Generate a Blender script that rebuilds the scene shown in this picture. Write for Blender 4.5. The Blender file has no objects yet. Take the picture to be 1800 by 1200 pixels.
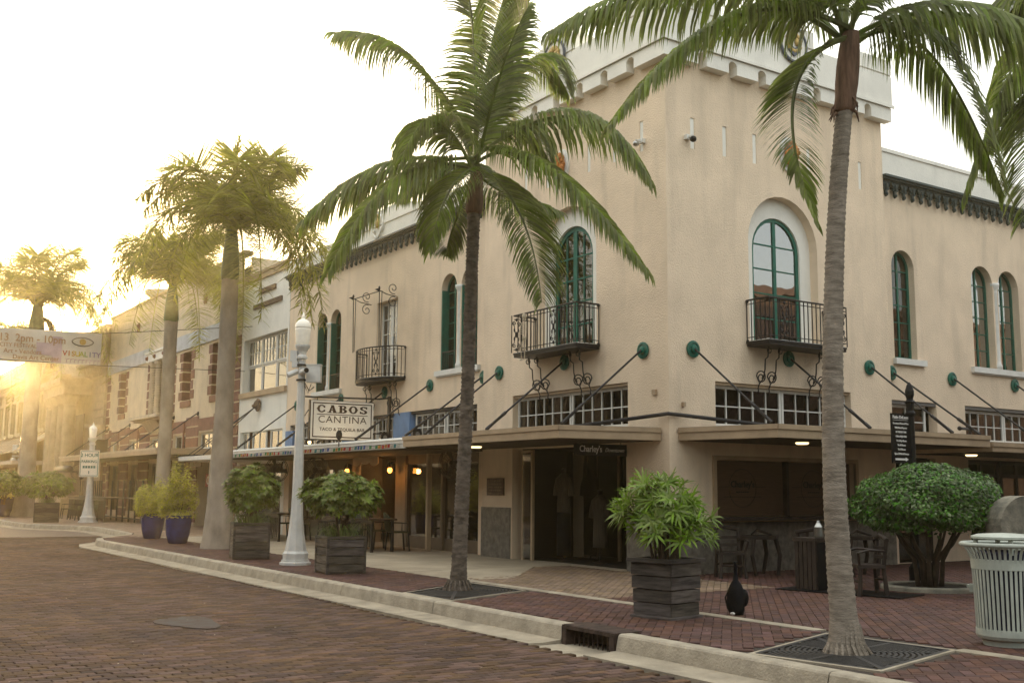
import bpy, bmesh, math, random
import numpy as np
from mathutils import Vector, Matrix
from mathutils.geometry import tessellate_polygon
R = random.Random(7)
S = bpy.context.scene
COL = S.collection
PI = math.pi
rad = math.radians

# ------------------------------------------------------------------ camera
cam_d = bpy.data.cameras.new('camera')
cam = bpy.data.objects.new('camera', cam_d)
COL.objects.link(cam)
S.camera = cam
CAM = Vector((14.74, -13.24, 1.5))
YAW, PITCH, ROLL = rad(146.37), rad(7.77), rad(0.43)
fw = Vector((math.cos(PITCH) * math.cos(YAW), math.cos(PITCH) * math.sin(YAW), math.sin(PITCH)))
rt = Vector((math.sin(YAW), -math.cos(YAW), 0))
up = rt.cross(fw)
rt2 = math.cos(ROLL) * rt + math.sin(ROLL) * up
up2 = -math.sin(ROLL) * rt + math.cos(ROLL) * up
cam.matrix_world = Matrix(((rt2.x, up2.x, -fw.x, CAM.x), (rt2.y, up2.y, -fw.y, CAM.y), (rt2.z, up2.z, -fw.z, CAM.z), (0, 0, 0, 1)))
cam_d.sensor_width = 36
cam_d.lens = 38
cam_d.clip_start = 0.1
cam_d.clip_end = 1000

def proj(p):
    d = Vector(p) - CAM
    z = d.dot(fw)
    return (900 + 1900 * d.dot(rt2) / z, 600 - 1900 * d.dot(up2) / z, z)

def at(gx, gy, px, py, dz=0.0):
    """the point seen at px,py (1800 wide photo) on the upright plane through ground point gx,gy, dz metres deeper"""
    n = Vector((fw.x, fw.y, 0)).normalized()
    d = fw + rt2 * ((px - 900) / 1900) - up2 * ((py - 600) / 1900)
    t = ((Vector((gx, gy, 0)) - CAM).dot(n) + dz) / d.dot(n)
    return CAM + d * t

# ------------------------------------------------------------------ daylight
SUN_EL, SUN_AZ = rad(5.9), rad(7.9)          # low over the far end of the street
SUN = Vector((-math.cos(SUN_EL) * math.cos(SUN_AZ), math.cos(SUN_EL) * math.sin(SUN_AZ), math.sin(SUN_EL)))
W = bpy.data.worlds.new('World')
S.world = W
W.use_nodes = True
nt = W.node_tree
N = nt.nodes
Lk = nt.links.new
sky = N.new('ShaderNodeTexSky')
sky.sky_type = 'NISHITA'
sky.sun_disc = False
sky.sun_elevation = SUN_EL
sky.sun_rotation = -(PI / 2 - SUN_AZ)
sky.dust_density = 3.0
bg1 = N['Background']
bg1.inputs[1].default_value = 0.12
Lk(sky.outputs[0], bg1.inputs[0])
# thin bright overcast in front of the clear sky, whitest where the sun stands behind it
tc = N.new('ShaderNodeTexCoord')
dot = N.new('ShaderNodeVectorMath'); dot.operation = 'DOT_PRODUCT'
dot.inputs[1].default_value = SUN
Lk(tc.outputs['Generated'], dot.inputs[0])
def wm(op, a, b, clamp=False):
    m = N.new('ShaderNodeMath'); m.operation = op; m.use_clamp = clamp
    for i, x in enumerate((a, b)):
        if isinstance(x, (int, float)): m.inputs[i].default_value = x
        else: Lk(x, m.inputs[i])
    return m.outputs[0]
dp = wm('MAXIMUM', dot.outputs['Value'], 0.0)
noi = N.new('ShaderNodeTexNoise'); noi.inputs['Scale'].default_value = 2.2; noi.inputs['Detail'].default_value = 5
mp = N.new('ShaderNodeMapping'); mp.inputs['Scale'].default_value = (1, 1, 3)
Lk(tc.outputs['Generated'], mp.inputs[0]); Lk(mp.outputs[0], noi.inputs['Vector'])
cl = wm('MULTIPLY_ADD', noi.outputs['Fac'], 0.8); N[cl.node.name].inputs[2].default_value = 0.60
def glow(power, col, k):
    v = wm('MULTIPLY', wm('POWER', dp, power), k)
    c = N.new('ShaderNodeVectorMath'); c.operation = 'SCALE'; c.inputs[0].default_value = col
    Lk(v, c.inputs['Scale']); return c.outputs[0]
base = N.new('ShaderNodeVectorMath'); base.operation = 'SCALE'; base.inputs[0].default_value = (0.76, 0.765, 0.735)
sx = N.new('ShaderNodeSeparateXYZ'); Lk(tc.outputs['Generated'], sx.inputs[0])
zg = wm('MULTIPLY_ADD', wm('MAXIMUM', sx.outputs['Z'], 0.0), 1.5); N[zg.node.name].inputs[2].default_value = 0.50     # an overcast sky brightens towards the zenith
Lk(wm('MULTIPLY', cl, zg), base.inputs['Scale'])
tot = base.outputs[0]
for g in (glow(3, (1.0, 0.86, 0.56), 0.85), glow(28, (1.0, 0.79, 0.40), 1.1), glow(900, (1.0, 0.76, 0.36), 2.5)):
    a = N.new('ShaderNodeVectorMath'); a.operation = 'ADD'
    Lk(tot, a.inputs[0]); Lk(g, a.inputs[1]); tot = a.outputs[0]
bg2 = N.new('ShaderNodeBackground'); Lk(tot, bg2.inputs[0]); bg2.inputs[1].default_value = 1.0
add = N.new('ShaderNodeAddShader'); Lk(bg1.outputs[0], add.inputs[0]); Lk(bg2.outputs[0], add.inputs[1])
Lk(add.outputs[0], N['World Output'].inputs[0])
sl = bpy.data.lights.new('sun', 'SUN')
sl.energy = 4.3
sl.angle = rad(0.6)
sl.color = (1.0, 0.76, 0.42)
so = bpy.data.objects.new('sun', sl)
COL.objects.link(so)
so.rotation_euler = (-SUN).to_track_quat('-Z', 'Y').to_euler()
S.view_settings.view_transform = 'Standard'
S.view_settings.look = 'None'
S.view_settings.gamma = 1
S.view_settings.exposure = 0.45
S.view_settings.use_curve_mapping = False
S.render.engine = 'CYCLES'
S.cycles.max_bounces = 8
S.cycles.transparent_max_bounces = 12
S.cycles.volume_bounces = 1
S.cycles.use_denoising = True
S.cycles.caustics_reflective = False
S.cycles.caustics_refractive = False

# ------------------------------------------------------------------ materials
MATS = {}
def mat(name, col, rough=0.7, var=0.15, scale=4.0, bump=0.0, bscale=40.0, metal=0.0, col2=None, translucent=0.0,
        island=0.0, spec=0.3, stain=0.0, stretch=(1, 1, 1), emit=None, gen=False):
    if name in MATS: return MATS[name]
    m = bpy.data.materials.new(name); MATS[name] = m
    m.use_nodes = True
    t = m.node_tree; n = t.nodes; l = t.links.new
    b = n['Principled BSDF']
    b.inputs['Roughness'].default_value = rough
    b.inputs['Metallic'].default_value = metal
    b.inputs['Specular IOR Level'].default_value = spec
    tcn = n.new('ShaderNodeTexCoord')
    oi = n.new('ShaderNodeObjectInfo')
    off = n.new('ShaderNodeVectorMath'); off.operation = 'SCALE'; off.inputs[0].default_value = (37, 17, 29)
    l(oi.outputs['Random'], off.inputs['Scale'])
    ad = n.new('ShaderNodeVectorMath'); ad.operation = 'ADD'
    l(tcn.outputs['Object'], ad.inputs[0]); l(off.outputs[0], ad.inputs[1])
    mpn = n.new('ShaderNodeMapping'); mpn.inputs['Scale'].default_value = stretch
    l(ad.outputs[0], mpn.inputs[0])
    V = mpn.outputs[0]
    no = n.new('ShaderNodeTexNoise'); no.inputs['Scale'].default_value = scale; no.inputs['Detail'].default_value = 6
    no.inputs['Roughness'].default_value = 0.6
    l(V, no.inputs['Vector'])
    c2 = col2 or tuple(c * (1 - 1.6 * var) for c in col)
    c1 = tuple(min(1, c * (1 + var * 0.6)) for c in col)
    mr = n.new('ShaderNodeMapRange'); mr.inputs[1].default_value = 0.35; mr.inputs[2].default_value = 0.65
    l(no.outputs['Fac'], mr.inputs[0])
    mx = n.new('ShaderNodeMix'); mx.data_type = 'RGBA'
    mx.inputs['A'].default_value = (*c1, 1); mx.inputs['B'].default_value = (*c2, 1)
    l(mr.outputs[0], mx.inputs['Factor'])
    out = mx.outputs['Result']
    if stain:
        st = n.new('ShaderNodeTexNoise'); st.inputs['Scale'].default_value = 1.0; st.inputs['Detail'].default_value = 8
        ms = n.new('ShaderNodeMapping'); ms.inputs['Scale'].default_value = (2.6, 2.6, 0.35)
        l(ad.outputs[0], ms.inputs[0]); l(ms.outputs[0], st.inputs['Vector'])
        sr = n.new('ShaderNodeMapRange'); sr.inputs[1].default_value = 0.52; sr.inputs[2].default_value = 0.8
        sr.inputs[4].default_value = stain
        l(st.outputs['Fac'], sr.inputs[0])
        m2 = n.new('ShaderNodeMix'); m2.data_type = 'RGBA'; m2.inputs['B'].default_value = (*[c * 0.45 for c in col], 1)
        l(sr.outputs[0], m2.inputs['Factor']); l(out, m2.inputs['A']); out = m2.outputs['Result']
    if island:
        ge = n.new('ShaderNodeNewGeometry')
        sm = n.new('ShaderNodeMath'); sm.operation = 'ADD'
        l(ge.outputs['Random Per Island'], sm.inputs[0]); l(oi.outputs['Random'], sm.inputs[1])
        fr = n.new('ShaderNodeMath'); fr.operation = 'FRACT'; l(sm.outputs[0], fr.inputs[0])
        hs = n.new('ShaderNodeHueSaturation')
        r1 = n.new('ShaderNodeMapRange'); r1.inputs[3].default_value = 1 - island; r1.inputs[4].default_value = 1 + island
        l(fr.outputs[0], r1.inputs[0]); l(r1.outputs[0], hs.inputs['Value'])
        f2 = n.new('ShaderNodeMath'); f2.operation = 'MULTIPLY'; f2.inputs[1].default_value = 7.31; l(fr.outputs[0], f2.inputs[0])
        f3 = n.new('ShaderNodeMath'); f3.operation = 'FRACT'; l(f2.outputs[0], f3.inputs[0])
        r2 = n.new('ShaderNodeMapRange'); r2.inputs[3].default_value = 0.5 - island * 0.05; r2.inputs[4].default_value = 0.5 + island * 0.05
        l(f3.outputs[0], r2.inputs[0]); l(r2.outputs[0], hs.inputs['Hue'])
        r3 = n.new('ShaderNodeMapRange'); r3.inputs[3].default_value = 1 - island * 0.8; r3.inputs[4].default_value = 1 + island * 0.35
        l(f3.outputs[0], r3.inputs[0]); l(r3.outputs[0], hs.inputs['Saturation'])
        l(out, hs.inputs['Color']); out = hs.outputs['Color']
    l(out, b.inputs['Base Color'])
    if bump:
        bn = n.new('ShaderNodeTexNoise'); bn.inputs['Scale'].default_value = bscale; bn.inputs['Detail'].default_value = 4
        l(V, bn.inputs['Vector'])
        bu = n.new('ShaderNodeBump'); bu.inputs['Strength'].default_value = min(1, bump); bu.inputs['Distance'].default_value = 0.02 * max(1, bump)
        l(bn.outputs['Fac'], bu.inputs['Height']); l(bu.outputs[0], b.inputs['Normal'])
    if translucent:
        tr = n.new('ShaderNodeBsdfTranslucent'); l(out, tr.inputs['Color'])
        ms2 = n.new('ShaderNodeMixShader'); ms2.inputs[0].default_value = translucent
        l(b.outputs[0], ms2.inputs[1]); l(tr.outputs[0], ms2.inputs[2]); l(ms2.outputs[0], n['Material Output'].inputs[0])
    if emit:
        b.inputs['Emission Color'].default_value = (*emit[0], 1); b.inputs['Emission Strength'].default_value = emit[1]
    return m

def glass(name, tint, refl=1.0, rough=0.02, base=0.06):
    if name in MATS: return MATS[name]
    m = bpy.data.materials.new(name); MATS[name] = m
    m.use_nodes = True
    t = m.node_tree; n = t.nodes; l = t.links.new
    n.remove(n['Principled BSDF'])
    tr = n.new('ShaderNodeBsdfTransparent'); tr.inputs[0].default_value = (*tint, 1)
    gl = n.new('ShaderNodeBsdfGlossy'); gl.inputs['Roughness'].default_value = rough; gl.inputs['Color'].default_value = (refl, refl, refl, 1)
    fr = n.new('ShaderNodeFresnel'); fr.inputs['IOR'].default_value = 1.55
    mul = n.new('ShaderNodeMath'); mul.operation = 'MULTIPLY_ADD'; mul.inputs[1].default_value = 1.3; mul.inputs[2].default_value = base; mul.use_clamp = True
    l(fr.outputs[0], mul.inputs[0])
    nz = n.new('ShaderNodeTexNoise'); nz.inputs['Scale'].default_value = 1.3
    bu = n.new('ShaderNodeBump'); bu.inputs['Strength'].default_value = 0.08; bu.inputs['Distance'].default_value = 0.05
    tcn = n.new('ShaderNodeTexCoord'); l(tcn.outputs['Object'], nz.inputs['Vector']); l(nz.outputs['Fac'], bu.inputs['Height']); l(bu.outputs[0], gl.inputs['Normal'])
    mx = n.new('ShaderNodeMixShader'); l(mul.outputs[0], mx.inputs[0]); l(tr.outputs[0], mx.inputs[1]); l(gl.outputs[0], mx.inputs[2])
    l(mx.outputs[0], n['Material Output'].inputs[0])
    return m

M_STUCCO = mat('cream stucco', (0.82, 0.66, 0.485), 0.9, 0.06, 1.2, 0.9, 42, stain=0.38)
M_WHITE = mat('white painted stucco', (0.82, 0.795, 0.715), 0.8, 0.05, 1.5, 0.3, 30, stain=0.2)
M_WHITE2 = mat('white paint trim', (0.72, 0.71, 0.66), 0.5, 0.06, 5)
M_GREEN = mat('teal green paint', (0.012, 0.125, 0.085), 0.4, 0.15, 6)
M_DGREEN = mat('dark green cast iron', (0.028, 0.045, 0.042), 0.45, 0.2, 9, 0.3, 60)
M_IRON = mat('black wrought iron', (0.018, 0.016, 0.017), 0.45, 0.25, 15)
M_CANOPY = mat('beige canopy fascia', (0.42, 0.31, 0.20), 0.6, 0.1, 2.5, 0.15, 20, stain=0.35)
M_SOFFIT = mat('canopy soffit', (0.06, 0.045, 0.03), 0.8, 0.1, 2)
M_ROOF = mat('roof felt', (0.16, 0.15, 0.14), 0.9, 0.1, 2)
M_GRANITE = mat('mottled grey granite panel', (0.165, 0.15, 0.125), 0.5, 0.3, 7, 0.1, 60, col2=(0.085, 0.076, 0.063))
M_BLUE = mat('pale blue paint', (0.13, 0.24, 0.44), 0.6, 0.12, 4)
M_DARKIN = mat('dark interior shade', (0.016, 0.013, 0.010), 0.9, 0.3, 2)  # near black: the dimness inside the rooms is put into the colour
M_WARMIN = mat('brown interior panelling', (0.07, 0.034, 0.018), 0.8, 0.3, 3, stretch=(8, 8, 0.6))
M_CURTAIN = mat('grey curtain', (0.13, 0.11, 0.105), 0.9, 0.35, 6, stretch=(9, 9, 0.4))
M_BLIND = mat('tan blind', (0.34, 0.20, 0.11), 0.9, 0.2, 3, stretch=(6, 6, 0.5))
M_GLASS = glass('window glass', (0.6, 0.62, 0.62), 1.0, 0.02, 0.03)
M_GLASSR = glass('sky reflecting glass', (0.5, 0.5, 0.5), 1.0, 0.015, 0.34)
M_GLASSD = glass('dim shop glass', (0.55, 0.54, 0.50))
M_CONC = mat('worn concrete', (0.35, 0.30, 0.225), 0.85, 0.2, 2.2, 0.35, 50, stain=0.3)
M_KERB = mat('kerb concrete', (0.35, 0.305, 0.235), 0.85, 0.25, 5, 0.6, 40, col2=(0.27, 0.235, 0.18), stain=.15)
M_BRICK = mat('street brick', (0.088, 0.048, 0.030), 0.88, 0.35, 1.1, 0.6, 45, col2=(0.068, 0.042, 0.029), island=0.36, spec=0.18, stain=.18)
M_PAVER = mat('red paver', (0.085, 0.036, 0.026), 0.75, 0.2, 1.5, 0.4, 50, island=0.28)
M_PAVERT = mat('tan paver', (0.20, 0.135, 0.085), 0.75, 0.2, 1.5, 0.4, 50, island=0.18)
M_MORTAR = mat('sand joint', (0.055, 0.042, 0.034), 0.95, 0.3, 6, 0.3, 60)
M_WOODP = mat('weathered planter boards', (0.115, 0.095, 0.080), 0.75, 0.45, 3, 0.8, 30, col2=(0.045, 0.036, 0.031), stretch=(1, 1, 9), island=0.4)
M_WOODD = mat('dark stained wood', (0.030, 0.020, 0.015), 0.6, 0.35, 5, 0.3, 30)
M_SOIL = mat('potting soil', (0.03, 0.022, 0.016), 0.95, 0.4, 20, 0.8, 40)
M_BLUEPOT = mat('cobalt glazed pot', (0.014, 0.028, 0.17), 0.25, 0.3, 3)
M_POSTW = mat('pale grey lamp post paint', (0.62, 0.61, 0.57), 0.4, 0.08, 4, 0.1, 30, stain=0.15)
M_LENS = mat('frosted lamp globe', (0.80, 0.76, 0.66), 0.25, 0.06, 8, emit=((1, 0.9, 0.7), 0.12))
M_LIT = mat('lit lamp globe', (0.9, 0.8, 0.6), 0.3, 0.02, 8, emit=((1, 0.62, 0.25), 5.0))
M_COCO = mat('ringed coconut palm bark', (0.29, 0.245, 0.195), 0.9, 0.4, 9, 0.9, 45, col2=(0.19, 0.16, 0.125), stretch=(.8, .8, 4), stain=0.3)
M_COCO1 = mat('dark ringed palm bark', (0.155, 0.125, 0.098), 0.9, 0.4, 9, 0.9, 45, col2=(0.075, 0.06, 0.047), stretch=(1, 1, 2.2), stain=0.3)
M_ROYAL = mat('smooth grey royal palm bark', (0.34, 0.285, 0.225), 0.85, 0.2, 2.2, 0.4, 30, stain=0.35, stretch=(1, 1, 0.6))
M_SHAFT = mat('rusty brown crown fibre', (0.17, 0.095, 0.06), 0.8, 0.3, 5, 0.5, 30, stretch=(4, 4, 0.6))
M_RSHAFT = mat('green royal crownshaft', (0.12, 0.15, 0.055), 0.5, 0.25, 4)
M_FROND = mat('coconut frond', (0.23, 0.285, 0.055), 0.38, 0.25, 3, island=0.35, translucent=0.58, spec=0.5)
M_RFROND = mat('royal palm frond', (0.36, 0.345, 0.06), 0.5, 0.25, 3, island=0.3, translucent=0.6)
M_YFROND = mat('yellowing frond', (0.26, 0.22, 0.04), 0.5, 0.3, 3, island=0.25, translucent=0.5)
M_DRY = mat('dry brown frond', (0.20, 0.13, 0.06), 0.8, 0.3, 3, island=0.3, translucent=0.3)
M_RHAPIS = mat('lady palm leaf', (0.21, 0.32, 0.032), 0.4, 0.25, 4, island=0.3, translucent=0.35)
M_TOPIARY = mat('clipped hedge leaf', (0.088, 0.19, 0.018), 0.42, 0.3, 5, island=0.6, translucent=0.25)
M_UMBRELLA = mat('umbrella tree leaf', (0.18, 0.235, 0.025), 0.4, 0.25, 4, island=0.35, translucent=0.35)
M_CONIFER = mat('golden conifer leaf', (0.58, 0.54, 0.07), 0.55, 0.25, 4, island=0.35, translucent=0.4)
M_GRASSY = mat('strap leaf', (0.14, 0.20, 0.04), 0.5, 0.25, 4, island=0.3, translucent=0.35)
M_STEM = mat('brown stems', (0.075, 0.052, 0.035), 0.85, 0.3, 8, 0.4, 40)
M_GRATE = mat('cast iron tree grate', (0.030, 0.028, 0.027), 0.55, 0.3, 10, 0.3, 60)
M_BLACK = mat('black lacquer', (0.010, 0.010, 0.011), 0.45, 0.2, 8, spec=.15)
M_INK = mat('white lettering', (0.75, 0.72, 0.68), 0.5, 0.03, 8)
M_BROWNINK = mat('dark brown lettering', (0.045, 0.022, 0.014), 0.5, 0.05, 8)
M_SIGNW = mat('ivory sign panel', (0.80, 0.75, 0.65), 0.5, 0.05, 4)
M_STONE = mat('lichened cast stone', (0.25, 0.225, 0.175), 0.85, 0.3, 5, 0.5, 30, col2=(0.13, 0.125, 0.10))
M_TRASH = mat('pale green grey powder coat', (0.43, 0.46, 0.40), 0.45, 0.12, 5, stain=.35)
M_NAVY = mat('navy bin liner', (0.012, 0.014, 0.04), 0.5, 0.2, 6)
M_BAG = mat('black nylon bag', (0.008, 0.008, 0.010), 0.7, 0.3, 10, 0.3, 40, spec=.1)
M_GOLD = mat('orange terracotta relief', (0.55, 0.21, 0.05), 0.6, 0.3, 14, 0.5, 40)
M_CRESTG = mat('gilded crest', (0.50, 0.34, 0.10), 0.5, 0.3, 14)
M_SLATE = mat('slate blue paint', (0.06, 0.075, 0.10), 0.5, 0.2, 8)
M_CREAM2 = mat('pale cream stucco', (0.66, 0.55, 0.39), 0.9, 0.08, 1.5, 0.7, 22, stain=0.3)
M_QUOIN = mat('brown quoin block', (0.235, 0.105, 0.07), 0.8, 0.2, 4, 0.4, 30, island=0.18)
M_JOINT = mat('pale mortar', (0.55, 0.46, 0.34), 0.9, 0.1, 4)
M_LIMEST = mat('tan limestone', (0.44, 0.35, 0.23), 0.85, 0.12, 2.5, 0.3, 30, stain=0.25)
M_YEL = mat('yellow cream paint', (0.55, 0.45, 0.27), 0.8, 0.1, 2.5, stain=0.2)
M_OPP = mat('red brick across the way', (0.095, 0.062, 0.058), 0.85, 0.2, 3, 0.3, 30)
M_AMBER = mat('lit amber lamp', (0.9, 0.5, 0.2), 0.3, 0.02, 8, emit=((1.0, 0.36, 0.05), 5.0))
M_DOWN = mat('lit soffit lamp', (0.9, 0.8, 0.6), 0.3, 0.02, 8, emit=((1.0, 0.72, 0.35), 2.2))
M_BRONZE = mat('bronze plaque', (0.085, 0.055, 0.042), 0.45, 0.3, 9, 0.4, 40, metal=0.5)
M_FAN = mat('black fan guard', (0.02, 0.018, 0.017), 0.5, 0.2, 8)
M_CHAIR = mat('olive woven chair', (0.055, 0.060, 0.030), 0.7, 0.3, 30, stretch=(8, 1, 1))
M_SHIRT = mat('pale cotton shirt', (0.085, 0.07, 0.05), 0.9, 0.2, 6, stretch=(6, 6, 0.6))
M_SILVER = mat('polished steel', (0.35, 0.35, 0.33), 0.3, 0.03, 4, metal=1.0)
M_RED = mat('red paint', (0.35, 0.03, 0.02), 0.5, 0.1, 8)
M_BANNER = mat('white vinyl banner', (0.62, 0.585, 0.52), 0.6, 0.06, 2, translucent=0.25)
M_PURPLE = mat('mauve print', (0.47, 0.36, 0.39), 0.7, 0.15, 3)
M_TANINK = mat('tan print', (0.34, 0.19, 0.09), 0.7, 0.1, 8)

# ------------------------------------------------------------------ mesh helpers
ORG = {}
def frame(ox, oy, ux, uy, nx, ny):
    return lambda p: (ox + p[0] * ux + p[1] * nx, oy + p[0] * uy + p[1] * ny, p[2])
LT = frame(0, 0, 1, 0, 0, -1)            # tower, street face: u = x, d = out of the wall
LW = frame(0, 0.15, 1, 0, 0, -1)         # street wing
RT_ = frame(0, 0, 0, 1, 1, 0)            # tower, patio face: u = y
RW = frame(-0.15, 0, 0, 1, 1, 0)         # patio wing

class MB:
    def __init__(s, fr=None):
        s.v = []; s.f = []; s.fr = fr; s.mi = []; s.cur = 0
    def add(s, vs, fs):
        o = len(s.v)
        s.v += [s.fr(p) if s.fr else (p[0], p[1], p[2]) for p in vs]
        s.f += [tuple(i + o for i in f) for f in fs]
        s.mi += [s.cur] * len(fs)
        return s
    def box(s, a0, a1, b0, b1, c0, c1):
        return s.add([(a0, b0, c0), (a1, b0, c0), (a1, b1, c0), (a0, b1, c0), (a0, b0, c1), (a1, b0, c1), (a1, b1, c1), (a0, b1, c1)],
                     [(3, 2, 1, 0), (4, 5, 6, 7), (0, 1, 5, 4), (1, 2, 6, 5), (2, 3, 7, 6), (3, 0, 4, 7)])
    def ext(s, poly, vec):
        n = len(poly)
        vs = [tuple(p) for p in poly] + [(p[0] + vec[0], p[1] + vec[1], p[2] + vec[2]) for p in poly]
        return s.add(vs, [tuple(range(n - 1, -1, -1)), tuple(range(n, 2 * n))] + [(i, (i + 1) % n, n + (i + 1) % n, n + i) for i in range(n)])
    def quad(s, a, b, c, d):
        return s.add([a, b, c, d], [(0, 1, 2, 3)])
    def tube(s, pts, r, n=6, cap=True):
        pts = [Vector(p) for p in pts]
        k = len(pts)
        rs = r if isinstance(r, (list, tuple)) else [r] * k
        vs = []; fs = []
        prev = None
        for i, p in enumerate(pts):
            t = (pts[min(i + 1, k - 1)] - pts[max(i - 1, 0)])
            t = t.normalized() if t.length > 1e-9 else Vector((0, 0, 1))
            if prev is None:
                a = Vector((0, 0, 1)) if abs(t.z) < 0.9 else Vector((1, 0, 0))
            else: a = prev
            x = (a - t * a.dot(t)); x = x.normalized() if x.length > 1e-6 else t.orthogonal().normalized()
            prev = x; y = t.cross(x)
            for j in range(n):
                w = 2 * PI * j / n
                vs.append(p + (x * math.cos(w) + y * math.sin(w)) * rs[i])
        for i in range(k - 1):
            for j in range(n):
                fs.append((i * n + j, i * n + (j + 1) % n, (i + 1) * n + (j + 1) % n, (i + 1) * n + j))
        if cap:
            fs.append(tuple(range(n - 1, -1, -1))); fs.append(tuple(range((k - 1) * n, k * n)))
        return s.add(vs, fs)
    def lathe(s, c, prof, n=16, cap=True, phase=0.0, axis='z'):
        vs = []; fs = []
        for r, z in prof:
            for j in range(n):
                w = 2 * PI * j / n + phase
                p = (r * math.cos(w), r * math.sin(w), z)
                if axis == 'y': p = (p[0], p[2], p[1])
                if axis == 'x': p = (p[2], p[0], p[1])
                vs.append((c[0] + p[0], c[1] + p[1], c[2] + p[2]))
        k = len(prof)
        for i in range(k - 1):
            for j in range(n):
                fs.append((i * n + j, i * n + (j + 1) % n, (i + 1) * n + (j + 1) % n, (i + 1) * n + j))
        if cap:
            fs.append(tuple(range(n - 1, -1, -1))); fs.append(tuple(range((k - 1) * n, k * n)))
        return s.add(vs, fs)
    def ball(s, c, rx, ry=None, rz=None, n=12, m=8):
        ry = ry or rx; rz = rz or rx
        vs = [(c[0], c[1], c[2] - rz)]; fs = []
        for i in range(1, m):
            a = -PI / 2 + PI * i / m
            for j in range(n):
                b = 2 * PI * j / n
                vs.append((c[0] + rx * math.cos(a) * math.cos(b), c[1] + ry * math.cos(a) * math.sin(b), c[2] + rz * math.sin(a)))
        vs.append((c[0], c[1], c[2] + rz))
        for j in range(n):
            fs.append((0, 1 + (j + 1) % n, 1 + j))
            for i in range(m - 2):
                a = 1 + i * n
                fs.append((a + j, a + (j + 1) % n, a + n + (j + 1) % n, a + n + j))
            fs.append((1 + (m - 2) * n + j, 1 + (m - 2) * n + (j + 1) % n, len(vs) - 1))
        return s.add(vs, fs)
    def beam(s, p, q, w, h=None):
        p = Vector(p); q = Vector(q); h = h or w
        t = (q - p).normalized()
        a = Vector((0, 0, 1)) if abs(t.z) < 0.95 else Vector((1, 0, 0))
        x = t.cross(a).normalized() * (w / 2); y = x.cross(t).normalized() * (h / 2)
        vs = [p - x - y, p + x - y, p + x + y, p - x + y, q - x - y, q + x - y, q + x + y, q - x + y]
        return s.add(vs, [(3, 2, 1, 0), (4, 5, 6, 7), (0, 1, 5, 4), (1, 2, 6, 5), (2, 3, 7, 6), (3, 0, 4, 7)])
    def mesh(s, name, mats, org=(0, 0, 0), smooth=False, fix=True):
        me = bpy.data.meshes.new(name)
        me.from_pydata([(v[0] - org[0], v[1] - org[1], v[2] - org[2]) for v in s.v], [], s.f)
        for m in (mats if isinstance(mats, (list, tuple)) else [mats]): me.materials.append(m)
        if any(s.mi): me.polygons.foreach_set('material_index', s.mi)
        if fix and len(s.f) < 20000:
            b = bmesh.new(); b.from_mesh(me)
            bmesh.ops.recalc_face_normals(b, faces=b.faces[:]); b.to_mesh(me); b.free()
        if smooth:
            me.polygons.foreach_set('use_smooth', [True] * len(me.polygons))
        me.update()
        return me
    def build(s, name, mats, parent=None, smooth=False, org=None, fix=True):
        o0 = ORG[parent.name] if parent else (org or (0, 0, 0))
        me = s.mesh(name, mats, o0, smooth, fix)
        o = bpy.data.objects.new(name, me); COL.objects.link(o)
        ORG[o.name] = o0
        if parent: o.parent = parent
        else: o.location = o0
        return o

def inst(mesh, name, parent, M):
    o = bpy.data.objects.new(name, mesh); COL.objects.link(o)
    o0 = ORG[parent.name]
    o.parent = parent
    o.matrix_local = Matrix.Translation((-o0[0], -o0[1], -o0[2])) @ M
    ORG[o.name] = o0
    return o

def tag(o, label, cat, group=None):
    o['label'] = label; o['category'] = cat
    if group: o['group'] = group
    return o
def thing(name, label, cat, loc=(0, 0, 0), group=None):
    o = bpy.data.objects.new(name, None); COL.objects.link(o)
    o.location = loc; ORG[o.name] = tuple(loc); o.empty_display_size = 0.2
    return tag(o, label, cat, group)
def struct(name, mb, m, **k):
    o = mb.build(name, m, **k); o['kind'] = 'structure'
    return o
def copy_thing(o, loc, rz, label, parent=None):
    c = o.copy(); COL.objects.link(c)
    if parent: c.parent = parent
    else:
        c.location = loc; c.rotation_euler = (0, 0, rz); c['label'] = label
    ORG[c.name] = tuple(loc)
    for ch in o.children: copy_thing(ch, loc, rz, label, c)
    return c

def text(s, size, M, m, name='lettering', parent=None, bold=0.0, align='CENTER', extrude=0.004, sx=1.0, shear=0.0, spacing=1.0, line=1.0):
    cu = bpy.data.curves.new('t', 'FONT')
    cu.body = s; cu.size = size; cu.align_x = align; cu.align_y = 'CENTER'
    cu.extrude = extrude; cu.offset = bold; cu.resolution_u = 3; cu.shear = shear; cu.space_character = spacing; cu.space_line = line
    t = bpy.data.objects.new('t', cu)
    me = bpy.data.meshes.new_from_object(t)
    bpy.data.objects.remove(t); bpy.data.curves.remove(cu)
    me.name = name; me.materials.clear(); me.materials.append(m)
    me.transform(Matrix.Diagonal((sx, 1, 1, 1)))
    return inst(me, name, parent, M)

def face_matrix(o, right, upv=(0, 0, 1)):
    """matrix that lays local x,y along right,up at o (local z = out of the face)"""
    r = Vector(right).normalized(); u = Vector(upv).normalized(); n = r.cross(u)
    return Matrix(((r.x, u.x, n.x, o[0]), (r.y, u.y, n.y, o[1]), (r.z, u.z, n.z, o[2]), (0, 0, 0, 1)))
# ------------------------------------------------------------------ ground
g = MB(); g.box(-170, 45, -40, 45, -0.45, -0.215)
struct('street', g, M_MORTAR)
street = bpy.data.objects['street']

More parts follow.
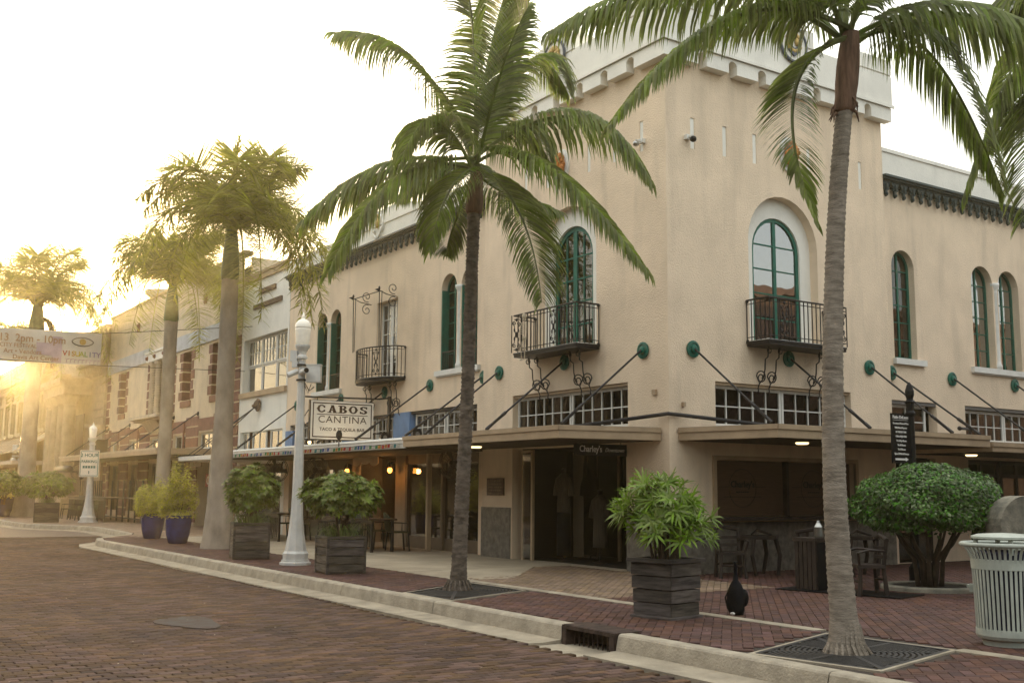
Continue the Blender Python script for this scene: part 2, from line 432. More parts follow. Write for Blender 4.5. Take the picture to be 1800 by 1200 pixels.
def chamfer_brick(l, w, h, c=0.006):
    b = MB()
    l /= 2; w /= 2
    vs = [(-l, -w, -h), (l, -w, -h), (l, w, -h), (-l, w, -h), (-l, -w, -c), (l, -w, -c), (l, w, -c), (-l, w, -c),
          (-l + c, -w + c, 0), (l - c, -w + c, 0), (l - c, w - c, 0), (-l + c, w - c, 0)]
    fs = [(8, 9, 10, 11)] + [(i, (i + 1) % 4, 4 + (i + 1) % 4, 4 + i) for i in range(4)] + [(4 + i, 4 + (i + 1) % 4, 8 + (i + 1) % 4, 8 + i) for i in range(4)]
    b.add(vs, fs)
    return b

def brick_field(parent, name, mesh_b, m, spots, stuff_name, near=300):
    """spots: (x, y, z, angle, tilt_x, tilt_y); the ones that show largest become bricks of their own, the rest one joined part"""
    def size(sp):
        p = proj(sp[:3]); return (abs(p[1] - 600) + 1) and -1.0 / (p[2] ** 3) if 0 < p[0] < 1800 and p[1] < 1200 else 0
    spots = sorted(spots, key=size)
    me = mesh_b.mesh(name, m, fix=False)
    for sp in spots[:near]:
        inst(me, name, parent, Matrix.Translation(sp[:3]) @ Matrix.Rotation(sp[3], 4, 'Z') @ Matrix.Rotation(sp[4], 4, 'X') @ Matrix.Rotation(sp[5], 4, 'Y'))
    rest = spots[near:]
    if not rest: return
    bv = np.array(mesh_b.v); nv = len(bv); fs = mesh_b.f
    A = np.array(rest)
    c, s_ = np.cos(A[:, 3])[:, None], np.sin(A[:, 3])[:, None]
    X = A[:, 0][:, None] + bv[:, 0] * c - bv[:, 1] * s_
    Y = A[:, 1][:, None] + bv[:, 0] * s_ + bv[:, 1] * c
    Z = A[:, 2][:, None] + bv[:, 2] + bv[:, 1] * A[:, 4][:, None] - bv[:, 0] * A[:, 5][:, None]
    V = np.stack([X, Y, Z], -1).reshape(-1, 3) - np.array(ORG[parent.name])
    me2 = bpy.data.meshes.new(stuff_name)
    F = np.array(fs)[None] + (np.arange(len(rest)) * nv)[:, None, None]
    F = F.reshape(-1)
    me2.vertices.add(len(V)); me2.vertices.foreach_set('co', V.ravel())
    me2.loops.add(len(F)); me2.loops.foreach_set('vertex_index', F)
    npoly = len(F) // 4
    me2.polygons.add(npoly)
    me2.polygons.foreach_set('loop_start', np.arange(npoly) * 4)
    me2.update(calc_edges=True); me2.materials.append(m)
    o = bpy.data.objects.new(stuff_name, me2); COL.objects.link(o); o.parent = parent; ORG[o.name] = ORG[parent.name]; o['kind'] = 'stuff'

def visible(x, y, z=0, mg=40):
    p = proj((x, y, z))
    return p[2] > 1 and -mg < p[0] < 1800 + mg and p[1] < 1200 + mg

KERB = [(22, -5.8), (9.0, -5.8), (5.66, -5.8), (4.70, -5.8), (0, -5.8), (-4, -5.8), (-8, -5.8), (-12, -5.8), (-15, -5.8), (-17.3, -5.8), (-18.5, -5.55), (-19.6, -4.9), (-20.6, -4.2), (-21.8, -3.85), (-24, -3.7), (-27.2, -3.55), (-29, -3.85), (-30.6, -4.7), (-32.2, -5.2), (-35, -5.3), (-40, -5.3), (-46, -5.3), (-54, -5.3), (-64, -5.3), (-80, -5.3), (-120, -5.3)]
def kerb_y(x):
    for (a, b) in zip(KERB, KERB[1:]):
        if b[0] <= x <= a[0]: return a[1] + (b[1] - a[1]) * (x - a[0]) / (b[0] - a[0])
    return -5.3
# street bricks laid in courses across the street
sp = []
PX, PY = 0.108, 0.215
x = 9.4; i = 0
while x > -24:
    y = kerb_y(x) - 0.62 - (i % 2) * PY / 2 + R.uniform(-.01, .01)
    while y > -13.4:
        if visible(x, y, -0.18):
            hump = 0.010 * math.sin(x * 1.3 + 0.6 * y) + 0.008 * math.sin(y * 2.1 - x * .7)
            sp.append((x + R.uniform(-.003, .003), y + R.uniform(-.004, .004), -0.184 + hump + R.uniform(-.0025, .0025), PI / 2 + R.uniform(-.012, .012), R.uniform(-.022, .022), R.uniform(-.012, .012)))
        y -= PY
    x -= PX; i += 1
brick_field(street, 'brick', chamfer_brick(0.205, 0.1, 0.035), M_BRICK, sp, 'brick_paving')
# beyond: the same street as one sheet
FAR = bpy.data.materials.new('street brick far'); FAR.use_nodes = True
n = FAR.node_tree.nodes; l = FAR.node_tree.links.new
bt = n.new('ShaderNodeTexBrick'); bt.inputs['Scale'].default_value = 1.0; bt.inputs['Brick Width'].default_value = 0.215; bt.inputs['Row Height'].default_value = 0.108
bt.inputs['Mortar Size'].default_value = 0.004; bt.inputs['Color1'].default_value = (0.105, 0.06, 0.04, 1); bt.inputs['Color2'].default_value = (0.07, 0.043, 0.03, 1); bt.inputs['Mortar'].default_value = (0.05, 0.04, 0.03, 1)
tcn = n.new('ShaderNodeTexCoord'); mpn = n.new('ShaderNodeMapping'); mpn.inputs['Rotation'].default_value = (0, 0, PI / 2)
l(tcn.outputs['Object'], mpn.inputs[0]); l(mpn.outputs[0], bt.inputs['Vector']); l(bt.outputs['Color'], n['Principled BSDF'].inputs['Base Color'])
n['Principled BSDF'].inputs['Roughness'].default_value = 0.6
f = MB()
f.ext([(-24.05, -40, -0.182), (-24.05, -3.5, -0.182), (-165, -3.5, -0.182), (-165, -40, -0.182)], (0, 0, -0.02))
f.ext([(45, -40, -0.1835), (45, -13.4, -0.1835), (-24, -13.4, -0.1835), (-24, -40, -0.1835)], (0, 0, -0.02))
o = f.build('far_paving', FAR, street)
# bluish repaired patch and a drain spoil mark in the road
patch = MB()
pc = []
for k in range(26):
    w = 2 * PI * k / 26; r_ = 1 + 0.16 * math.sin(3 * w + 1) + R.uniform(-.06, .06)
    pc.append((1.0 + 0.62 * r_ * math.cos(w), -8.9 + 0.34 * r_ * math.sin(w), -0.1775 + 0.010 * math.sin((1.0 + 0.62 * r_ * math.cos(w)) * 1.3 + .6 * (-8.9))))
patch.ext(pc, (0, 0, -0.012))
patch.build('asphalt_patch', mat('blue grey asphalt patch', (0.060, 0.056, 0.054), 0.9, 0.4, 5, 0.6, 60, col2=(0.070, 0.046, 0.034)), street)

# gutter pan and kerb
def offset_line(line, d):
    out = []
    for i, p in enumerate(line):
        a = Vector(line[max(i - 1, 0)]); b = Vector(line[min(i + 1, len(line) - 1)])
        t = (b - a).normalized(); nn = Vector((-t.y, t.x))      # to the street side (line runs towards -x)
        out.append((p[0] + nn.x * d, p[1] + nn.y * d))
    return out
kb = bpy.data.objects.new('kerb', None); COL.objects.link(kb); ORG['kerb'] = (0, 0, 0); kb['kind'] = 'structure'
prof = [(-0.14, -0.25), (-0.14, 0.004), (0.0, 0.006), (0.022, 0.0), (0.040, -0.018), (0.055, -0.080), (0.070, -0.158), (0.08, -0.25)]
def sweep(line, prof, name, m, parent, smooth=False):
    b = MB(); k = len(prof)
    offs = [offset_line(line, d) for d, z in prof]
    vs = [(offs[j][i][0], offs[j][i][1], prof[j][1]) for i in range(len(line)) for j in range(k)]
    fs = [(i * k + j, i * k + (j + 1) % k, (i + 1) * k + (j + 1) % k, (i + 1) * k + j) for i in range(len(line) - 1) for j in range(k)]
    fs += [tuple(range(k)), tuple(range((len(line) - 1) * k, len(line) * k))]
    b.add(vs, fs)
    return b.build(name, m, parent, smooth)
def densify(line, step):
    out = [line[0]]
    for a, b in zip(line, line[1:]):
        nseg = max(1, int(round(math.dist(a, b) / step)))
        for q in range(1, nseg + 1): out.append((a[0] + (b[0] - a[0]) * q / nseg, a[1] + (b[1] - a[1]) * q / nseg))
    return out
kline = densify(KERB[:3], 0.6), densify(KERB[3:], 0.6)
for ln in kline:
    i = 0
    while i < len(ln) - 1:
        j = min(i + R.choice((4, 5, 5)), len(ln) - 1)
        seg = list(ln[i:j + 1])
        a, b_ = Vector(seg[0]), Vector(seg[1]); seg[0] = tuple(a + (b_ - a).normalized() * 0.007)
        a, b_ = Vector(seg[-1]), Vector(seg[-2]); seg[-1] = tuple(a + (b_ - a).normalized() * 0.007)
        sweep(seg, prof, 'kerb_stone', M_KERB, kb)
        sweep(seg, [(0.07, -0.25), (0.07, -0.164), (0.30, -0.178), (0.50, -0.173), (0.50, -0.25)], 'gutter_slab', M_CONC, kb)
        i = j
g = MB(); g.box(4.7, 5.66, -6.30, -5.50, -0.30, -0.205); g.build('inlet_floor', M_CONC, kb)

# storm drain in the kerb
sd = thing('storm_drain', 'rusty iron storm drain inlet set in the kerb below the wooden planter', 'drain', (5.18, -5.85, -0.15))
b = MB(); b.box(4.715, 5.645, -5.85, -5.50, -0.012, 0.010); b.box(4.715, 5.645, -5.872, -5.85, -0.035, 0.006); b.build('lid', mat('rusty iron', (0.055, 0.035, 0.027), 0.8, 0.4, 9, 0.5, 50), sd)
b = MB(); b.box(4.72, 4.80, -5.88, -5.5, -0.21, -0.012); b.box(5.56, 5.64, -5.88, -5.5, -0.21, -0.012); b.box(4.80, 5.56, -5.55, -5.50, -0.21, -0.012); b.build('throat', MATS['rusty iron'], sd)
for k in range(9):
    b = MB(); xx = 4.85 + k * 0.083; b.box(xx - .006, xx + .006, -5.80, -5.785, -0.205, -0.046); b.build('bar', MATS['rusty iron'], sd)

# pavement beds
def bed(name, poly, z, m, th=0.1):
    b = MB(); b.ext([(p[0], p[1], z) for p in poly], (0, 0, -th)); return struct(name, b, m)
inner = [(x_, y_ + 0.14) for x_, y_ in KERB]
side = bed('sidewalk', inner + [(-120, 14), (22, 14)], -0.014, M_MORTAR, 0.12)
# brick band along the kerb, patio in diagonal bond, smooth concrete by the shops
GR = [((7.34, -5.66), (6.71, -3.83), (8.22, -3.73), (8.65, -5.43)), ((0.52, -5.66), (-0.51, -3.88), (1.08, -3.86), (1.86, -5.64))]
def inpoly(x, y, P):
    c = False
    for (a, b) in zip(P, P[1:] + P[:1]):
        if (a[1] > y) != (b[1] > y) and x < (b[0] - a[0]) * (y - a[1]) / (b[1] - a[1]) + a[0]: c = not c
    return c
def near_grate(x, y): return any(inpoly(x, y, list(P)) for P in GR)
def ingrate(x, y, d=0.09):
    return any(near_grate(x + dx, y + dy) for dx in (-d, 0, d) for dy in (-d, 0, d))
BL, BW = 0.21, 0.105
def diag(xr, yr, ang, ok, herring=False):
    out = []
    ca, sa = math.cos(ang), math.sin(ang)
    cx, cy = (xr[0] + xr[1]) / 2, (yr[0] + yr[1]) / 2
    Rr = math.hypot(xr[1] - xr[0], yr[1] - yr[0]) / 2 + 0.5
    if not herring:
        n1, n2 = int(Rr / BL) + 2, int(Rr / BW) + 2
        for j in range(-n2, n2):
            for i in range(-n1, n1):
                a = (i + 0.5 * (j % 2)) * BL; c = j * BW
                x, y = cx + a * ca - c * sa, cy + a * sa + c * ca
                if xr[0] < x < xr[1] and yr[0] < y < yr[1] and ok(x, y): out.append((x, y, ang))
    else:
        n2 = int(Rr / BW) + 2
        for j in range(-n2, n2):
            for i in range(-n2, n2):
                k = (i - j) % 4
                if k == 0: a, c, r_ = (i + 1) * BW, (j + .5) * BW, 0
                elif k == 3: a, c, r_ = (i + .5) * BW, (j + 1) * BW, PI / 2
                else: continue
                x, y = cx + a * ca - c * sa, cy + a * sa + c * ca
                if xr[0] < x < xr[1] and yr[0] < y < yr[1] and ok(x, y): out.append((x, y, ang + r_))
    return [(x, y, 0.0 + R.uniform(-.0016, .0016), a, R.uniform(-.012, .012), R.uniform(-.008, .008)) for x, y, a in out]
pb = chamfer_brick(BL - .006, BW - .006, 0.03, 0.004)
okb = lambda x, y: visible(x, y) and not ingrate(x, y) and kerb_y(x) + 0.2 < y
band = diag((-19.5, 10.5), (-5.62, -3.80), PI / 4, okb, True)
brick_field(side, 'paver', pb, M_PAVER, band, 'paver_band', 300)
patio = bpy.data.objects.new('patio', None); COL.objects.link(patio); ORG['patio'] = (0, 0, 0); patio['kind'] = 'structure'
brick_field(patio, 'paver', pb, M_PAVERT, diag((-2.9, 2.6), (-3.60, 0.6), 3 * PI / 4, lambda x, y: visible(x, y) and not ingrate(x, y) and y < -.02 and not (x < -1.3 and y < -2.4 - 0.9 * (x + 1.3))), 'tan_paving', 150)
brick_field(patio, 'paver', pb, M_PAVER, diag((0.02, 13.5), (-3.60, 8.5), 3 * PI / 4, lambda x, y: visible(x, y) and not ingrate(x, y) and not (x < 2.6 and y < 0) and x > .02), 'red_paving', 300)
b = MB(); b.box(-0.9, 6.52, -3.80, -3.60, -0.08, 0.003); b.box(8.2, 11, -3.80, -3.60, -0.08, 0.003); b.build('border_strip', M_CONC, patio)
cm = mat('smooth tan pavement', (0.37, 0.31, 0.225), 0.75, 0.15, 0.9, 0.15, 60, stain=0.25)
cs = bpy.data.objects.new('shop_pavement', None); COL.objects.link(cs); ORG['shop_pavement'] = (0, 0, 0); cs['kind'] = 'structure'
xs = [-3.0, -5.4, -8.0, -10.6, -13.2, -15.8, -18.6]
for a, c in zip(xs, xs[1:]):
    for y0, y1 in ((-3.79, -1.95), (-1.94, 5.2)):
        b = MB(); b.box(c + .004, a - .004, y0 + .003, y1 - .003, -0.1, R.uniform(0, .003)); b.build('pavement_slab', cm, cs)
b = MB(); b.ext([(-2.99, -3.79, 0.0), (-1.0, -3.79, 0), (-0.92, -2.75, 0), (-1.35, -2.35, 0), (-2.99, -0.9, 0)], (0, 0, -.1)); b.build('pavement_slab', cm, cs)
b = MB(); b.box(-2.995, 0.0, 0.0, 0.28, -0.1, 0.0); b.build('pavement_slab', cm, cs)
b = MB(); b.box(-5.1, -1.2, 0.29, 3.1, -0.05, 0.006); b.build('lobby_floor', M_DARKIN, cs)  # dark slab, the lobby's shade put into its colour
b = MB(); b.ext([(-18.7, -5.3, 0.0), (-18.7, 3, 0), (-58, 3, 0), (-120, 3, 0), (-120, -5.1, 0), (-35, -5.1, 0), (-32.2, -5.0, 0), (-30.6, -4.5, 0), (-29, -3.65, 0), (-27.2, -3.38, 0), (-24, -3.5, 0), (-21.8, -3.65, 0), (-20.6, -4.0, 0), (-19.6, -4.7, 0)], (0, 0, -.1))
fm = mat('far brick pavement', (0.27, 0.185, 0.125), 0.75, 0.25, 2.5, 0.3, 50)
b.build('pavement_slab', fm, cs)

# tree grates
def grate(P, c, label):
    t = thing('tree_grate', label, 'tree grate', (c[0], c[1], 0), 'iron tree grates')
    V = [Vector((p[0], p[1], 0)) for p in P]
    cen = sum(V, Vector()) / 4
    fr_ = MB()
    for a, b_ in zip(V, V[1:] + V[:1]):
        ia, ib = a + (cen - a) * 0.085, b_ + (cen - b_) * 0.085
        fr_.ext([(a.x, a.y, .004), (b_.x, b_.y, .004), (ib.x, ib.y, .004), (ia.x, ia.y, .004)], (0, 0, -.06))
    fr_.build('concrete_border', M_CONC, t)
    e = [v + (cen - v) * 0.09 for v in V]
    def uv(a, b_): return (e[0] * (1 - a) + e[3] * a) * (1 - b_) + (e[1] * (1 - a) + e[2] * a) * b_
    # plate with a round hole
    hole = [(c[0] + 0.24 * math.cos(2 * PI * k / 20), c[1] + 0.24 * math.sin(2 * PI * k / 20)) for k in range(20)]
    tri = tessellate_polygon([[Vector((p.x, p.y, 0)) for p in e], [Vector((h[0], h[1], 0)) for h in hole]])
    pts = [(p.x, p.y, -0.010) for p in e] + [(h[0], h[1], -0.010) for h in hole]
    pl = MB(); pl.add(pts, tri); pl.build('soil', M_SOIL, t)
    ring = MB()
    # concentric slotted rings clipped by the frame
    for k in range(16):
        r0 = 0.27 + k * 0.052
        prev = None
        for j in range(49):
            w = 2 * PI * j / 48
            p = (c[0] + r0 * math.cos(w), c[1] + r0 * math.sin(w)); q = (c[0] + (r0 + .030) * math.cos(w), c[1] + (r0 + .030) * math.sin(w))
            ok = inpoly(*q, [(v.x, v.y) for v in e])
            if prev and ok: ring.ext([(*prev[0], 0.0), (*prev[1], 0.0), (*q, 0.0), (*p, 0.0)], (0, 0, -.02))
            prev = (p, q) if ok else None
    for j in range(8):
        w = 2 * PI * j / 8 + .2
        q = None
        for k in range(60):
            p = (c[0] + (.25 + k * .02) * math.cos(w), c[1] + (.25 + k * .02) * math.sin(w))
            if not inpoly(*p, [(v.x, v.y) for v in e]): break
            q = p
        ring.beam((c[0] + .25 * math.cos(w), c[1] + .25 * math.sin(w), -.008), (q[0], q[1], -.008), .05, .02)
    for a, b_ in zip(e, e[1:] + e[:1]): ring.beam((a.x, a.y, -.006), (b_.x, b_.y, -.006), .05, .022)
    ring.build('grate', M_GRATE, t)
grate(GR[0], (7.73, -4.74), 'iron tree grate around the big palm at lower right beside the bin')
grate(GR[1], (0.45, -4.70), 'iron tree grate around the palm in front of the shop doorway')
# ------------------------------------------------------------------ corner building
def arch(u0, u1, z0, z1, n=14):
    r = (u1 - u0) / 2; c = (u0 + u1) / 2
    return [(u0, z0), (u1, z0)] + [(c + r * math.cos(PI * k / n), z1 - r + r * math.sin(PI * k / n)) for k in range(n + 1)]
def rect(u0, u1, z0, z1): return [(u0, z0), (u1, z0), (u1, z1), (u0, z1)]
def wall(fr, outline, holes, depth, m, parent, name='wall', d0=0.0):
    b = MB(fr)
    loops = [outline] + holes
    tri = tessellate_polygon([[Vector((p[0], p[1], 0)) for p in L_] for L_ in loops])
    pts = [(p[0], d0, p[1]) for L_ in loops for p in L_]
    b.add(pts, tri)
    for h in holes:
        k = len(h)
        vs = [(p[0], d0, p[1]) for p in h] + [(p[0], d0 - depth, p[1]) for p in h]
        b.add(vs, [(i, (i + 1) % k, k + (i + 1) % k, k + i) for i in range(k)])
    return b.build(name, m, parent, fix=False)

def clip(poly, conv):
    """clip poly by a convex anticlockwise polygon"""
    out = list(poly)
    for a, b in zip(conv, conv[1:] + conv[:1]):
        src, out = out, []
        def side_(p): return (b[0] - a[0]) * (p[1] - a[1]) - (b[1] - a[1]) * (p[0] - a[0])
        for p, q in zip(src, src[1:] + src[:1]):
            sp_, sq = side_(p), side_(q)
            if sp_ >= 0: out.append(p)
            if (sp_ >= 0) != (sq >= 0):
                t = sp_ / (sp_ - sq); out.append((p[0] + (q[0] - p[0]) * t, p[1] + (q[1] - p[1]) * t))
        if not out: return []
    return out

def window(fr, parent, u0, u1, z0, z1, cols, rows, d, m, arched=False, fw_=0.06, mw=0.025, mid=None, g=None, name='window', back=None, zsp=None, backd=0.25, th=0.05):
    """frame and glazing bars as one part, each pane a sub-part"""
    outer = arch(u0, u1, z0, z1) if arched else rect(u0, u1, z0, z1)
    inner = arch(u0 + fw_, u1 - fw_, z0 + fw_, z1 - fw_) if arched else rect(u0 + fw_, u1 - fw_, z0 + fw_, z1 - fw_)
    b = MB(fr)
    k = len(outer)
    for i in range(k):
        j = (i + 1) % k
        b.add([(outer[i][0], d, outer[i][1]), (outer[j][0], d, outer[j][1]), (inner[j][0], d, inner[j][1]), (inner[i][0], d, inner[i][1]),
               (outer[i][0], d - th, outer[i][1]), (outer[j][0], d - th, outer[j][1]), (inner[j][0], d - th, inner[j][1]), (inner[i][0], d - th, inner[i][1])],
              [(0, 1, 2, 3), (3, 2, 6, 7), (0, 4, 5, 1), (4, 7, 6, 5)])
    iu0, iu1, iz0, iz1 = u0 + fw_, u1 - fw_, z0 + fw_, z1 - fw_
    us = [iu0 + (iu1 - iu0) * i / cols for i in range(cols + 1)]
    zs = zsp or [iz0 + (iz1 - iz0) * i / rows for i in range(rows + 1)]
    r = (iu1 - iu0) / 2; c = (iu0 + iu1) / 2
    for i, u in enumerate(us[1:-1], 1):
        top = iz1 - r + math.sqrt(max(0, r * r - (u - c) ** 2)) if arched else iz1
        w = mid if (mid and i * 2 == cols) else mw
        b.box(u - w / 2, u + w / 2, d - th * .8, d - .006, iz0, top)
    for z in zs[1:-1]:
        hw = r
        if arched and z > iz1 - r: hw = math.sqrt(max(0, r * r - (z - iz1 + r) ** 2))
        b.box(c - hw, c + hw, d - th * .75, d - .009, z - mw / 2, z + mw / 2)
    w = b.build(name, m, parent)
    for i in range(cols):
        for j in range(rows):
            cell = rect(us[i], us[i + 1], zs[j], zs[j + 1])
            if arched: cell = clip(cell, inner)
            if len(cell) < 3: continue
            if max(p[0] for p in cell) - min(p[0] for p in cell) < .02 or max(p[1] for p in cell) - min(p[1] for p in cell) < .02: continue
            pb_ = MB(fr)
            tl = R.uniform(-.0015, .0015); tz = R.uniform(-.0015, .0015)
            pb_.ext([(p[0], d - th * .55 + tl * (p[0] - us[i]) * 3 + tz * (p[1] - zs[j]) * 3, p[1]) for p in cell], (0, -.004, 0))
            pb_.build('pane', g or M_GLASS, w)
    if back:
        bb = MB(fr); bb.ext([(p[0], d - backd, p[1]) for p in (rect(u0, u1, z0, z1))], (0, -.02, 0)); bb.build('window_backing', back, w)  # flat sheet behind the panes; near black ones stand for room shade
    return w

A = thing('corner_building', 'two storey cream stucco corner building with a battlemented white parapet and green arched windows', 'building', (0, 0, 0))
T = 6.35
ZP = 9.93           # underside of the white parapet on the tower
# holes ---------------------------------------------------------------
tw_sur = arch(-4.12, -2.12, 4.30, 7.40)
hl = [tw_sur, rect(-5.12, -1.16, 2.70, 3.54), rect(-5.12, -1.22, -.01, 2.37)]
for u in (-5.55, -4.65, -3.82, -2.36, -1.53, -0.70): hl.append(rect(u - .055, u + .055, 7.97, 8.58))
wall(LT, rect(-T, 0, -.01, ZP), hl, 0.28, M_STUCCO, A)
hr = [arch(2.12, 4.12, 4.30, 7.40), rect(1.16, 5.02, 2.70, 3.54), rect(1.12, 5.05, 1.02, 2.07)]
for u in (0.68, 1.53, 2.36, 3.95, 4.75, 5.58): hr.append(rect(u - .055, u + .055, 7.97, 8.58))
wall(RT_, rect(0, T, -.01, ZP), hr, 0.28, M_STUCCO, A)
# slit backs, white
for fr_, us in ((LT, (-5.55, -4.65, -3.82, -2.36, -1.53, -0.70)), (RT_, (0.68, 1.53, 2.36, 3.95, 4.75, 5.58))):
    for u in us:
        b = MB(fr_); b.box(u - .06, u + .06, -.06, -.018, 7.95, 8.60); b.build('wall_slit', M_WHITE, A)
# wings
LW_H = [arch(-8.62, -7.86, 4.40, 6.82), arch(-7.64, -6.88, 4.40, 6.82), rect(-12.22, -10.98, 4.42, 6.62), arch(-16.32, -15.56, 4.40, 6.82), arch(-15.34, -14.58, 4.40, 6.82),
        rect(-18.25, -14.0, 2.70, 3.48), rect(-13.6, -10.75, 2.70, 3.48), rect(-10.4, -6.85, 2.70, 3.48), rect(-18.2, -6.75, -.01, 2.36)]
wall(LW, rect(-18.6, -T, -.01, 8.30), LW_H, 0.22, M_STUCCO, A)
RW_H = [arch(6.72, 7.52, 4.40, 6.85), arch(9.66, 10.52, 4.40, 6.85), arch(10.74, 11.60, 4.40, 6.85), arch(14.0, 14.8, 4.4, 6.85),
        rect(6.50, 8.12, 2.66, 3.48), rect(9.18, 12.6, 2.66, 3.48), rect(6.6, 8.0, -.01, 2.25), rect(9.2, 13.5, -.01, 2.25)]
wall(RW, rect(T, 20, -.01, 8.36), RW_H, 0.22, M_STUCCO, A)
# returns, back walls, roofs
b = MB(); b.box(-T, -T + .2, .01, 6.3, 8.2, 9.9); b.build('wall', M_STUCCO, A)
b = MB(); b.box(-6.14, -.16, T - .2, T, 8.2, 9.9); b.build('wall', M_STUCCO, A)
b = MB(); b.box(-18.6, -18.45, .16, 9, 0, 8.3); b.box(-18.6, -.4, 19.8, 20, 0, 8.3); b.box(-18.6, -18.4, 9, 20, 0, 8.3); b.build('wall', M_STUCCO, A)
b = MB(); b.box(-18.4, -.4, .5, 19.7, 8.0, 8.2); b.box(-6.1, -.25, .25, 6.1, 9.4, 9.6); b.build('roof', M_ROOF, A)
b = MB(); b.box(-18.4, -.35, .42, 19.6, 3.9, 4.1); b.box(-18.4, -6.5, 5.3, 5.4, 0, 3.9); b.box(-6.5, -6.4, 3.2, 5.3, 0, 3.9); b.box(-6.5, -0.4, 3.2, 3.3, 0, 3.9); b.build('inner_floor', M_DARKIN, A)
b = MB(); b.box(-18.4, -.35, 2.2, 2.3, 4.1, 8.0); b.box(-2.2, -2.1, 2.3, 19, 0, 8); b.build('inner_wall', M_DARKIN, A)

# tower parapet with corbels and merlons
def parapet(fr, sgn):
    U = lambda a: sgn * a
    def bx(b, a0, a1, d0, d1, z0, z1): b.box(min(U(a0), U(a1)), max(U(a0), U(a1)), d0, d1, z0, z1)
    b = MB(fr)
    bx(b, -.22 if sgn < 0 else .302, T + .14, -.3, .22, 9.92, 10.62)
    bx(b, -.25 if sgn < 0 else -.22, T + .18, .22, .25, 9.90, 9.965)
    bx(b, -.22 if sgn < 0 else .302, T + .14, -.3, .20, 10.62, 10.66)
    b.build('parapet', M_WHITE, A)
    m_ = MB(fr); bx(m_, 2.55, 3.95, -.3, .23, 10.66, 11.02); bx(m_, 2.78, 3.72, -.3, .228, 11.02, 11.28); m_.build('merlon', M_WHITE, A)
    m_ = MB(fr); bx(m_, -.215 if sgn < 0 else .302, 1.25, -.3, .225, 10.66, 11.25); m_.build('merlon', M_WHITE, A)
    m_ = MB(fr); bx(m_, 5.45, T + .13, -.3, .226, 10.66, 10.98); m_.build('merlon', M_WHITE, A)
    # corbel blocks with arched niches between
    w = 0.815
    for k in range(8):
        a0 = 0.14 + k * w - .06; a1 = a0 + w - .22
        if k == 7: a1 = T + .12
        m_ = MB(fr); bx(m_, a0 if k else (-.20 if sgn < 0 else 0.0), a1, 0.002, .20, 9.60, 9.90); m_.build('corbel', M_WHITE, A)
        if k < 7:
            c = a1 + .11
            n_ = MB(fr)
            arcp = [(U(c) - .115 * math.cos(PI * q / 10), 9.74 + .115 * math.sin(PI * q / 10)) for q in range(11)]
            for p, q in zip(arcp, arcp[1:]):
                n_.add([(p[0], .20, p[1]), (q[0], .20, q[1]), (q[0], .20, 9.90), (p[0], .20, 9.90), (p[0], .0, p[1]), (q[0], .0, q[1])], [(0, 1, 2, 3), (0, 4, 5, 1)])
            n_.build('niche_arch', M_WHITE, A)
parapet(LT, -1)
parapet(RT_, 1)
def medallion(fr, u, z):
    b = MB(fr); b.lathe((u, .23, z), [(.40, 0), (.42, .035), (.36, .05), (.355, .0)], 28, axis='y', cap=False); md = b.build('medallion', M_SLATE, A, smooth=True)
    b = MB(fr); b.lathe((u, .23, z), [(.36, 0), (.36, .02)], 28, axis='y'); b.build('field', M_WHITE, md)
    b = MB(fr)
    for k in range(16):
        w = 2 * PI * k / 16
        b.ball((u + .19 * math.cos(w), .27, z + .03 + .19 * math.sin(w)), .055 + .015 * (k % 2), .03, .055, 6, 4)
    b.ball((u, .27, z + .20), .10, .04, .08, 8, 5); b.ball((u - .09, .27, z + .05), .07, .04, .09, 8, 5); b.ball((u + .09, .27, z + .05), .07, .04, .09, 8, 5)
    b.build('crest', M_CRESTG, md, smooth=True)
    b = MB(fr); b.ext([(u - .16, .252, z - .02), (u - .16, .252, z - .17), (u, .252, z - .28), (u + .16, .252, z - .17), (u + .16, .252, z - .02), (u, .252, z - .10)], (0, .035, 0)); b.build('shield', M_SLATE, md)
medallion(LT, -3.25, 10.66)
medallion(RT_, 3.30, 10.62)
def lion(fr, u, z, s=1):
    b = MB(fr); b.ext([(u + .24 * math.cos(2 * PI * k / 20), 0.0, z + .02 + .34 * math.sin(2 * PI * k / 20) * (1.12 if math.sin(2 * PI * k / 20) < 0 else 1)) for k in range(20)], (0, .045, 0))
    b.ext([(u + .20 * math.cos(2 * PI * k / 20), 0.045, z + .02 + .30 * math.sin(2 * PI * k / 20)) for k in range(20)], (0, .02, 0))
    sh = b.build('lion_plaque', M_WHITE2, A)
    b = MB(fr)
    b.ball((u, .10, z), .16, .10, .24, 12, 8)                       # mane mass
    for k in range(18):
        w = 2 * PI * k / 18
        b.ball((u + .145 * math.cos(w), .11 + .02 * (k % 2), z + .215 * math.sin(w)), .05, .05, .065, 6, 4)
    b.ball((u, .19, z + .03), .105, .09, .13, 10, 7)                # face
    b.ball((u, .27, z - .04), .065, .075, .055, 8, 6)               # muzzle
    b.ball((u, .325, z - .015), .03, .02, .02, 6, 4)                # nose
    b.ball((u, .25, z - .105), .045, .05, .03, 8, 4)                # jaw
    for s_ in (-1, 1):
        b.ball((u + s_ * .05, .265, z + .045), .02, .015, .016, 6, 4); b.ball((u + s_ * .055, .255, z + .075), .035, .02, .014, 6, 4)
        b.ball((u + s_ * .10, .17, z + .135), .035, .025, .04, 6, 4)
    b.build('lion_head', M_GOLD, sh, smooth=True)
lion(LT, -3.25, 8.32)
lion(RT_, 3.30, 8.32)

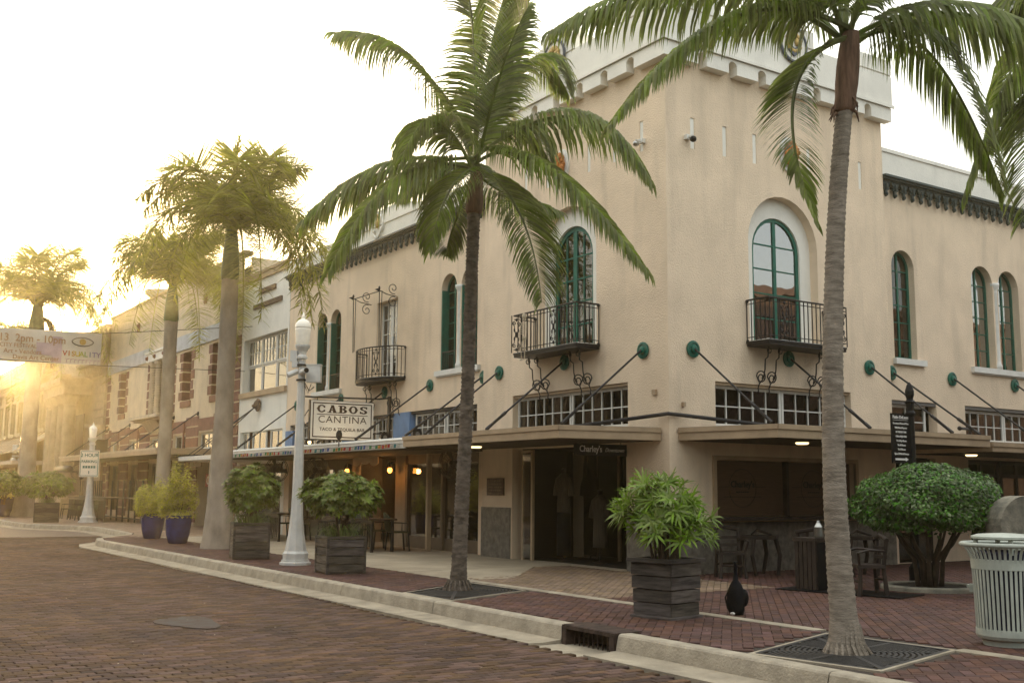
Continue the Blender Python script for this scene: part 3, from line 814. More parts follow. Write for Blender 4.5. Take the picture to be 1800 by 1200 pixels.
# wing parapets and cast iron lambrequin cornice
b = MB(LW)
b.box(-18.6, -T, -.3, .12, 8.36, 8.78); b.box(-18.62, -T, -.32, .15, 8.78, 8.86)
b.ext([(-14.6, -.25, 8.86), (-13.2, -.25, 9.22), (-10.7, -.25, 9.22), (-9.2, -.25, 8.86)], (0, .36, 0)); b.build('parapet', M_WHITE, A)
b = MB(RW); b.box(T, 20, -.3, .12, 8.44, 8.98); b.box(T, 20, -.32, .15, 8.98, 9.06); b.build('parapet', M_WHITE, A)
for fr_, a, e, zt in ((LW, -18.6, -T, 8.36), (RW, T, 20.0, 8.44)):
    b = MB(fr_); b.box(a, e, .0, .24, zt - .05, zt); b.box(a, e, .0, .19, zt - .09, zt - .05); b.box(a, e, .0, .13, zt - .12, zt - .09); b.box(a, e, 0, .055, zt - .21, zt - .12); cor = b.build('cornice', M_DGREEN, A)
    dm = MB()
    # one pendant: a lobed plate with a drop
    sil = [(-.13, 0), (-.125, -.04), (-.085, -.08), (-.06, -.13), (-.10, -.155), (-.085, -.19), (-.045, -.18), (-.035, -.25), (-.045, -.28), (0, -.345)]
    sil = sil + [(-x_, z_) for x_, z_ in sil[-2::-1]]
    fr0 = fr_
    def loc(p): return fr0(p)
    o0 = fr0((0, 0, 0))
    pend = MB(lambda p: tuple(Vector(fr0(p)) - Vector(o0)))
    pend.ext([(p[0], .012, p[1]) for p in sil], (0, .05, 0))
    pend.ball((0, .07, -.29), .03, .03, .045, 6, 4); pend.ball((0, .075, -.12), .035, .03, .08, 6, 4)
    pm = pend.mesh('cornice_drop', M_DGREEN)
    u = a + .17
    while u < e - .1:
        if fr_((u, 0, 0))[1] < 15: inst(pm, 'cornice_drop', cor, Matrix.Translation(fr_((u, .05, zt - .12))))
        u += .31
# gilt crest on the wing parapet
b = MB(LW)
for s_ in (-1, 1):
    b.tube([(-12 + s_ * (.05 + .30 * math.sin(t_ * 2.6)), .17, 8.42 + .62 * t_) for t_ in [k / 12 for k in range(13)]], [.022 + .02 * math.sin(k * 1.7) ** 2 for k in range(13)], 6)
    b.ball((-12 + s_ * .22, .17, 8.66), .06, .03, .07, 6, 4); b.ball((-12 + s_ * .28, .17, 8.88), .05, .03, .06, 6, 4)
cr = b.build('parapet_crest', M_WHITE2, A, smooth=True)
b = MB(LW); b.ball((-12, .17, 8.86), .12, .05, .16, 10, 6); b.ball((-12, .18, 9.05), .06, .05, .07, 8, 5); b.build('gilt_shield', M_CRESTG, cr, smooth=True)

# tower balcony windows in white arched recesses
for fr_, c, s_ in ((LT, -3.12, 1), (RT_, 3.12, -1)):
    bk = arch(c - 1.0, c + 1.0, 4.30, 7.40)
    hole = arch(c - .69, c + .69, 4.36, 7.00)
    wall(fr_, bk, [hole], .10, M_WHITE, A, 'arch_surround', -.20 if s_ < 0 else -.16)
    zr = [4.42, 4.95, 5.45, 5.94, 6.42, 6.94]
    if s_ > 0: w = window(fr_, A, c - .69, c + .69, 4.36, 7.00, 4, 5, -.22, M_GREEN, True, .10, .03, mid=.13, back=M_DARKIN, zsp=[4.46, 4.9, 5.38, 5.86, 6.34, 6.90])
    else: w = window(fr_, A, c - .69, c + .69, 4.36, 7.00, 2, 5, -.24, M_GREEN, True, .075, .025, mid=.085, back=M_CURTAIN, g=M_GLASSR, zsp=[4.435, 4.92, 5.42, 5.92, 6.42, 6.925])
# paired and single arched windows on the wings
def twin(fr_, a0, a1, b0, b1, z0, zt, sign):
    for (p, q) in ((a0, a1), (b0, b1)):
        # left wing leaves are dark green shutters folded inside the reveal, right wing has green casements
        window(fr_, A, p + .004, q - .004, z0 + .002, zt - .004, 2, 6, -.17, M_GREEN, True, .05, .022, mid=.05, back=M_DARKIN if sign < 0 else M_CURTAIN, g=None if sign < 0 else M_GLASSR)
    m_ = (a1 + b0) / 2
    cb = MB(fr_)
    cb.lathe((m_, -.03, z0), [(.10, 0), (.10, .10), (.075, .16), (.065, .22), (.062, zt - z0 - .62), (.07, zt - z0 - .60), (.062, zt - z0 - .57), (.075, zt - z0 - .50), (.12, zt - z0 - .42), (.12, zt - z0 - .36)], 12)
    cb.build('window_column', M_WHITE2, A, smooth=True)
    s2 = MB(fr_); s2.box(a0 - .16, b1 + .16, -.05, .09, z0 - .13, z0); s2.box(a0 - .12, b1 + .12, 0, .05, z0 - .16, z0 - .13); s2.build('sill', M_WHITE2, A)
twin(LW, -8.62, -7.86, -7.64, -6.88, 4.40, 6.82, -1)
twin(LW, -16.32, -15.56, -15.34, -14.58, 4.40, 6.82, -1)
twin(RW, 9.66, 10.52, 10.74, 11.60, 4.40, 6.85, 1)
for (p, q) in ((6.72, 7.52), (14.0, 14.8)):
    window(RW, A, p + .004, q - .004, 4.402, 6.846, 2, 6, -.15, M_GREEN, True, .06, .022, mid=.05, back=M_BLIND)
    s2 = MB(RW); s2.box(p - .06, q + .22, -.05, .09, 4.27, 4.40); s2.build('sill', M_WHITE2, A)
# shutters standing in the left reveals of the wing's twin windows
for u in (-8.62, -7.64, -16.32, -15.34):
    b = MB(LW); b.box(u + .01, u + .05, -.165, -.01, 4.42, 6.44); b.build('shutter', M_GREEN, A)
    b = MB(LW)
    b.box(u + .05, u + .72, -.03, -.012, 4.85, 4.875)
    for k in range(7): b.box(u + .08 + k * .10, u + .095 + k * .10, -.03, -.015, 4.40, 4.86)
    b.build('window_guard', M_IRON, A)
# french door on the wing
fd = window(LW, A, -12.20, -11.00, 4.44, 6.60, 4, 5, -.16, M_WHITE2, False, .07, .022, mid=.16, back=M_DARKIN, name='french_door')
b = MB(LW); b.box(-11.52, -11.50, -.155, -.149, 5.35, 5.62); b.build('blue_tape', M_BLUE, fd)

# transom windows
for fr_, a, e, n_, cols in ((LT, -5.12, -1.16, 2, 6), (RT_, 1.16, 5.02, 2, 5)):
    w_ = (e - a) / n_
    for k in range(n_):
        window(fr_, A, a + k * w_ + .01, a + (k + 1) * w_ - .01, 2.705, 3.48, cols, 2, -.14, M_WHITE2, False, .055, .022, back=(M_BLIND if fr_ is LT else M_DARKIN), name='transom_window', backd=.13)
    b = MB(fr_); b.box(a, e, -.26, -.04, 3.482, 3.538); b.build('lintel', M_CANOPY, A)
for a, e, n_, bk in ((-18.2, -14.3, 3, M_BLIND), (-13.45, -11.1, 2, M_BLIND), (-10.1, -6.9, 2, M_CURTAIN)):
    w_ = (e - a) / n_
    for k in range(n_):
        window(LW, A, a + k * w_ + .04, a + (k + 1) * w_ - .04, 2.705, 3.40, 5, 2, -.12, M_WHITE2, False, .05, .02, back=bk, name='transom_window', backd=.08)
    b = MB(LW); b.box(a - .1, e + .1, -.21, -.03, 3.41, 3.476); b.build('lintel', M_IRON, A)
for u0, u1 in ((-18.6, -18.0), (-14.25, -13.5), (-11.05, -10.15)):
    b = MB(LW); b.box(u0, u1, -.20, .02, 2.66, 3.474 if u0 > -18.5 else 3.30); b.build('blue_pilaster', M_BLUE, A)
window(RW, A, 6.52, 7.9, 2.67, 3.40, 2, 2, -.14, M_WHITE2, False, .06, .022, back=M_DARKIN, name='transom_window')
for k in range(2):
    window(RW, A, 9.2 + k * 1.68, 10.86 + k * 1.68, 2.67, 3.38, 5, 2, -.12, M_WHITE2, False, .055, .02, back=M_CURTAIN, name='transom_window', backd=.15)
for a, e in ((6.5, 8.12), (9.18, 12.6)):
    b = MB(RW); b.box(a, e, -.21, -.02, 3.40, 3.476); b.build('lintel', M_ROOF, A)

# ---------------------------------------------------------------- balconies
def spiral(c, r0, r1, a0, turns, n=22):
    return [(c[0] + (r0 + (r1 - r0) * k / n) * math.cos(a0 + turns * 2 * PI * k / n), c[1] + (r0 + (r1 - r0) * k / n) * math.sin(a0 + turns * 2 * PI * k / n)) for k in range(n + 1)]
def bracket(fr_, u, parent, zf, dep, m=None):
    """wrought iron S bracket standing out from the wall below a balcony"""
    b = MB(fr_)
    p = [(d_, z_) for d_, z_ in [(dep * .75, zf - .02), (dep * .70, zf - .22), (dep * .55, zf - .26), (dep * .52, zf - .45), (dep * .42, zf - .62), (dep * .2, zf - .72), (.06, zf - .62)]]
    s1 = spiral((.135, zf - .60), .135, .03, PI * .9, -1.6)
    b.tube([(u, d_, z_) for d_, z_ in p[:5]], .014, 5); b.tube([(u, max(.02, d_), z_) for d_, z_ in p[4:6]] + [(u, max(.02, d_), z_) for d_, z_ in s1], .013, 5)
    b.tube([(u, .09, zf - .71), (u, .05, zf - .80), (u, .06, zf - .86), (u, .015, zf - .92)], .013, 5)
    s2 = spiral((dep * .80, zf - .10), .07, .02, PI / 2, 1.4, 14)
    b.tube([(u, d_, z_) for d_, z_ in s2], .011, 5)
    b.build('bracket', M_IRON, parent)
def balcony(fr_, u0, u1, zf, zr, dep, bow=0.0, nb=13, brk=(), panels=(0.5,)):
    def dd(u): return dep + bow * (1 - ((u - (u0 + u1) / 2) / ((u1 - u0) / 2)) ** 2)
    us = [u0 + (u1 - u0) * k / 12 for k in range(13)] if bow else [u0, u1]
    sl_ = MB(fr_)
    sl_.ext([(u0, .005, zf - .10)] + [(u, dd(u), zf - .10) for u in us] + [(u1, .005, zf - .10)], (0, 0, .055))
    sl_.ext([(u0 - .02, .005, zf - .045)] + [(u, dd(u) + .02, zf - .045) for u in us] + [(u1 + .02, .005, zf - .045)], (0, 0, .035))
    root = sl_.build('balcony', M_IRON, A)
    dk = MB(fr_); dk.ext([(u0 + .03, .01, zf - .009)] + [(u, dd(u) - .03, zf - .009) for u in us] + [(u1 - .03, .01, zf - .009)], (0, 0, .02)); dk.build('deck', M_WHITE2, root)
    line = [(u0, .02)] + [(u, dd(u)) for u in us] + [(u1, .02)]
    r_ = MB(fr_)
    r_.tube([(p[0], p[1], zr) for p in line], .018, 6); r_.tube([(p[0], p[1], zr - .08) for p in line], .009, 5); r_.tube([(p[0], p[1], zf + .07) for p in line], .010, 5)
    for e_ in (line[0], line[-1]):
        r_.ball((e_[0], e_[1] + .01, zr - .02), .035, .03, .04, 8, 5); r_.ball((e_[0], e_[1] + .01, zf), .03, .03, .04, 8, 5)
    r_.build('railing', M_IRON, root)
    # balusters
    seg = list(zip(line, line[1:])); tot_ = sum(math.dist(a, b_) for a, b_ in seg)
    n_ = max(8, int(tot_ / .115)); bal = MB(); bal.box(-.008, .008, -.008, .008, 0, zr - zf); bm_ = bal.mesh('baluster', M_IRON)
    pan = [tot_ * q for q in panels]
    for k in range(n_ + 1):
        s_ = tot_ * k / n_; acc = 0
        if any(abs(s_ - q) < .14 for q in pan): continue
        for a, b_ in seg:
            L_ = math.dist(a, b_)
            if s_ <= acc + L_ + 1e-6:
                t_ = (s_ - acc) / L_; u = a[0] + (b_[0] - a[0]) * t_; d_ = a[1] + (b_[1] - a[1]) * t_
                inst(bm_, 'baluster', root, Matrix.Translation(fr_((u, d_, zf))))
                break
            acc += L_
    for q in pan:
        acc = 0
        for a, b_ in seg:
            L_ = math.dist(a, b_)
            if q <= acc + L_:
                t_ = (q - acc) / L_; c = Vector((a[0] + (b_[0] - a[0]) * t_, a[1] + (b_[1] - a[1]) * t_)); dr = Vector((b_[0] - a[0], b_[1] - a[1])).normalized()
                h = zr - zf
                sp_ = MB(fr_)
                def W_(x_, z_): return (c.x + dr.x * x_, c.y + dr.y * x_, zf + z_)
                for x_ in (-.12, .12): sp_.tube([W_(x_, 0), W_(x_, h)], .012, 5)
                for sg in (-1, 1):
                    sp_.tube([W_(sg * x_, z_) for x_, z_ in spiral((.055, h * .80), .05, .012, -PI / 2, 1.4, 14)], .010, 4)
                    sp_.tube([W_(sg * x_, z_) for x_, z_ in spiral((.055, h * .20), .05, .012, PI / 2, -1.4, 14)], .010, 4)
                    sp_.tube([W_(sg * .055, h * .74), W_(sg * .02, h * .5), W_(sg * .055, h * .26)], .010, 4)
                    sp_.ball(W_(sg * .05, h * .62), .028, .015, .05, 6, 4); sp_.ball(W_(sg * .05, h * .38), .028, .015, .05, 6, 4)
                sp_.ball(W_(0, h * .5), .03, .02, .07, 6, 4); sp_.ball(W_(0, h * .9), .03, .02, .04, 6, 4); sp_.ball(W_(0, h * .1), .03, .02, .04, 6, 4)
                sp_.build('scroll_panel', M_IRON, root)
                break
            acc += L_
    for u in brk: bracket(fr_, u, root, zf - .09, dep * .8)
    return root
bl = balcony(LT, -4.22, -2.02, 4.36, 5.16, .58, brk=(-4.0, -3.7, -2.55, -2.25), panels=(.15, .60))
br = balcony(RT_, 2.02, 4.22, 4.36, 5.16, .58, brk=(2.25, 2.55, 3.7, 4.0), panels=(.30, .86))
bf = balcony(LW, -12.75, -10.45, 4.42, 5.22, .30, .42, brk=(-12.5, -12.2, -11.0, -10.7), panels=(.14, .70))
# iron awning frame above the wing balcony
b = MB(LW)
for u in (-12.55, -10.95):
    b.tube([(u, .55, 5.22), (u, .58, 6.78)], .014, 5); b.tube([(u + .22, .62, 5.22), (u + .2, .60, 6.70)], .011, 5)
    b.tube([(u, .02, 6.62), (u, .35, 6.66), (u, .60, 6.75)], .013, 5)
    b.ext([(u - .02, .60, 6.80), (u, .72, 6.75), (u + .02, .60, 6.70)], (.01, 0, 0)); b.ball((u, .58, 6.80), .03, .03, .06, 6, 4)
    b.tube([(u, d_, z_) for d_, z_ in spiral((.16, 6.84), .16, .03, -PI * .6, 1.3, 18)], .012, 5)
    b.tube([(u, d_, z_) for d_, z_ in spiral((.16, 6.46), .16, .03, PI * .6, -1.3, 18)], .012, 5)
b.tube([(-12.6, .58, 6.72), (-10.9, .58, 6.72)], .014, 5)
b.build('awning_frame', M_IRON, A)

# ---------------------------------------------------------------- canopies and tie rods
def canopy(fr_, plan, z0, z1, m=M_CANOPY):
    b = MB(fr_)
    k = len(plan)
    b.ext([(p[0], p[1], z0) for p in plan], (0, 0, z1 - z0))
    root = b.build('canopy', m, A)
    e = MB(fr_)
    for p, q in [e_ for e_ in zip(plan, plan[1:] + plan[:1]) if max(e_[0][1], e_[1][1]) > 1]:
        e.beam((p[0], max(.03, p[1] + .004), z1 - .035), (q[0], max(.03, q[1] + .004), z1 - .035), .04, .085)
    e.build('edge_trim', m, root)
    s_ = MB(fr_); cx = sum(p[0] for p in plan) / k; cy = sum(p[1] for p in plan) / k
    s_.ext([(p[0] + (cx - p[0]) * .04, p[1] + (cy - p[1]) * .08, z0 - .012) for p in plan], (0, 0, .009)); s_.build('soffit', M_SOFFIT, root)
    t_ = MB(fr_); t_.ext([(p[0] + (cx - p[0]) * .01, p[1] + (cy - p[1]) * .02, z1 + .003) for p in plan], (0, 0, .012)); t_.build('roof_felt', M_ROOF, root)
    return root
cl = canopy(LT, [(-.20, .02), (-0.62, 2.02), (-6.42, 2.02), (-6.42, -.13), (-6.36, -.13), (-6.2, .02)], 2.40, 2.62)
cr_ = canopy(RT_, [(.20, .02), (.62, 2.02), (6.7, 2.02), (6.7, -.13), (6.36, -.13), (6.2, .02)], 2.40, 2.62)
cr2 = canopy(RW, [(6.85, .02), (6.85, 2.12), (16.2, 2.12), (16.2, .02)], 2.32, 2.50)
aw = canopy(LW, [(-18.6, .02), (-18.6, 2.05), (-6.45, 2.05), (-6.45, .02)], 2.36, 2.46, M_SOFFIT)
b = MB(LW); b.box(-18.62, -6.46, 2.05, 2.10, 2.38, 2.56); b.ext([(-18.62, 2.12, 2.56), (-6.46, 2.12, 2.56), (-6.46, 1.7, 2.64), (-18.62, 1.7, 2.64)], (0, 0, .015)); b.build('white_fascia', M_WHITE2, aw)
DISC = [(.125, 0), (.155, .012), (.16, .04), (.12, .05), (.115, .035), (.075, .04), (.07, .075), (.03, .085), (.0, .085)]
def rod(fr_, u, zw, dcan, zc, m=M_GREEN):
    b = MB(fr_); b.lathe((u, .0, zw), DISC, 20, axis='y'); dsc = b.build('anchor_disc', m, A, smooth=False)
    r_ = MB(fr_); a = Vector((u, .07, zw)); c = Vector((u, dcan, zc + .02))
    r_.tube([a, c], .021, 6)
    d_ = (c - a).normalized(); q = c - d_ * .52; q2 = c - d_ * .10
    for s_ in (-.022, .022): r_.beam(q + Vector((0, 0, s_)), q2 + Vector((0, 0, s_)), .02, .02)
    r_.tube([q - d_ * .06, q + d_ * .05], .035, 6); r_.tube([q2 - d_ * .05, c], .035, 6)
    r_.build('tie_rod', M_IRON, dsc)
for u in (-.68, -3.17, -5.65): rod(LT, u, 4.10, 1.92, 2.63)
for u in (.59, 3.16, 5.63): rod(RT_, u, 4.10, 1.92, 2.63)
for u in (-6.55, -9.1): rod(LW, u, 4.08, 2.05, 2.63)
for u in (-11.6, -14.4, -17.75): rod(LW, u, 4.08, 1.95, 2.63)
rod(RW, 6.55, 4.06, 2.05, 2.63)
for u in (8.72, 11.2): rod(RW, u, 4.06, 2.05, 2.52)
# drain pipe that runs round the tower corner over the canopies
b = MB(); b.tube([(-1.55, -1.1, 2.66), (-.2, -.08, 2.86), (.0, .0, 2.87)][:2] + [(.08, -.10, 2.87), (.06, .2, 2.86), (1.1, 1.6, 2.66)], .035, 8); b.build('corner_pipe', M_IRON, A)
b = MB(RW); b.tube([(8.95, .25, 2.52), (8.95, .25, 2.85), (8.95, .28, 2.92), (8.25, .5, 2.90), (8.2, .5, 2.90)], .035, 8); b.ball((8.2, .5, 2.9), .05); b.build('vent_pipe', M_IRON, A)
# round soffit lamps
for k, (fr_, u, d_, z_) in enumerate(((LT, -4.7, 1.2, 2.385), (RT_, 2.2, 1.15, 2.385), (RT_, 5.1, 1.05, 2.385), (RW, 7.9, .95, 2.305))):
    b = MB(fr_); b.lathe((u, d_, z_ - .035), [(.02, 0), (.10, .0), (.12, .02), (.12, .035)], 18); b.build('soffit_lamp', M_DOWN, cl if fr_ is LT else (cr_ if fr_ is RT_ else cr2))
# dome cameras and small wall fittings
for fr_, u in ((LT, -.64), (RT_, .52)):
    b = MB(fr_); b.box(u - .06, u + .06, 0, .08, 8.11, 8.20); b.beam((u, .06, 8.16), (u, .19, 8.14), .04); cmx = b.build('wall_camera', M_WHITE2, A)
    b = MB(fr_); b.ball((u, .19, 8.08), .065, .065, .06, 12, 8); b.build('dome', M_SILVER if fr_ is LT else M_BLACK, cmx, smooth=True)
b = MB(RT_); b.box(.30, .36, 0, .06, 3.02, 3.1); b.build('wall_fitting', M_CANOPY, A)
b = MB(LT); b.box(-.42, -.32, 0, .05, 3.24, 3.34); b.build('wall_fitting', M_CANOPY, A)

# ---------------------------------------------------------------- ground floor
# granite dado panels
def dado(fr_, u0, u1, zt, n_, d_=.025):
    for k in range(n_):
        b = MB(fr_); w_ = (u1 - u0) / n_; b.box(u0 + k * w_ + .003, u0 + (k + 1) * w_ - .003, 0.002, d_, 0, zt); b.build('granite_panel', M_GRANITE, A)
dado(LT, -6.35, -5.16, 1.10, 1); dado(LT, -1.20, .022, 1.08, 1); dado(RT_, 0.0, 5.05, .92, 5); dado(RT_, 5.06, 6.3, 1.08, 2)
for q_ in ((-5.20, -5.12, -2.4, -.29, 0, 2.37), (-1.22, -1.14, -2.4, -.29, 0, 2.37), (-5.3, -.9, -2.45, -2.402, 0, 2.368)):
    b = MB(LT); b.box(*q_); b.build('lobby_wall', M_DARKIN, A)  # near black colour stands for the shade inside the doorway
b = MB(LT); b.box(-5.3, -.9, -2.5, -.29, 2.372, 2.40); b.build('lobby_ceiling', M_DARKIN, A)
# doorway: glazed showcase on the left, dark glass screen behind
b = MB(LT)
for u, d_ in ((-4.86, -.10), (-4.46, -.06)): b.box(u - .03, u + .03, d_ - .06, d_, 0, 2.34)
b.box(-4.86, -4.46, -.12, -.06, 2.28, 2.34); b.box(-1.34, -1.24, -.2, -.1, 0, 2.36)
for u in (-3.3, -2.1): b.box(u - .03, u + .03, -1.56, -1.5, 0, 2.3)
b.box(-3.3, -1.25, -1.56, -1.5, 2.24, 2.30)
b.build('door_frame', M_CANOPY, A)
for (u0, u1, d_) in ((-4.83, -4.49, -.09), (-3.27, -2.13, -1.53), (-2.07, -1.25, -1.53)):
    b = MB(LT); b.box(u0, u1, d_ - .008, d_, .04, 2.26); b.build('door_glass', M_GLASSD, A)
b = MB(LT); b.box(-4.43, -3.33, -1.0, -.98, .04, 2.3); b.build('door_glass', M_GLASSD, A)
# bronze plaque on the pier
b = MB(LT); b.box(-6.10, -5.42, .0, .035, 1.36, 1.74); pq = b.build('plaque', M_BRONZE, A)
b = MB(LT)
for k in range(5):
    z_ = 1.70 - k * .068
    u = -6.04
    while u < -5.5:
        w_ = R.uniform(.03, .10); b.box(u, min(u + w_, -5.48), .03, .046, z_ - .045, z_); u += w_ + .025
b.build('relief_lettering', mat('worn bronze relief', (0.17, 0.12, 0.09), 0.5, 0.2, 9), pq)
# serving window
b = MB(RT_)
b.box(1.04, 1.12, -.02, .05, .98, 2.15); b.box(5.05, 5.13, -.02, .05, .98, 2.15); b.box(1.12, 5.05, -.02, .05, 2.07, 2.15); b.build('window_surround', M_CANOPY, A)
b = MB(RT_); b.box(.98, 5.2, -.05, .30, .955, 1.02); b.build('counter_ledge', M_WOODD, A)
M_SHUT = mat('brown roller blind', (0.090, 0.048, 0.026), 0.6, 0.15, 3, stretch=(1, 1, 14))
for u0, u1 in ((1.13, 3.05), (3.13, 5.04)):
    b = MB(RT_); b.box(u0, u1, -.16, -.12, 1.03, 2.06); bl_ = b.build('serving_blind', M_SHUT, A)
    c = ((u0 + u1) / 2 - .15, 1.55)
    b = MB(RT_); ci = [(c[0] + .36 * math.cos(2 * PI * k / 36), -.112, c[1] + .36 * math.sin(2 * PI * k / 36)) for k in range(37)]; b.tube(ci, .006, 4)
    for sg in (-1, 1):
        b.box(c[0] + (sg * .36 if sg < 0 else .36) - (.26 if sg < 0 else 0), c[0] + (sg * .36 if sg < 0 else .36) + (.26 if sg > 0 else 0), -.118, -.11, c[1] + .02, c[1] + .03)
    b.box(c[0] - .5, c[0] + .5, -.118, -.11, c[1] - .17, c[1] - .16)
    b.build('emblem_ring', M_BLACK, bl_)
    text("Charley's", .17, face_matrix((-.108 + 0.0, c[0], c[1] + .07), (0, 1, 0)), M_BLACK, parent=bl_, bold=.004, extrude=.003)
    b = MB(RT_)
    for q_ in range(6): b.box(c[0] - .17 + q_ * .058, c[0] - .17 + q_ * .058 + .04, -.116, -.109, c[1] - .085, c[1] - .06)
    b.build('small_print', M_BLACK, bl_)
b = MB(RT_); b.box(3.06, 3.12, -.15, -.02, 1.02, 2.07); b.build('mullion', M_WOODD, A)
# doors of the patio wing
for u0, u1, z1 in ((6.62, 7.98, 2.23), (9.22, 10.6, 2.23), (10.66, 12.0, 2.23), (12.06, 13.46, 2.23)):
    b = MB(RW)
    for a, c in ((u0, u0 + .09), (u1 - .09, u1), ((u0 + u1) / 2 - .05, (u0 + u1) / 2 + .05)): b.box(a, c, -.20, -.14, .0, z1)
    b.box(u0 + .09, (u0 + u1) / 2 - .05, -.195, -.145, 1.85, 1.93); b.box((u0 + u1) / 2 + .05, u1 - .09, -.195, -.145, 1.85, 1.93); b.box(u0 + .09, u1 - .09, -.195, -.145, z1 - .08, z1 - .002)
    d_ = b.build('door', M_WOODD, A)
    for a, c in ((u0 + .09, (u0 + u1) / 2 - .05), ((u0 + u1) / 2 + .05, u1 - .09)):
        b = MB(RW); b.box(a, c, -.178, -.170, .05, 1.85); b.build('pane', M_GLASSD, d_)
b = MB(RW); b.box(8.55, 8.85, 0, .04, 1.0, 1.75); b.build('notice_frame', M_BLACK, A)

# shop front of the cantina
CB = LW
b = MB(CB); b.box(-10.45, -6.75, -.20, -.12, 2.12, 2.36); b.box(-10.45, -6.75, -.20, -.12, 0, .30)
for u in (-10.40, -8.55, -6.80): b.box(u - .05, u + .05, -.19, -.06, 0, 2.12)
b.build('shopfront_frame', mat('grey brown shopfront paint', (0.13, 0.095, 0.065), 0.6, 0.1, 4), A)
for u0, u1 in ((-10.34, -8.61), (-8.49, -6.86)):
    b = MB(CB); b.box(u0, u1, -.14, -.132, .30, 2.12); b.build('shop_pane', M_GLASSD, A)
b = MB(CB); b.box(-8.60, -8.50, .25, .36, 0, 2.36); b.build('awning_post', M_CANOPY, A)
SHOPF = MATS['grey brown shopfront paint']
b = MB(CB)
for u in (-18.15, -17.0, -15.9, -14.9, -13.75): b.box(u - .06, u + .06, -.65, -.5, 0, 2.36)
b.box(-18.2, -13.7, -.66, -.5, 2.05, 2.36); b.box(-18.2, -13.7, -.64, -.52, 0, .5); b.build('shopfront_frame', SHOPF, A)
us = (-18.15, -17.0, -15.9, -14.9, -13.75)
for u0, u1 in zip(us, us[1:]):
    b = MB(CB); b.box(u0 + .06, u1 - .06, -.58, -.57, .5, 2.05); b.build('shop_pane', M_GLASSD, A)
for u0, u1 in ((-13.7, -13.15), (-11.05, -10.5)):
    b = MB(CB); b.box(u0, u1, -.75, -.08, 0, 2.36); b.build('entry_pier', mat('cream pier paint', (0.30, 0.235, 0.16), 0.7, 0.12, 3), A)
b = MB(CB); b.box(-13.15, -11.05, -1.9, -1.8, 0, 2.36); b.build('entry_wall', M_WARMIN, A)
b = MB(CB); b.box(-12.6, -11.7, -1.8, -1.76, 0.02, 2.05); ed = b.build('entry_door', M_WOODD, A)
b = MB(CB)
for u0, u1 in ((-12.5, -12.2), (-12.1, -11.8)): b.box(u0, u1, -1.76, -1.74, 1.1, 1.8)
b.build('menu_sheet', M_CURTAIN, ed)
b = MB(CB)   # scalloped valance over the entry
pts = [(-12.9, 2.34)] + [(-12.9 + 1.55 * k / 24, 2.16 - .07 * abs(math.sin(PI * 3 * k / 24)) + .04 * (abs(k - 12) < 5)) for k in range(25)] + [(-11.35, 2.34)]
b.ext([(p[0], .30, p[1]) for p in pts], (0, -.03, 0)); b.build('valance', M_CANOPY, A)
b = MB(); b.box(-18.1, -6.7, 4.6, 4.65, 0, 2.5); b.build('back_wall', M_WARMIN, A)
b = MB(CB); b.box(-18.1, -6.6, -4.4, -.25, 2.5, 2.55); b.build('ceiling', mat('amber ceiling', (0.25, 0.13, 0.06), 0.8, 0.2, 2), A)
# ------------------------------------------------------------------ white building next door
B_ = thing('white_building', 'narrow white building with a triple sash window beside the cream corner building', 'building', (-20.9, .15, 0))
wall(LW, rect(-23.1, -18.62, -.01, 8.75), [rect(-22.85, -18.75, 4.80, 6.72), rect(-22.9, -18.9, 2.75, 3.42), rect(-22.8, -18.9, -.01, 2.3)], .28, M_WHITE, B_)
b = MB(LW); b.box(-23.1, -18.62, -.3, .06, 8.75, 8.95); b.box(-23.1, -18.62, .0, .09, 8.95, 9.05); b.build('coping', M_CANOPY, B_)
b = MB(LW); b.box(-23.1, -18.62, -12, -.31, 8.2, 8.4); b.build('roof', M_ROOF, B_)
b = MB(LW); b.box(-23.0, -18.64, -2.6, -2.5, 0, 8.2); b.box(-23, -18.64, -2.5, -.3, 2.4, 2.6); b.build('inner_wall', M_DARKIN, B_)
for k in range(3):
    u0 = -22.83 + k * 1.365
    w = window(LW, B_, u0 + .02, u0 + 1.345, 5.75, 6.70, 4, 2, -.17, M_WHITE2, False, .06, .022, back=M_CURTAIN, name='window', backd=.2)
    w = window(LW, B_, u0 + .02, u0 + 1.345, 4.82, 5.748, 1, 1, -.20, M_WHITE2, False, .06, .022, back=M_DARKIN, name='window', backd=.2)
b = MB(LW); b.box(-22.95, -18.65, -.06, .10, 4.62, 4.80); b.build('sill', M_CANOPY, B_)
b = MB(LW); b.box(-21.3, -19.9, 0, .07, 8.22, 8.38); b.box(-21.9, -19.3, 0, .07, 7.72, 7.88); b.build('brown_bar', mat('brown trim', (0.16, 0.11, 0.075), 0.8, 0.1, 4), B_)
for k, (a, c) in enumerate(((-22.85, -22.3), (-21.9, -20.6), (-20.2, -18.95))):
    window(LW, B_, a, c, 2.76, 3.41, 2, 1, -.10, M_WHITE2, False, .05, .02, back=M_BLIND, name='transom_window', backd=.12)
b = MB(LW)
for k in range(14):
    w_ = 2 * PI * k / 14; b.ball((-21.05 + .14 * math.cos(w_), .08, 4.30 + .17 * math.sin(w_)), .06, .05, .06, 6, 4)
b.ball((-21.05, .10, 4.30), .14, .13, .17, 10, 6); b.ball((-21.05, .22, 4.26), .07, .08, .06, 8, 5); b.build('lion_boss', MATS['brown trim'], B_, smooth=True)
b = MB(LW)
for u in (-22.6, -22.0, -20.9): b.tube([(-21.05, .2, 4.2), (u, 1.95, 2.55)], .018, 5)
b.build('tie_rod', M_IRON, B_)
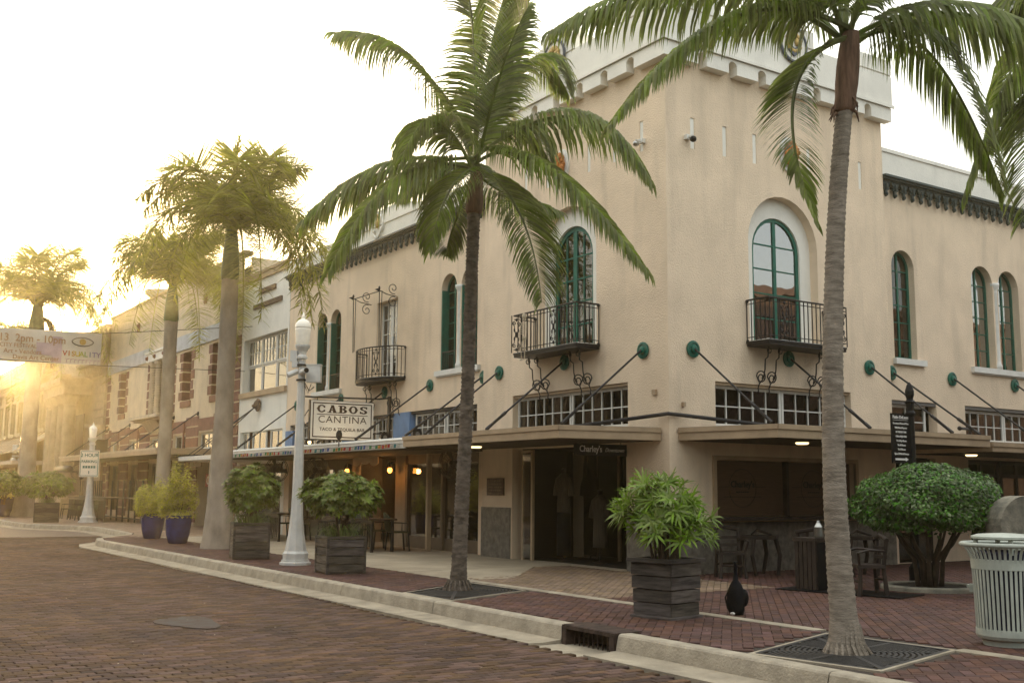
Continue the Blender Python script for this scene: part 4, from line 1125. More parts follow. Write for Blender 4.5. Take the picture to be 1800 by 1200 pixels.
b = MB(LW); b.box(-23.05, -18.64, .02, 2.05, 2.36, 2.46); b.box(-23.05, -18.64, 2.05, 2.12, 2.38, 2.52); wc = b.build('canopy', M_WHITE2, B_)
b = MB(LW)
for u in (-22.7, -21.3, -20.0, -19.0): b.box(u - .06, u + .06, -.7, -.5, 0, 2.3)
b.box(-22.8, -18.9, -.7, -.52, 2.0, 2.3); b.build('shopfront_frame', SHOPF, B_)
for a, c in ((-22.64, -21.36), (-21.24, -20.06), (-19.94, -19.06)):
    b = MB(LW); b.box(a, c, -.6, -.59, .0, 2.0); b.build('shop_pane', M_GLASSD, B_)
b = MB(LW); b.box(-22.4, -21.2, .35, .42, 2.05, 2.22); b.build('hanging_board', M_CANOPY, B_)

# ------------------------------------------------------------------ quoined building
C_ = thing('quoined_building', 'cream building with brown quoin blocks, a pale blue band and twisted columns', 'building', (-33, .15, 0))
W1 = [(-40.2, -39.2), (-30.05, -28.95), (-26.3, -25.2)]
holes = [rect(a, c, 5.0, 7.02) for a, c in W1] + [rect(-35.1, -31.3, 4.55, 7.05)] + [rect(a, a + 1.7, 2.95, 3.6) for a in (-41.5, -38.0, -34.5, -31.0, -27.6)] + [rect(a, a + 2.3, .35, 2.5) for a in (-41.8, -38.3, -34.8, -31.3)] + [rect(-27.8, -26.2, 0, 2.5), rect(-25.6, -24.0, .45, 2.4)]
wall(LW, rect(-42.8, -23.12, -.01, 10.0), holes, .5, M_CREAM2, C_)
b = MB(LW); b.box(-42.85, -23.1, -.3, .05, 10.0, 10.12); b.build('coping', M_CANOPY, C_)
b = MB(LW); b.box(-42.7, -23.2, -12, -.32, 9.4, 9.6); b.build('roof', M_ROOF, C_)
for u0_, u1_ in ((-42.8, -42.6), (-23.3, -23.13)):
    b = MB(LW); b.box(u0_, u1_, -12, -.3, 0, 9.9); b.build('wall', M_CREAM2, C_)
b = MB(LW); b.box(-42.7, -23.2, -2.3, -2.2, 0, 9.4); b.box(-42.7, -23.2, -2.2, -.51, 2.6, 2.8); b.build('inner_wall', M_DARKIN, C_)
for u0_, u1_ in ((-42.75, -35.2), (-31.2, -24.45)):
    b = MB(LW); b.box(u0_, u1_, 0, .07, 7.12, 7.74); b.build('blue_band', mat('pale blue grey band', (0.48, 0.50, 0.52), 0.8, 0.1, 2, stain=.25), C_)
qb = MB(); qb.box(0, 1, -1, 0, 0, 1)
def quoin(u0, u1, z0, z1, dback, dfront=.02):
    b = MB(LW); b.box(u0, u1, dback, dfront, z0, z1); return b.build('quoin', M_QUOIN, C_)
for a, c in W1:
    for k in range(5):
        z0 = 5.0 + k * .405; e = .30 if k % 2 else .46
        quoin(a - e, a + .012, z0 + .03, z0 + .375, -.46); quoin(c - .012, c + e, z0 + .03, z0 + .375, -.46)
    quoin(a - .12, c + .12, 4.72, 4.97, -.02, .05)
    window(LW, C_, a + .013, c - .013, 5.0, 7.02, 2, 3, -.44, M_WHITE2, False, .07, .025, back=M_DARKIN)
for k in range(17):    # long strips at both ends
    z0 = .05 + k * .41
    e = .85 if k % 2 else .62
    quoin(-23.14 - e, -23.14, z0 + .03, z0 + .375, -.02, .03)
    quoin(-42.79, -42.79 + e * .8, z0 + .03, z0 + .375, -.02, .03)
# brown banded lower wall
for u0, u1 in ((-42.0, -41.55), (-39.75, -38.05), (-36.25, -34.55), (-32.75, -31.05), (-29.25, -27.65), (-25.85, -24.05)):
    for k in range(10):
        z0 = .1 + k * .42
        if z0 < 3.9: quoin(u0, u1, z0 + .03, z0 + .385, -.02, .025)
for u0, u1 in ((-41.55, -39.75), (-38.05, -36.25), (-34.55, -32.75), (-31.05, -29.25), (-27.65, -25.85)):
    quoin(u0, u1, 3.68, 4.16, -.02, .024)
    window(LW, C_, u0 + .06, u1 - .04, 2.96, 3.59, 2, 1, -.1, M_WHITE2, False, .06, .03, back=M_CURTAIN, name='transom_window')
# twisted column bay
b = MB(LW); b.box(-35.3, -31.1, .0, .14, 7.06, 7.42); b.box(-35.4, -31.0, 0, .2, 7.42, 7.52); bay = b.build('bay_lintel', M_WHITE2, C_)
for u in (-35.1, -33.9, -32.5, -31.3):
    b = MB(LW); b.lathe((u, .13, 7.24), [(.0, .12), (.06, .10), (.10, .03), (.11, 0)], 10, axis='y', cap=False); b.build('rosette', M_QUOIN, bay)
for u in (-34.6, -33.75, -32.6, -31.75):
    b = MB(LW); prof_ = []
    k = 0
    z = 4.62
    while z < 6.86:
        prof_ += [(.125, z), (.155, z + .035), (.125, z + .07)]; z += .075
    b.lathe((u, -.02, 0), [(.19, 4.56), (.19, 4.61)] + prof_ + [(.20, 6.90), (.22, 7.04)], 10); b.build('twisted_column', M_JOINT, C_)
window(LW, C_, -35.05, -31.35, 4.57, 7.03, 3, 3, -.45, M_CANOPY, False, .1, .05, back=M_DARKIN)
for u in (-35.12, -31.28):
    for k in range(6): quoin(u - .26 if u < -33 else u - .008, u + .008 if u < -33 else u + .26, 4.6 + k * .41, 4.94 + k * .41, -.4)
b = MB(LW); b.box(-35.4, -31.0, 0, .75, 4.40, 4.54); b.box(-35.25, -31.15, 0, .6, 4.30, 4.40); b.ext([(-34.4, 0, 4.30), (-34.4, .5, 4.30), (-34.4, .02, 3.75)], (2.4, 0, 0)); b.build('bay_shelf', M_JOINT, C_)
for u, z in ((-27.4, 8.95), (-37.3, 8.95)):
    b = MB(LW); b.ball((u, .03, z), .14, .07, .24, 8, 6); b.ball((u, .08, z + .08), .08, .06, .08, 6, 4); b.ball((u - .05, .06, z - .15), .07, .05, .1, 6, 4); b.build('relief_boss', M_QUOIN, C_, smooth=True)
# canopy with chamfered end
b = MB(LW); b.ext([(-43.3, .02, 2.70), (-43.3, 2.05, 2.70), (-26.0, 2.05, 2.70), (-25.3, .02, 2.70)], (0, 0, .22)); cc = b.build('canopy', M_CANOPY, C_)
b = MB(LW); b.box(-43.32, -26.0, 2.04, 2.075, 2.86, 2.94); b.build('edge_trim', M_JOINT, cc)
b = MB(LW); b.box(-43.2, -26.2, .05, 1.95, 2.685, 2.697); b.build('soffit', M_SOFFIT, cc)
for u in (-42.1, -38.05, -34.9, -31.0, -27.8):
    b = MB(LW); b.lathe((u, 0, 4.37), [(.09, 0), (.09, .03), (.04, .06)], 10, axis='y'); b.tube([(u, .05, 4.37), (u - .1, 1.95, 2.95)], .025, 5); b.build('tie_rod', M_IRON, C_)
for u in (-39.9, -36.4, -32.9, -29.4):
    b = MB(LW); b.box(u - .04, u + .04, .03, .09, 2.95, 4.1); b.build('iron_strap', M_QUOIN, C_)
for a in (-41.8, -38.3, -34.8, -31.3):
    b = MB(LW)
    for u in (a, a + 1.15, a + 2.3): b.box(u - .05, u + .05, -.35, -.25, .35, 2.5)
    b.box(a, a + 2.3, -.35, -.27, 2.4, 2.5); sf = b.build('shopfront_frame', SHOPF, C_)
    b = MB(LW); b.box(a + .05, a + 2.25, -.31, -.305, .35, 2.4); b.build('shop_pane', M_GLASSD, sf)
b = MB(LW); b.box(-25.55, -24.05, -.3, -.29, .5, 2.35); b.build('shop_pane', M_GLASSD, C_)
b = MB(LW); b.box(-27.0, -26.3, -.2, -.15, 1.5, 2.0); b.build('red_notice', M_RED, C_)
b = MB(LW); b.lathe((-26.65, -.14, 1.75), [(.10, 0), (.16, .012), (.13, .02)], 14, axis='y', cap=False); b.build('notice_ring', M_INK, C_)
b = MB(LW); b.box(-27.4, -26.9, .3, .36, 2.25, 2.42); b.box(-26.8, -26.1, .3, .36, 2.25, 2.42); b.build('hanging_board', M_CANOPY, C_)
b = MB(LW); b.box(-34.9, -34.5, 1.8, 2.3, 2.95, 3.5); b.build('canopy_speaker', M_BLACK, C_)
# lights inside the restaurant
for u, z in ((-36.6, 1.95), (-31.5, 1.85)):
    b = MB(LW); b.lathe((u, -.75, z - .25), [(.03, 0), (.16, .12), (.13, .3), (.05, .5), (.01, .75)], 8); b.build('chandelier', mat('lit chandelier', (0.9, 0.7, 0.4), 0.3, 0.02, 8, emit=((1.0, 0.66, 0.25), 5.0)), C_)
# satellite dish on the roof
dsh = thing('satellite_dish', 'pale satellite dish on the roof edge of the quoined building', 'dish', (-41.0, 2.2, 9.6))
b = MB(); b.lathe((-41.0, 2.2, 10.9), [(.0, 0), (.4, .08), (.75, .28), (.95, .52), (.93, .54), (.73, .31), (.38, .11), (.0, .03)], 20, cap=False); b.build('bowl', mat('pale blue fibreglass', (0.42, 0.46, 0.48), 0.5, 0.1, 3), dsh, smooth=True)
b = MB(); b.tube([(-41.0, 2.2, 9.6), (-41.0, 2.2, 10.95)], .06, 8); b.build('mast', M_IRON, dsh)

# ------------------------------------------------------------------ limestone bank with portico
D_ = thing('stone_bank', 'tan limestone classical building with pediment and round columns beyond the quoined building', 'building', (-48.5, .15, 0))
b = MB(LW); b.box(-55.5, -43.0, -14, -.0, 0, 9.6); b.build('wall', M_LIMEST, D_)
for k in range(16):
    z0 = .4 + k * .42
    b = MB(LW); b.box(-45.6, -43.02, -.1, .10, z0 + .02, z0 + .405); b.build('rusticated_course', M_LIMEST, D_)
    b = MB(LW); b.box(-55.5, -52.4, -.1, .10, z0 + .02, z0 + .405); b.build('rusticated_course', M_LIMEST, D_)
b = MB(LW); b.box(-55.6, -42.9, -.2, .5, 7.55, 7.75); b.box(-55.6, -42.9, -.2, .75, 7.75, 7.95); b.box(-55.6, -42.9, -.2, .3, 7.15, 7.55); b.box(-55.5, -43.0, -.2, .15, 7.95, 9.6); b.box(-55.6, -42.9, -.2, .25, 9.6, 9.8); b.build('cornice', M_LIMEST, D_)
for k in range(16):
    b = MB(LW); u = -55.2 + k * .78; b.box(u, u + .3, .3, .65, 7.33, 7.55); b.build('cornice_bracket', M_LIMEST, D_)
P0, P1 = -51.6, -45.9
b = MB(LW); b.box(P0, P1, .1, 1.5, 6.35, 6.95); b.box(P0 - .15, P1 + .15, .0, 1.75, 7.0, 7.2); b.box(P0 - .05, P1 + .05, .0, 1.6, 6.95, 7.0); b.build('entablature', M_LIMEST, D_)
for k in range(19):
    b = MB(LW); u = P0 - .1 + k * .31; b.box(u, u + .16, 1.6, 1.74, 6.82, 6.99); b.build('dentil', M_LIMEST, D_)
mid = (P0 + P1) / 2
b = MB(LW); b.ext([(P0 - .15, 1.3, 7.2), (P1 + .15, 1.3, 7.2), (mid, 1.3, 8.7)], (0, -1.3, 0)); b.beam((P0 - .25, 1.5, 7.25), (mid, 1.5, 8.85), .5, .22); b.beam((P1 + .25, 1.5, 7.25), (mid, 1.5, 8.85), .5, .22); b.build('pediment', M_LIMEST, D_)
b = MB(LW)
for k in range(14): b.ball((mid + R.uniform(-1.3, 1.3), 1.32, 7.45 + R.uniform(0, .5)), .22, .1, .18, 6, 4)
b.build('pediment_relief', M_LIMEST, D_, smooth=True)
for u in (-51.0, -49.6, -47.9, -46.5):
    b = MB(LW); b.lathe((u, 1.05, 0), [(.5, 1.0), (.5, 1.15), (.42, 1.25), (.37, 1.4), (.36, 3.5), (.31, 5.75), (.35, 5.8), (.33, 5.9), (.48, 6.2), (.5, 6.34)], 16); b.build('column', M_LIMEST, D_, smooth=False)
b = MB(LW); b.box(-48.9, -48.6 + .4, .12, .15, 1.0, 5.0); b.box(-50.3, -47.2, .11, .14, 1.0, 5.4); b.build('doorway', mat('dark bronze door', (0.10, 0.06, 0.035), 0.5, 0.2, 3), D_)
for k in range(6):
    b = MB(LW); b.box(P0 - .3, P1 + .3, .1, 3.0 - k * .3 - .4, k * .165, (k + 1) * .165); b.build('step', M_LIMEST, D_)
b = MB(LW); b.box(-43.05, -42.95, .02, 1.0, 4.4, 4.6); b.build('stone_shelf', M_LIMEST, D_)

# ------------------------------------------------------------------ long yellow building at the end of the street
E_ = thing('yellow_arcade_building', 'long pale yellow building with tall windows at the far end of the street', 'building', (-80, .15, 0))
whole = [(-56.9 - k * 2.75, -56.9 - k * 2.75 + 1.55) for k in range(1, 17)]
wall(LW, rect(-106, -55.6, -.01, 8.9), [rect(a, c, 5.1, 7.3) for a, c in whole] + [rect(a - .3, c + .4, .3, 3.0) for a, c in whole], .35, M_YEL, E_)
b = MB(LW); b.box(-106, -55.6, -.3, .35, 8.3, 8.5); b.box(-106, -55.6, -.3, .6, 8.5, 8.75); b.box(-106, -55.6, -.3, .12, 8.75, 9.75); b.box(-106, -55.6, -.3, .25, 9.75, 9.95); b.build('cornice', M_YEL, E_)
b = MB(LW); b.box(-106, -55.6, -14, -.4, 0, 8.8); b.build('core', mat('orange window reflection', (0.20, 0.10, 0.045), 0.8, 0.2, 1.2), E_)  # orange of the window reflections is put into the core colour
dn = MB()
dn.box(-.11, .11, -.5, 0, -.24, 0)
dnm = dn.mesh('dentil', M_YEL)
k = 0
u = -56
while u > -100:
    inst(dnm, 'dentil', E_, Matrix.Translation((u, .15, 8.3))); u -= .5
for k, (a, c) in enumerate(whole):
    b = MB(LW); b.box(c + .15, c + 1.05, 0, .14, 4.9, 8.3); b.build('pilaster', M_YEL, E_)
    b = MB(LW); b.box(a - .05, c + .05, 0, .12, 7.3, 7.5); b.box(a - .05, c + .05, 0, .2, 4.85, 5.1); b.box(a + .1, c - .1, 0, .05, 7.65, 8.15); b.build('window_trim', M_YEL, E_)
    window(LW, E_, a + .005, c - .005, 5.105, 7.295, 2, 2, -.2, M_BLIND, False, .08, .05)
b = MB(LW)
b.ext([(-106, .02, 4.75), (-106, 1.9, 3.6), (-106, 1.9, 3.5), (-106, .02, 4.6)], (50.2, 0, 0)); aw2 = b.build('sloping_awning', mat('beige awning sheet', (0.42, 0.36, 0.25), 0.6, 0.1, 2), E_)
for k in range(24):
    b = MB(LW); u = -57 - k * 1.6; b.tube([(u, .1, 4.95), (u + .05, 2.0, 3.55)], .03, 4); b.build('awning_rod', M_CANOPY, aw2)
b = MB(LW); b.box(-106, -55.7, .05, 2.3, 2.75, 2.98); b.build('canopy', M_JOINT, E_)

# ------------------------------------------------------------------ buildings that close the street and the patio opposite (they show in the window glass)
O1 = thing('opposite_building', 'red brick building across the street, seen reflected in the upper windows', 'building', (0, -24, 0))
ofr = frame(0, -20.5, 1, 0, 0, 1)
hs_ = [rect(-60 + k * 3.2, -58.4 + k * 3.2, 4.6, 6.8) for k in range(30)]
wall(ofr, rect(-62, 40, -.01, 9.0), hs_, .3, M_OPP, O1)
b = MB(ofr); b.box(-62, 40, -14, -.32, 0, 8.8); b.build('core', M_DARKIN, O1)
b = MB(ofr); b.box(-62, 40, -.3, .3, 9.0, 9.3); b.box(-62, 40, .0, 2.2, 2.9, 3.2); b.build('cornice', M_CANOPY, O1)
O2 = thing('patio_building', 'red brown building on the other side of the patio, seen reflected in the tower window', 'building', (17, 14, 0))
pfr = frame(10.8, 0, 0, 1, -1, 0)
hs2 = [rect(5.2 + k * 3.4, 6.6 + k * 3.4, 4.4, 6.8) for k in range(9)]
wall(pfr, rect(3.5, 38, -.01, 8.2), hs2, .3, M_OPP, O2)
b = MB(pfr); b.box(3.5, 38, -10, -.32, 0, 8.0); b.build('core', M_DARKIN, O2)
b = MB(pfr); b.box(3.4, 38, -.3, .3, 8.2, 8.5); b.box(3.4, 38, 0, 1.2, 2.6, 2.9); b.build('cornice', M_OPP, O2)
# ------------------------------------------------------------------ palms
def bez(p, q, r_, n):
    return [p * (1 - t) ** 2 + q * 2 * t * (1 - t) + r_ * t * t for t in [k / n for k in range(n + 1)]]
def frond(parent, p0, p1, p2, L, nl, w, m, hang=0.8, plume=0.0, rr=None, r0=0.03, start=0.12, seed=None, split=0.0, name='frond', sag=1.0, apex=True, f0=.35, f1=.75):
    """pinnate leaf: rachis through p0, over p1 (a point it passes at mid length), to p2"""
    rng = rr or R
    if apex: p1 = p1 * 2 - (p0 + p2) * 0.5
    N_ = 26
    C_l = bez(p0, p1, p2, N_)
    b = MB()
    b.tube(C_l, [r0 * (1 - .88 * k / N_) + .003 for k in range(N_ + 1)], 5)
    tot_ = sum((C_l[k + 1] - C_l[k]).length for k in range(N_))
    clump = 0
    for i in range(nl):
        t = start + (1 - start) * (i + rng.uniform(-.2, .2)) / nl
        t = min(.995, max(.02, t))
        x = t * N_; k = min(N_ - 1, int(x)); f = x - k
        P = C_l[k] * (1 - f) + C_l[k + 1] * f
        T_ = (C_l[k + 1] - C_l[k]).normalized()
        up_ = Vector((0, 0, 1)); up_ = up_ - T_ * up_.dot(T_)
        if up_.length < .15: up_ = Vector((rt.x, rt.y, 0)) * .3 + up_
        up_.normalize()
        sd = T_.cross(up_)
        env = math.sin(PI * min(1, (t * .86 + .14)) ** 1.15) ** .55 if t < .97 else .35
        env = max(env, .28)
        for s_ in (-1, 1):
            if rng.random() < split: continue
            ln = L * env * rng.uniform(.86, 1.08)
            fwd = f0 + f1 * t + rng.uniform(-.08, .08)
            pl = rng.uniform(-plume, plume)
            lift = .22 + pl
            d = (sd * s_ * 1.0 + T_ * fwd + up_ * lift).normalized()
            q = P.copy(); seg = 4; pts = [q.copy()]; dirs = [d.copy()]
            hg = hang * rng.uniform(.75, 1.25)
            for j in range(seg):
                q = q + d * (ln / seg); pts.append(q.copy())
                d = (d + Vector((0, 0, -1)) * hg * (.34 + .16 * j)).normalized(); dirs.append(d.copy())
            ww = w * rng.uniform(.8, 1.15)
            prof_ = (.35, 1.0, .95, .6, .03)
            ax = up_ * .55 + T_ * .45
            vs = []
            for j, pt in enumerate(pts):
                a = ax - dirs[j] * ax.dot(dirs[j])
                a = a.normalized() if a.length > .05 else T_
                vs += [pt - a * ww * prof_[j] * .5, pt + a * ww * prof_[j] * .5]
            b.add(vs, [(2 * j, 2 * j + 1, 2 * j + 3, 2 * j + 2) for j in range(seg)])
    return b.build(name, m, parent, fix=False)

def trunk_mesh(base, top, r_prof, n=14, ring=.06, bump=.012, lean=None, rng=R):
    b = MB(); L = (top - base).length; k = int(L / (ring / 2)); vs = []
    ctrl = (base + top) / 2 + (lean or Vector())
    P = bez(base, ctrl, top, k)
    for i, p in enumerate(P):
        t = i / k
        r_ = np.interp(t * L, [q[0] for q in r_prof], [q[1] for q in r_prof])
        r_ += (bump if i % 2 else -bump * .3) * (1 if t * L > .5 else .5) * rng.uniform(.5, 1.4)
        tw = rng.uniform(-.015, .015)
        for j in range(n):
            a = 2 * PI * j / n
            rr_ = r_ * (1 + .035 * math.sin(3 * a + i * .05) + rng.uniform(-.012, .012))
            vs.append((p.x + rr_ * math.cos(a), p.y + rr_ * math.sin(a), p.z + tw * math.cos(a + i)))
    fs = [(i * n + j, i * n + (j + 1) % n, (i + 1) * n + (j + 1) % n, (i + 1) * n + j) for i in range(k) for j in range(n)]
    b.add(vs, fs); return b

def fr_px(t, G, crown, specs, L, nl, w, m, **kw):
    for s_ in specs:
        (a, z1, c, z2) = s_[:4]
        mm = s_[4] if len(s_) > 4 else m
        k2 = dict(kw)
        if len(s_) > 5: k2.update(s_[5])
        p0 = crown + Vector((R.uniform(-.05, .05), R.uniform(-.05, .05), R.uniform(-.12, .12)))
        frond(t, p0, at(*G, *a, z1), at(*G, *c, z2), k2.pop('L', L), nl, w, mm, **k2)

# coconut palm in front of the doorway
G1 = (0.45, -4.68)
p1 = thing('palm_tree', 'tall slender coconut palm in the middle, its dark ringed trunk by the doorway', 'palm tree', (*G1, 0), 'coconut palms')
top1 = at(*G1, 836, 330)
trunk_mesh(Vector((*G1, -.02)), at(*G1, 833, 372), [(0, .17), (.12, .135), (.4, .115), (1.2, .106), (3, .098), (5, .093), (5.8, .10), (7, .11)], lean=Vector((.02, .02, 0))).build('trunk', M_COCO1, p1, smooth=True)
rng = random.Random(3)
b = MB(); c0 = at(*G1, 833, 374); c1 = at(*G1, 838, 285)
b.lathe((0, 0, 0), [(.10, 0), (.135, .05), (.14, .15), (.13, .35), (.11, .55), (.08, .75)], 14)
b.v = [(x + c0.x + (c1.x - c0.x) * z / .75, y + c0.y + (c1.y - c0.y) * z / .75, c0.z - .03 + z) for x, y, z in b.v]
b.build('crown_fibre', M_SHAFT, p1, smooth=True)
# root flare
b = MB()
for k in range(16):
    a = 2 * PI * k / 16; b.tube([(G1[0] + .15 * math.cos(a), G1[1] + .15 * math.sin(a), .14), (G1[0] + .21 * math.cos(a), G1[1] + .21 * math.sin(a), .03), (G1[0] + .24 * math.cos(a + .1), G1[1] + .24 * math.sin(a + .1), -.03)], [.012, .016, .012], 5)
b.build('root_flare', M_COCO1, p1)
cr1 = at(*G1, 838, 290)
fr_px(p1, G1, cr1, [
    ((735, 120), .3, (592, 62), .5, M_FROND, dict(hang=2.04, L=1.06)),
    ((862, 90), .5, (905, -60), .9, M_FROND, dict(hang=0.42, L=1.06)),
    ((832, 60), .1, (812, -50), -.2, M_FROND, dict(hang=0.42, L=0.94)),
    ((765, 212), -.6, (706, 282), -1.0, M_FROND, dict(hang=1.53, L=0.85)),
    ((690, 296), .2, (533, 392), .4, M_FROND, dict(hang=1.87)),
    ((690, 322), -.7, (578, 478), -1.3, M_FROND, dict(hang=1.70)),
    ((792, 332), -.7, (756, 440), -1.0, M_FROND, dict(hang=0.96, L=0.72)),
    ((925, 112), 1.0, (1000, 168), 1.6, M_FROND, dict(hang=1.53, L=0.85)),
    ((1010, 205), -.5, (1142, 318), -.9, M_FROND, dict(hang=2.04, L=1.06)),
    ((960, 292), -.9, (1137, 478), -1.7, M_FROND, dict(hang=1.53, L=1.06)),
    ((912, 372), -.8, (952, 532), -1.3, M_FROND, dict(hang=0.60, L=0.89)),
    ((905, 222), .7, (968, 288), 1.2, M_FROND, dict(hang=1.53, L=0.77)),
    ((800, 300), .9, (700, 350), 1.6, M_FROND, dict(hang=1.53, L=0.85)),
    ((870, 330), .9, (985, 375), 1.5, M_FROND, dict(hang=1.53, L=0.85)),
    ((800, 390), .7, (785, 440), .9, M_FROND, dict(hang=0.72, L=0.54)),
    ((880, 130), -.6, (930, 10), -.9, M_FROND, dict(hang=0.60, L=0.85)),
], 1.0, 108, .045, M_FROND, sag=1, split=.05)
# coconut palm at lower right
G2 = (7.73, -4.74)
p2 = thing('palm_tree', 'large coconut palm at right, thick ringed trunk in the grate nearest the camera', 'palm tree', (*G2, 0), 'coconut palms')
c0 = at(*G2, 1485, 190); c1 = at(*G2, 1494, 40)
mid2 = at(*G2, 1463, 640) - (Vector((*G2, 0)) + c0) * .5
trunk_mesh(Vector((*G2, -.02)), c0, [(0, .20), (.10, .165), (.35, .126), (1.2, .111), (2.6, .099), (4, .087), (6, .078)], n=18, ring=.055, bump=.006, lean=Vector((mid2.x, mid2.y, 0)) * 2.0).build('trunk', M_COCO, p2, smooth=True)
b = MB(); b.lathe((0, 0, 0), [(.085, -.06), (.11, .0), (.105, .12), (.115, .25), (.115, .45), (.105, .62), (.085, .80)], 16)
for k in range(14):
    a = R.uniform(0, 2 * PI); z = R.uniform(-.12, .1)
    b.tube([(.085 * math.cos(a), .085 * math.sin(a), z), (.12 * math.cos(a), .12 * math.sin(a), z - .03), (.15 * math.cos(a + .3), .15 * math.sin(a + .3), z - .12)], [.02, .014, .004], 4)
b.v = [(x + c0.x + (c1.x - c0.x) * z / .78, y + c0.y + (c1.y - c0.y) * z / .78, c0.z + z) for x, y, z in b.v]
b.build('crown_fibre', M_SHAFT, p2, smooth=True)
b = MB()
for k in range(22):
    a = 2 * PI * k / 22; r_ = R.uniform(.19, .25)
    b.tube([(G2[0] + .125 * math.cos(a), G2[1] + .125 * math.sin(a), .26), (G2[0] + .16 * math.cos(a), G2[1] + .16 * math.sin(a), .08), (G2[0] + r_ * math.cos(a + .1), G2[1] + r_ * math.sin(a + .1), -.03)], [.012, .018, .014], 5)
b.build('root_flare', M_COCO, p2)
cr2_ = at(*G2, 1490, 72)
fr_px(p2, G2, cr2_, [
    ((1250, -22), .1, (968, 60), .3, M_FROND, dict(hang=2.21, L=0.85)),
    ((1290, 30), -.5, (1072, 222), -.9, M_FROND, dict(hang=1.87, L=0.68)),
    ((1300, -50), .7, (1110, -20), 1.1, M_FROND, dict(hang=2.21, L=0.85)),
    ((1396, 165), -.35, (1434, 392), -.6, M_FROND, dict(hang=.35, L=0.5)),
    ((1660, 22), -.1, (1880, 95), -.2, M_FROND, dict(hang=2.38, L=0.85)),
    ((1625, 85), .5, (1765, 345), .8, M_FROND, dict(hang=1.70, L=0.72)),
    ((1500, -150), .2, (1520, -330), .4, M_FROND, dict(hang=0.60)),
    ((1560, -90), -.6, (1660, -30), -1.2, M_FROND, dict(hang=1.53, L=0.68)),
    ((1400, -90), -.8, (1300, -60), -1.4, M_FROND, dict(hang=1.87, L=0.77)),
    ((1600, -60), .6, (1720, -20), 1.0, M_FROND, dict(hang=1.70, L=0.54)),
    ((1450, -130), .8, (1380, -230), 1.2, M_FROND, dict(hang=0.72)),
], .84, 118, .036, M_FROND, sag=1, split=.05)
# palm whose crown reaches in from the right
G3 = (9.3, 0.4)
p3 = thing('palm_tree', 'coconut palm at the right edge, only its drooping frond tips in view', 'palm tree', (*G3, 0), 'coconut palms')
crn = at(*G3, 1905, 60)
trunk_mesh(Vector((*G3, -.02)), crn - Vector((0, 0, .5)), [(0, .2), (.3, .15), (6, .11)], ring=.08).build('trunk', M_COCO, p3, smooth=True)
fr_px(p3, G3, crn, [
    ((1800, 130), .0, (1698, 345), .2, M_FROND, dict(hang=1.70, L=0.85)),
    ((1845, 150), -.5, (1800, 390), -.8, M_FROND, dict(hang=0.84, L=0.85)),
    ((1820, 0), .4, (1765, 40), .8, M_FROND, dict(hang=2.04, L=0.77)),
    ((1840, 110), .8, (1740, 260), 1.4, M_FROND, dict(hang=1.70, L=0.85)),
    ((1830, 60), -.4, (1745, 190), -.6, M_FROND, dict(hang=2.04, L=0.85)),
    ((1990, 20), 0, (2150, 180), 0, M_FROND), ((1950, -60), .3, (2010, -150), .8, M_FROND), ((1960, 150), .3, (2010, 380), .5, M_FROND),
], .66, 90, .038, M_FROND, sag=1, split=.05)

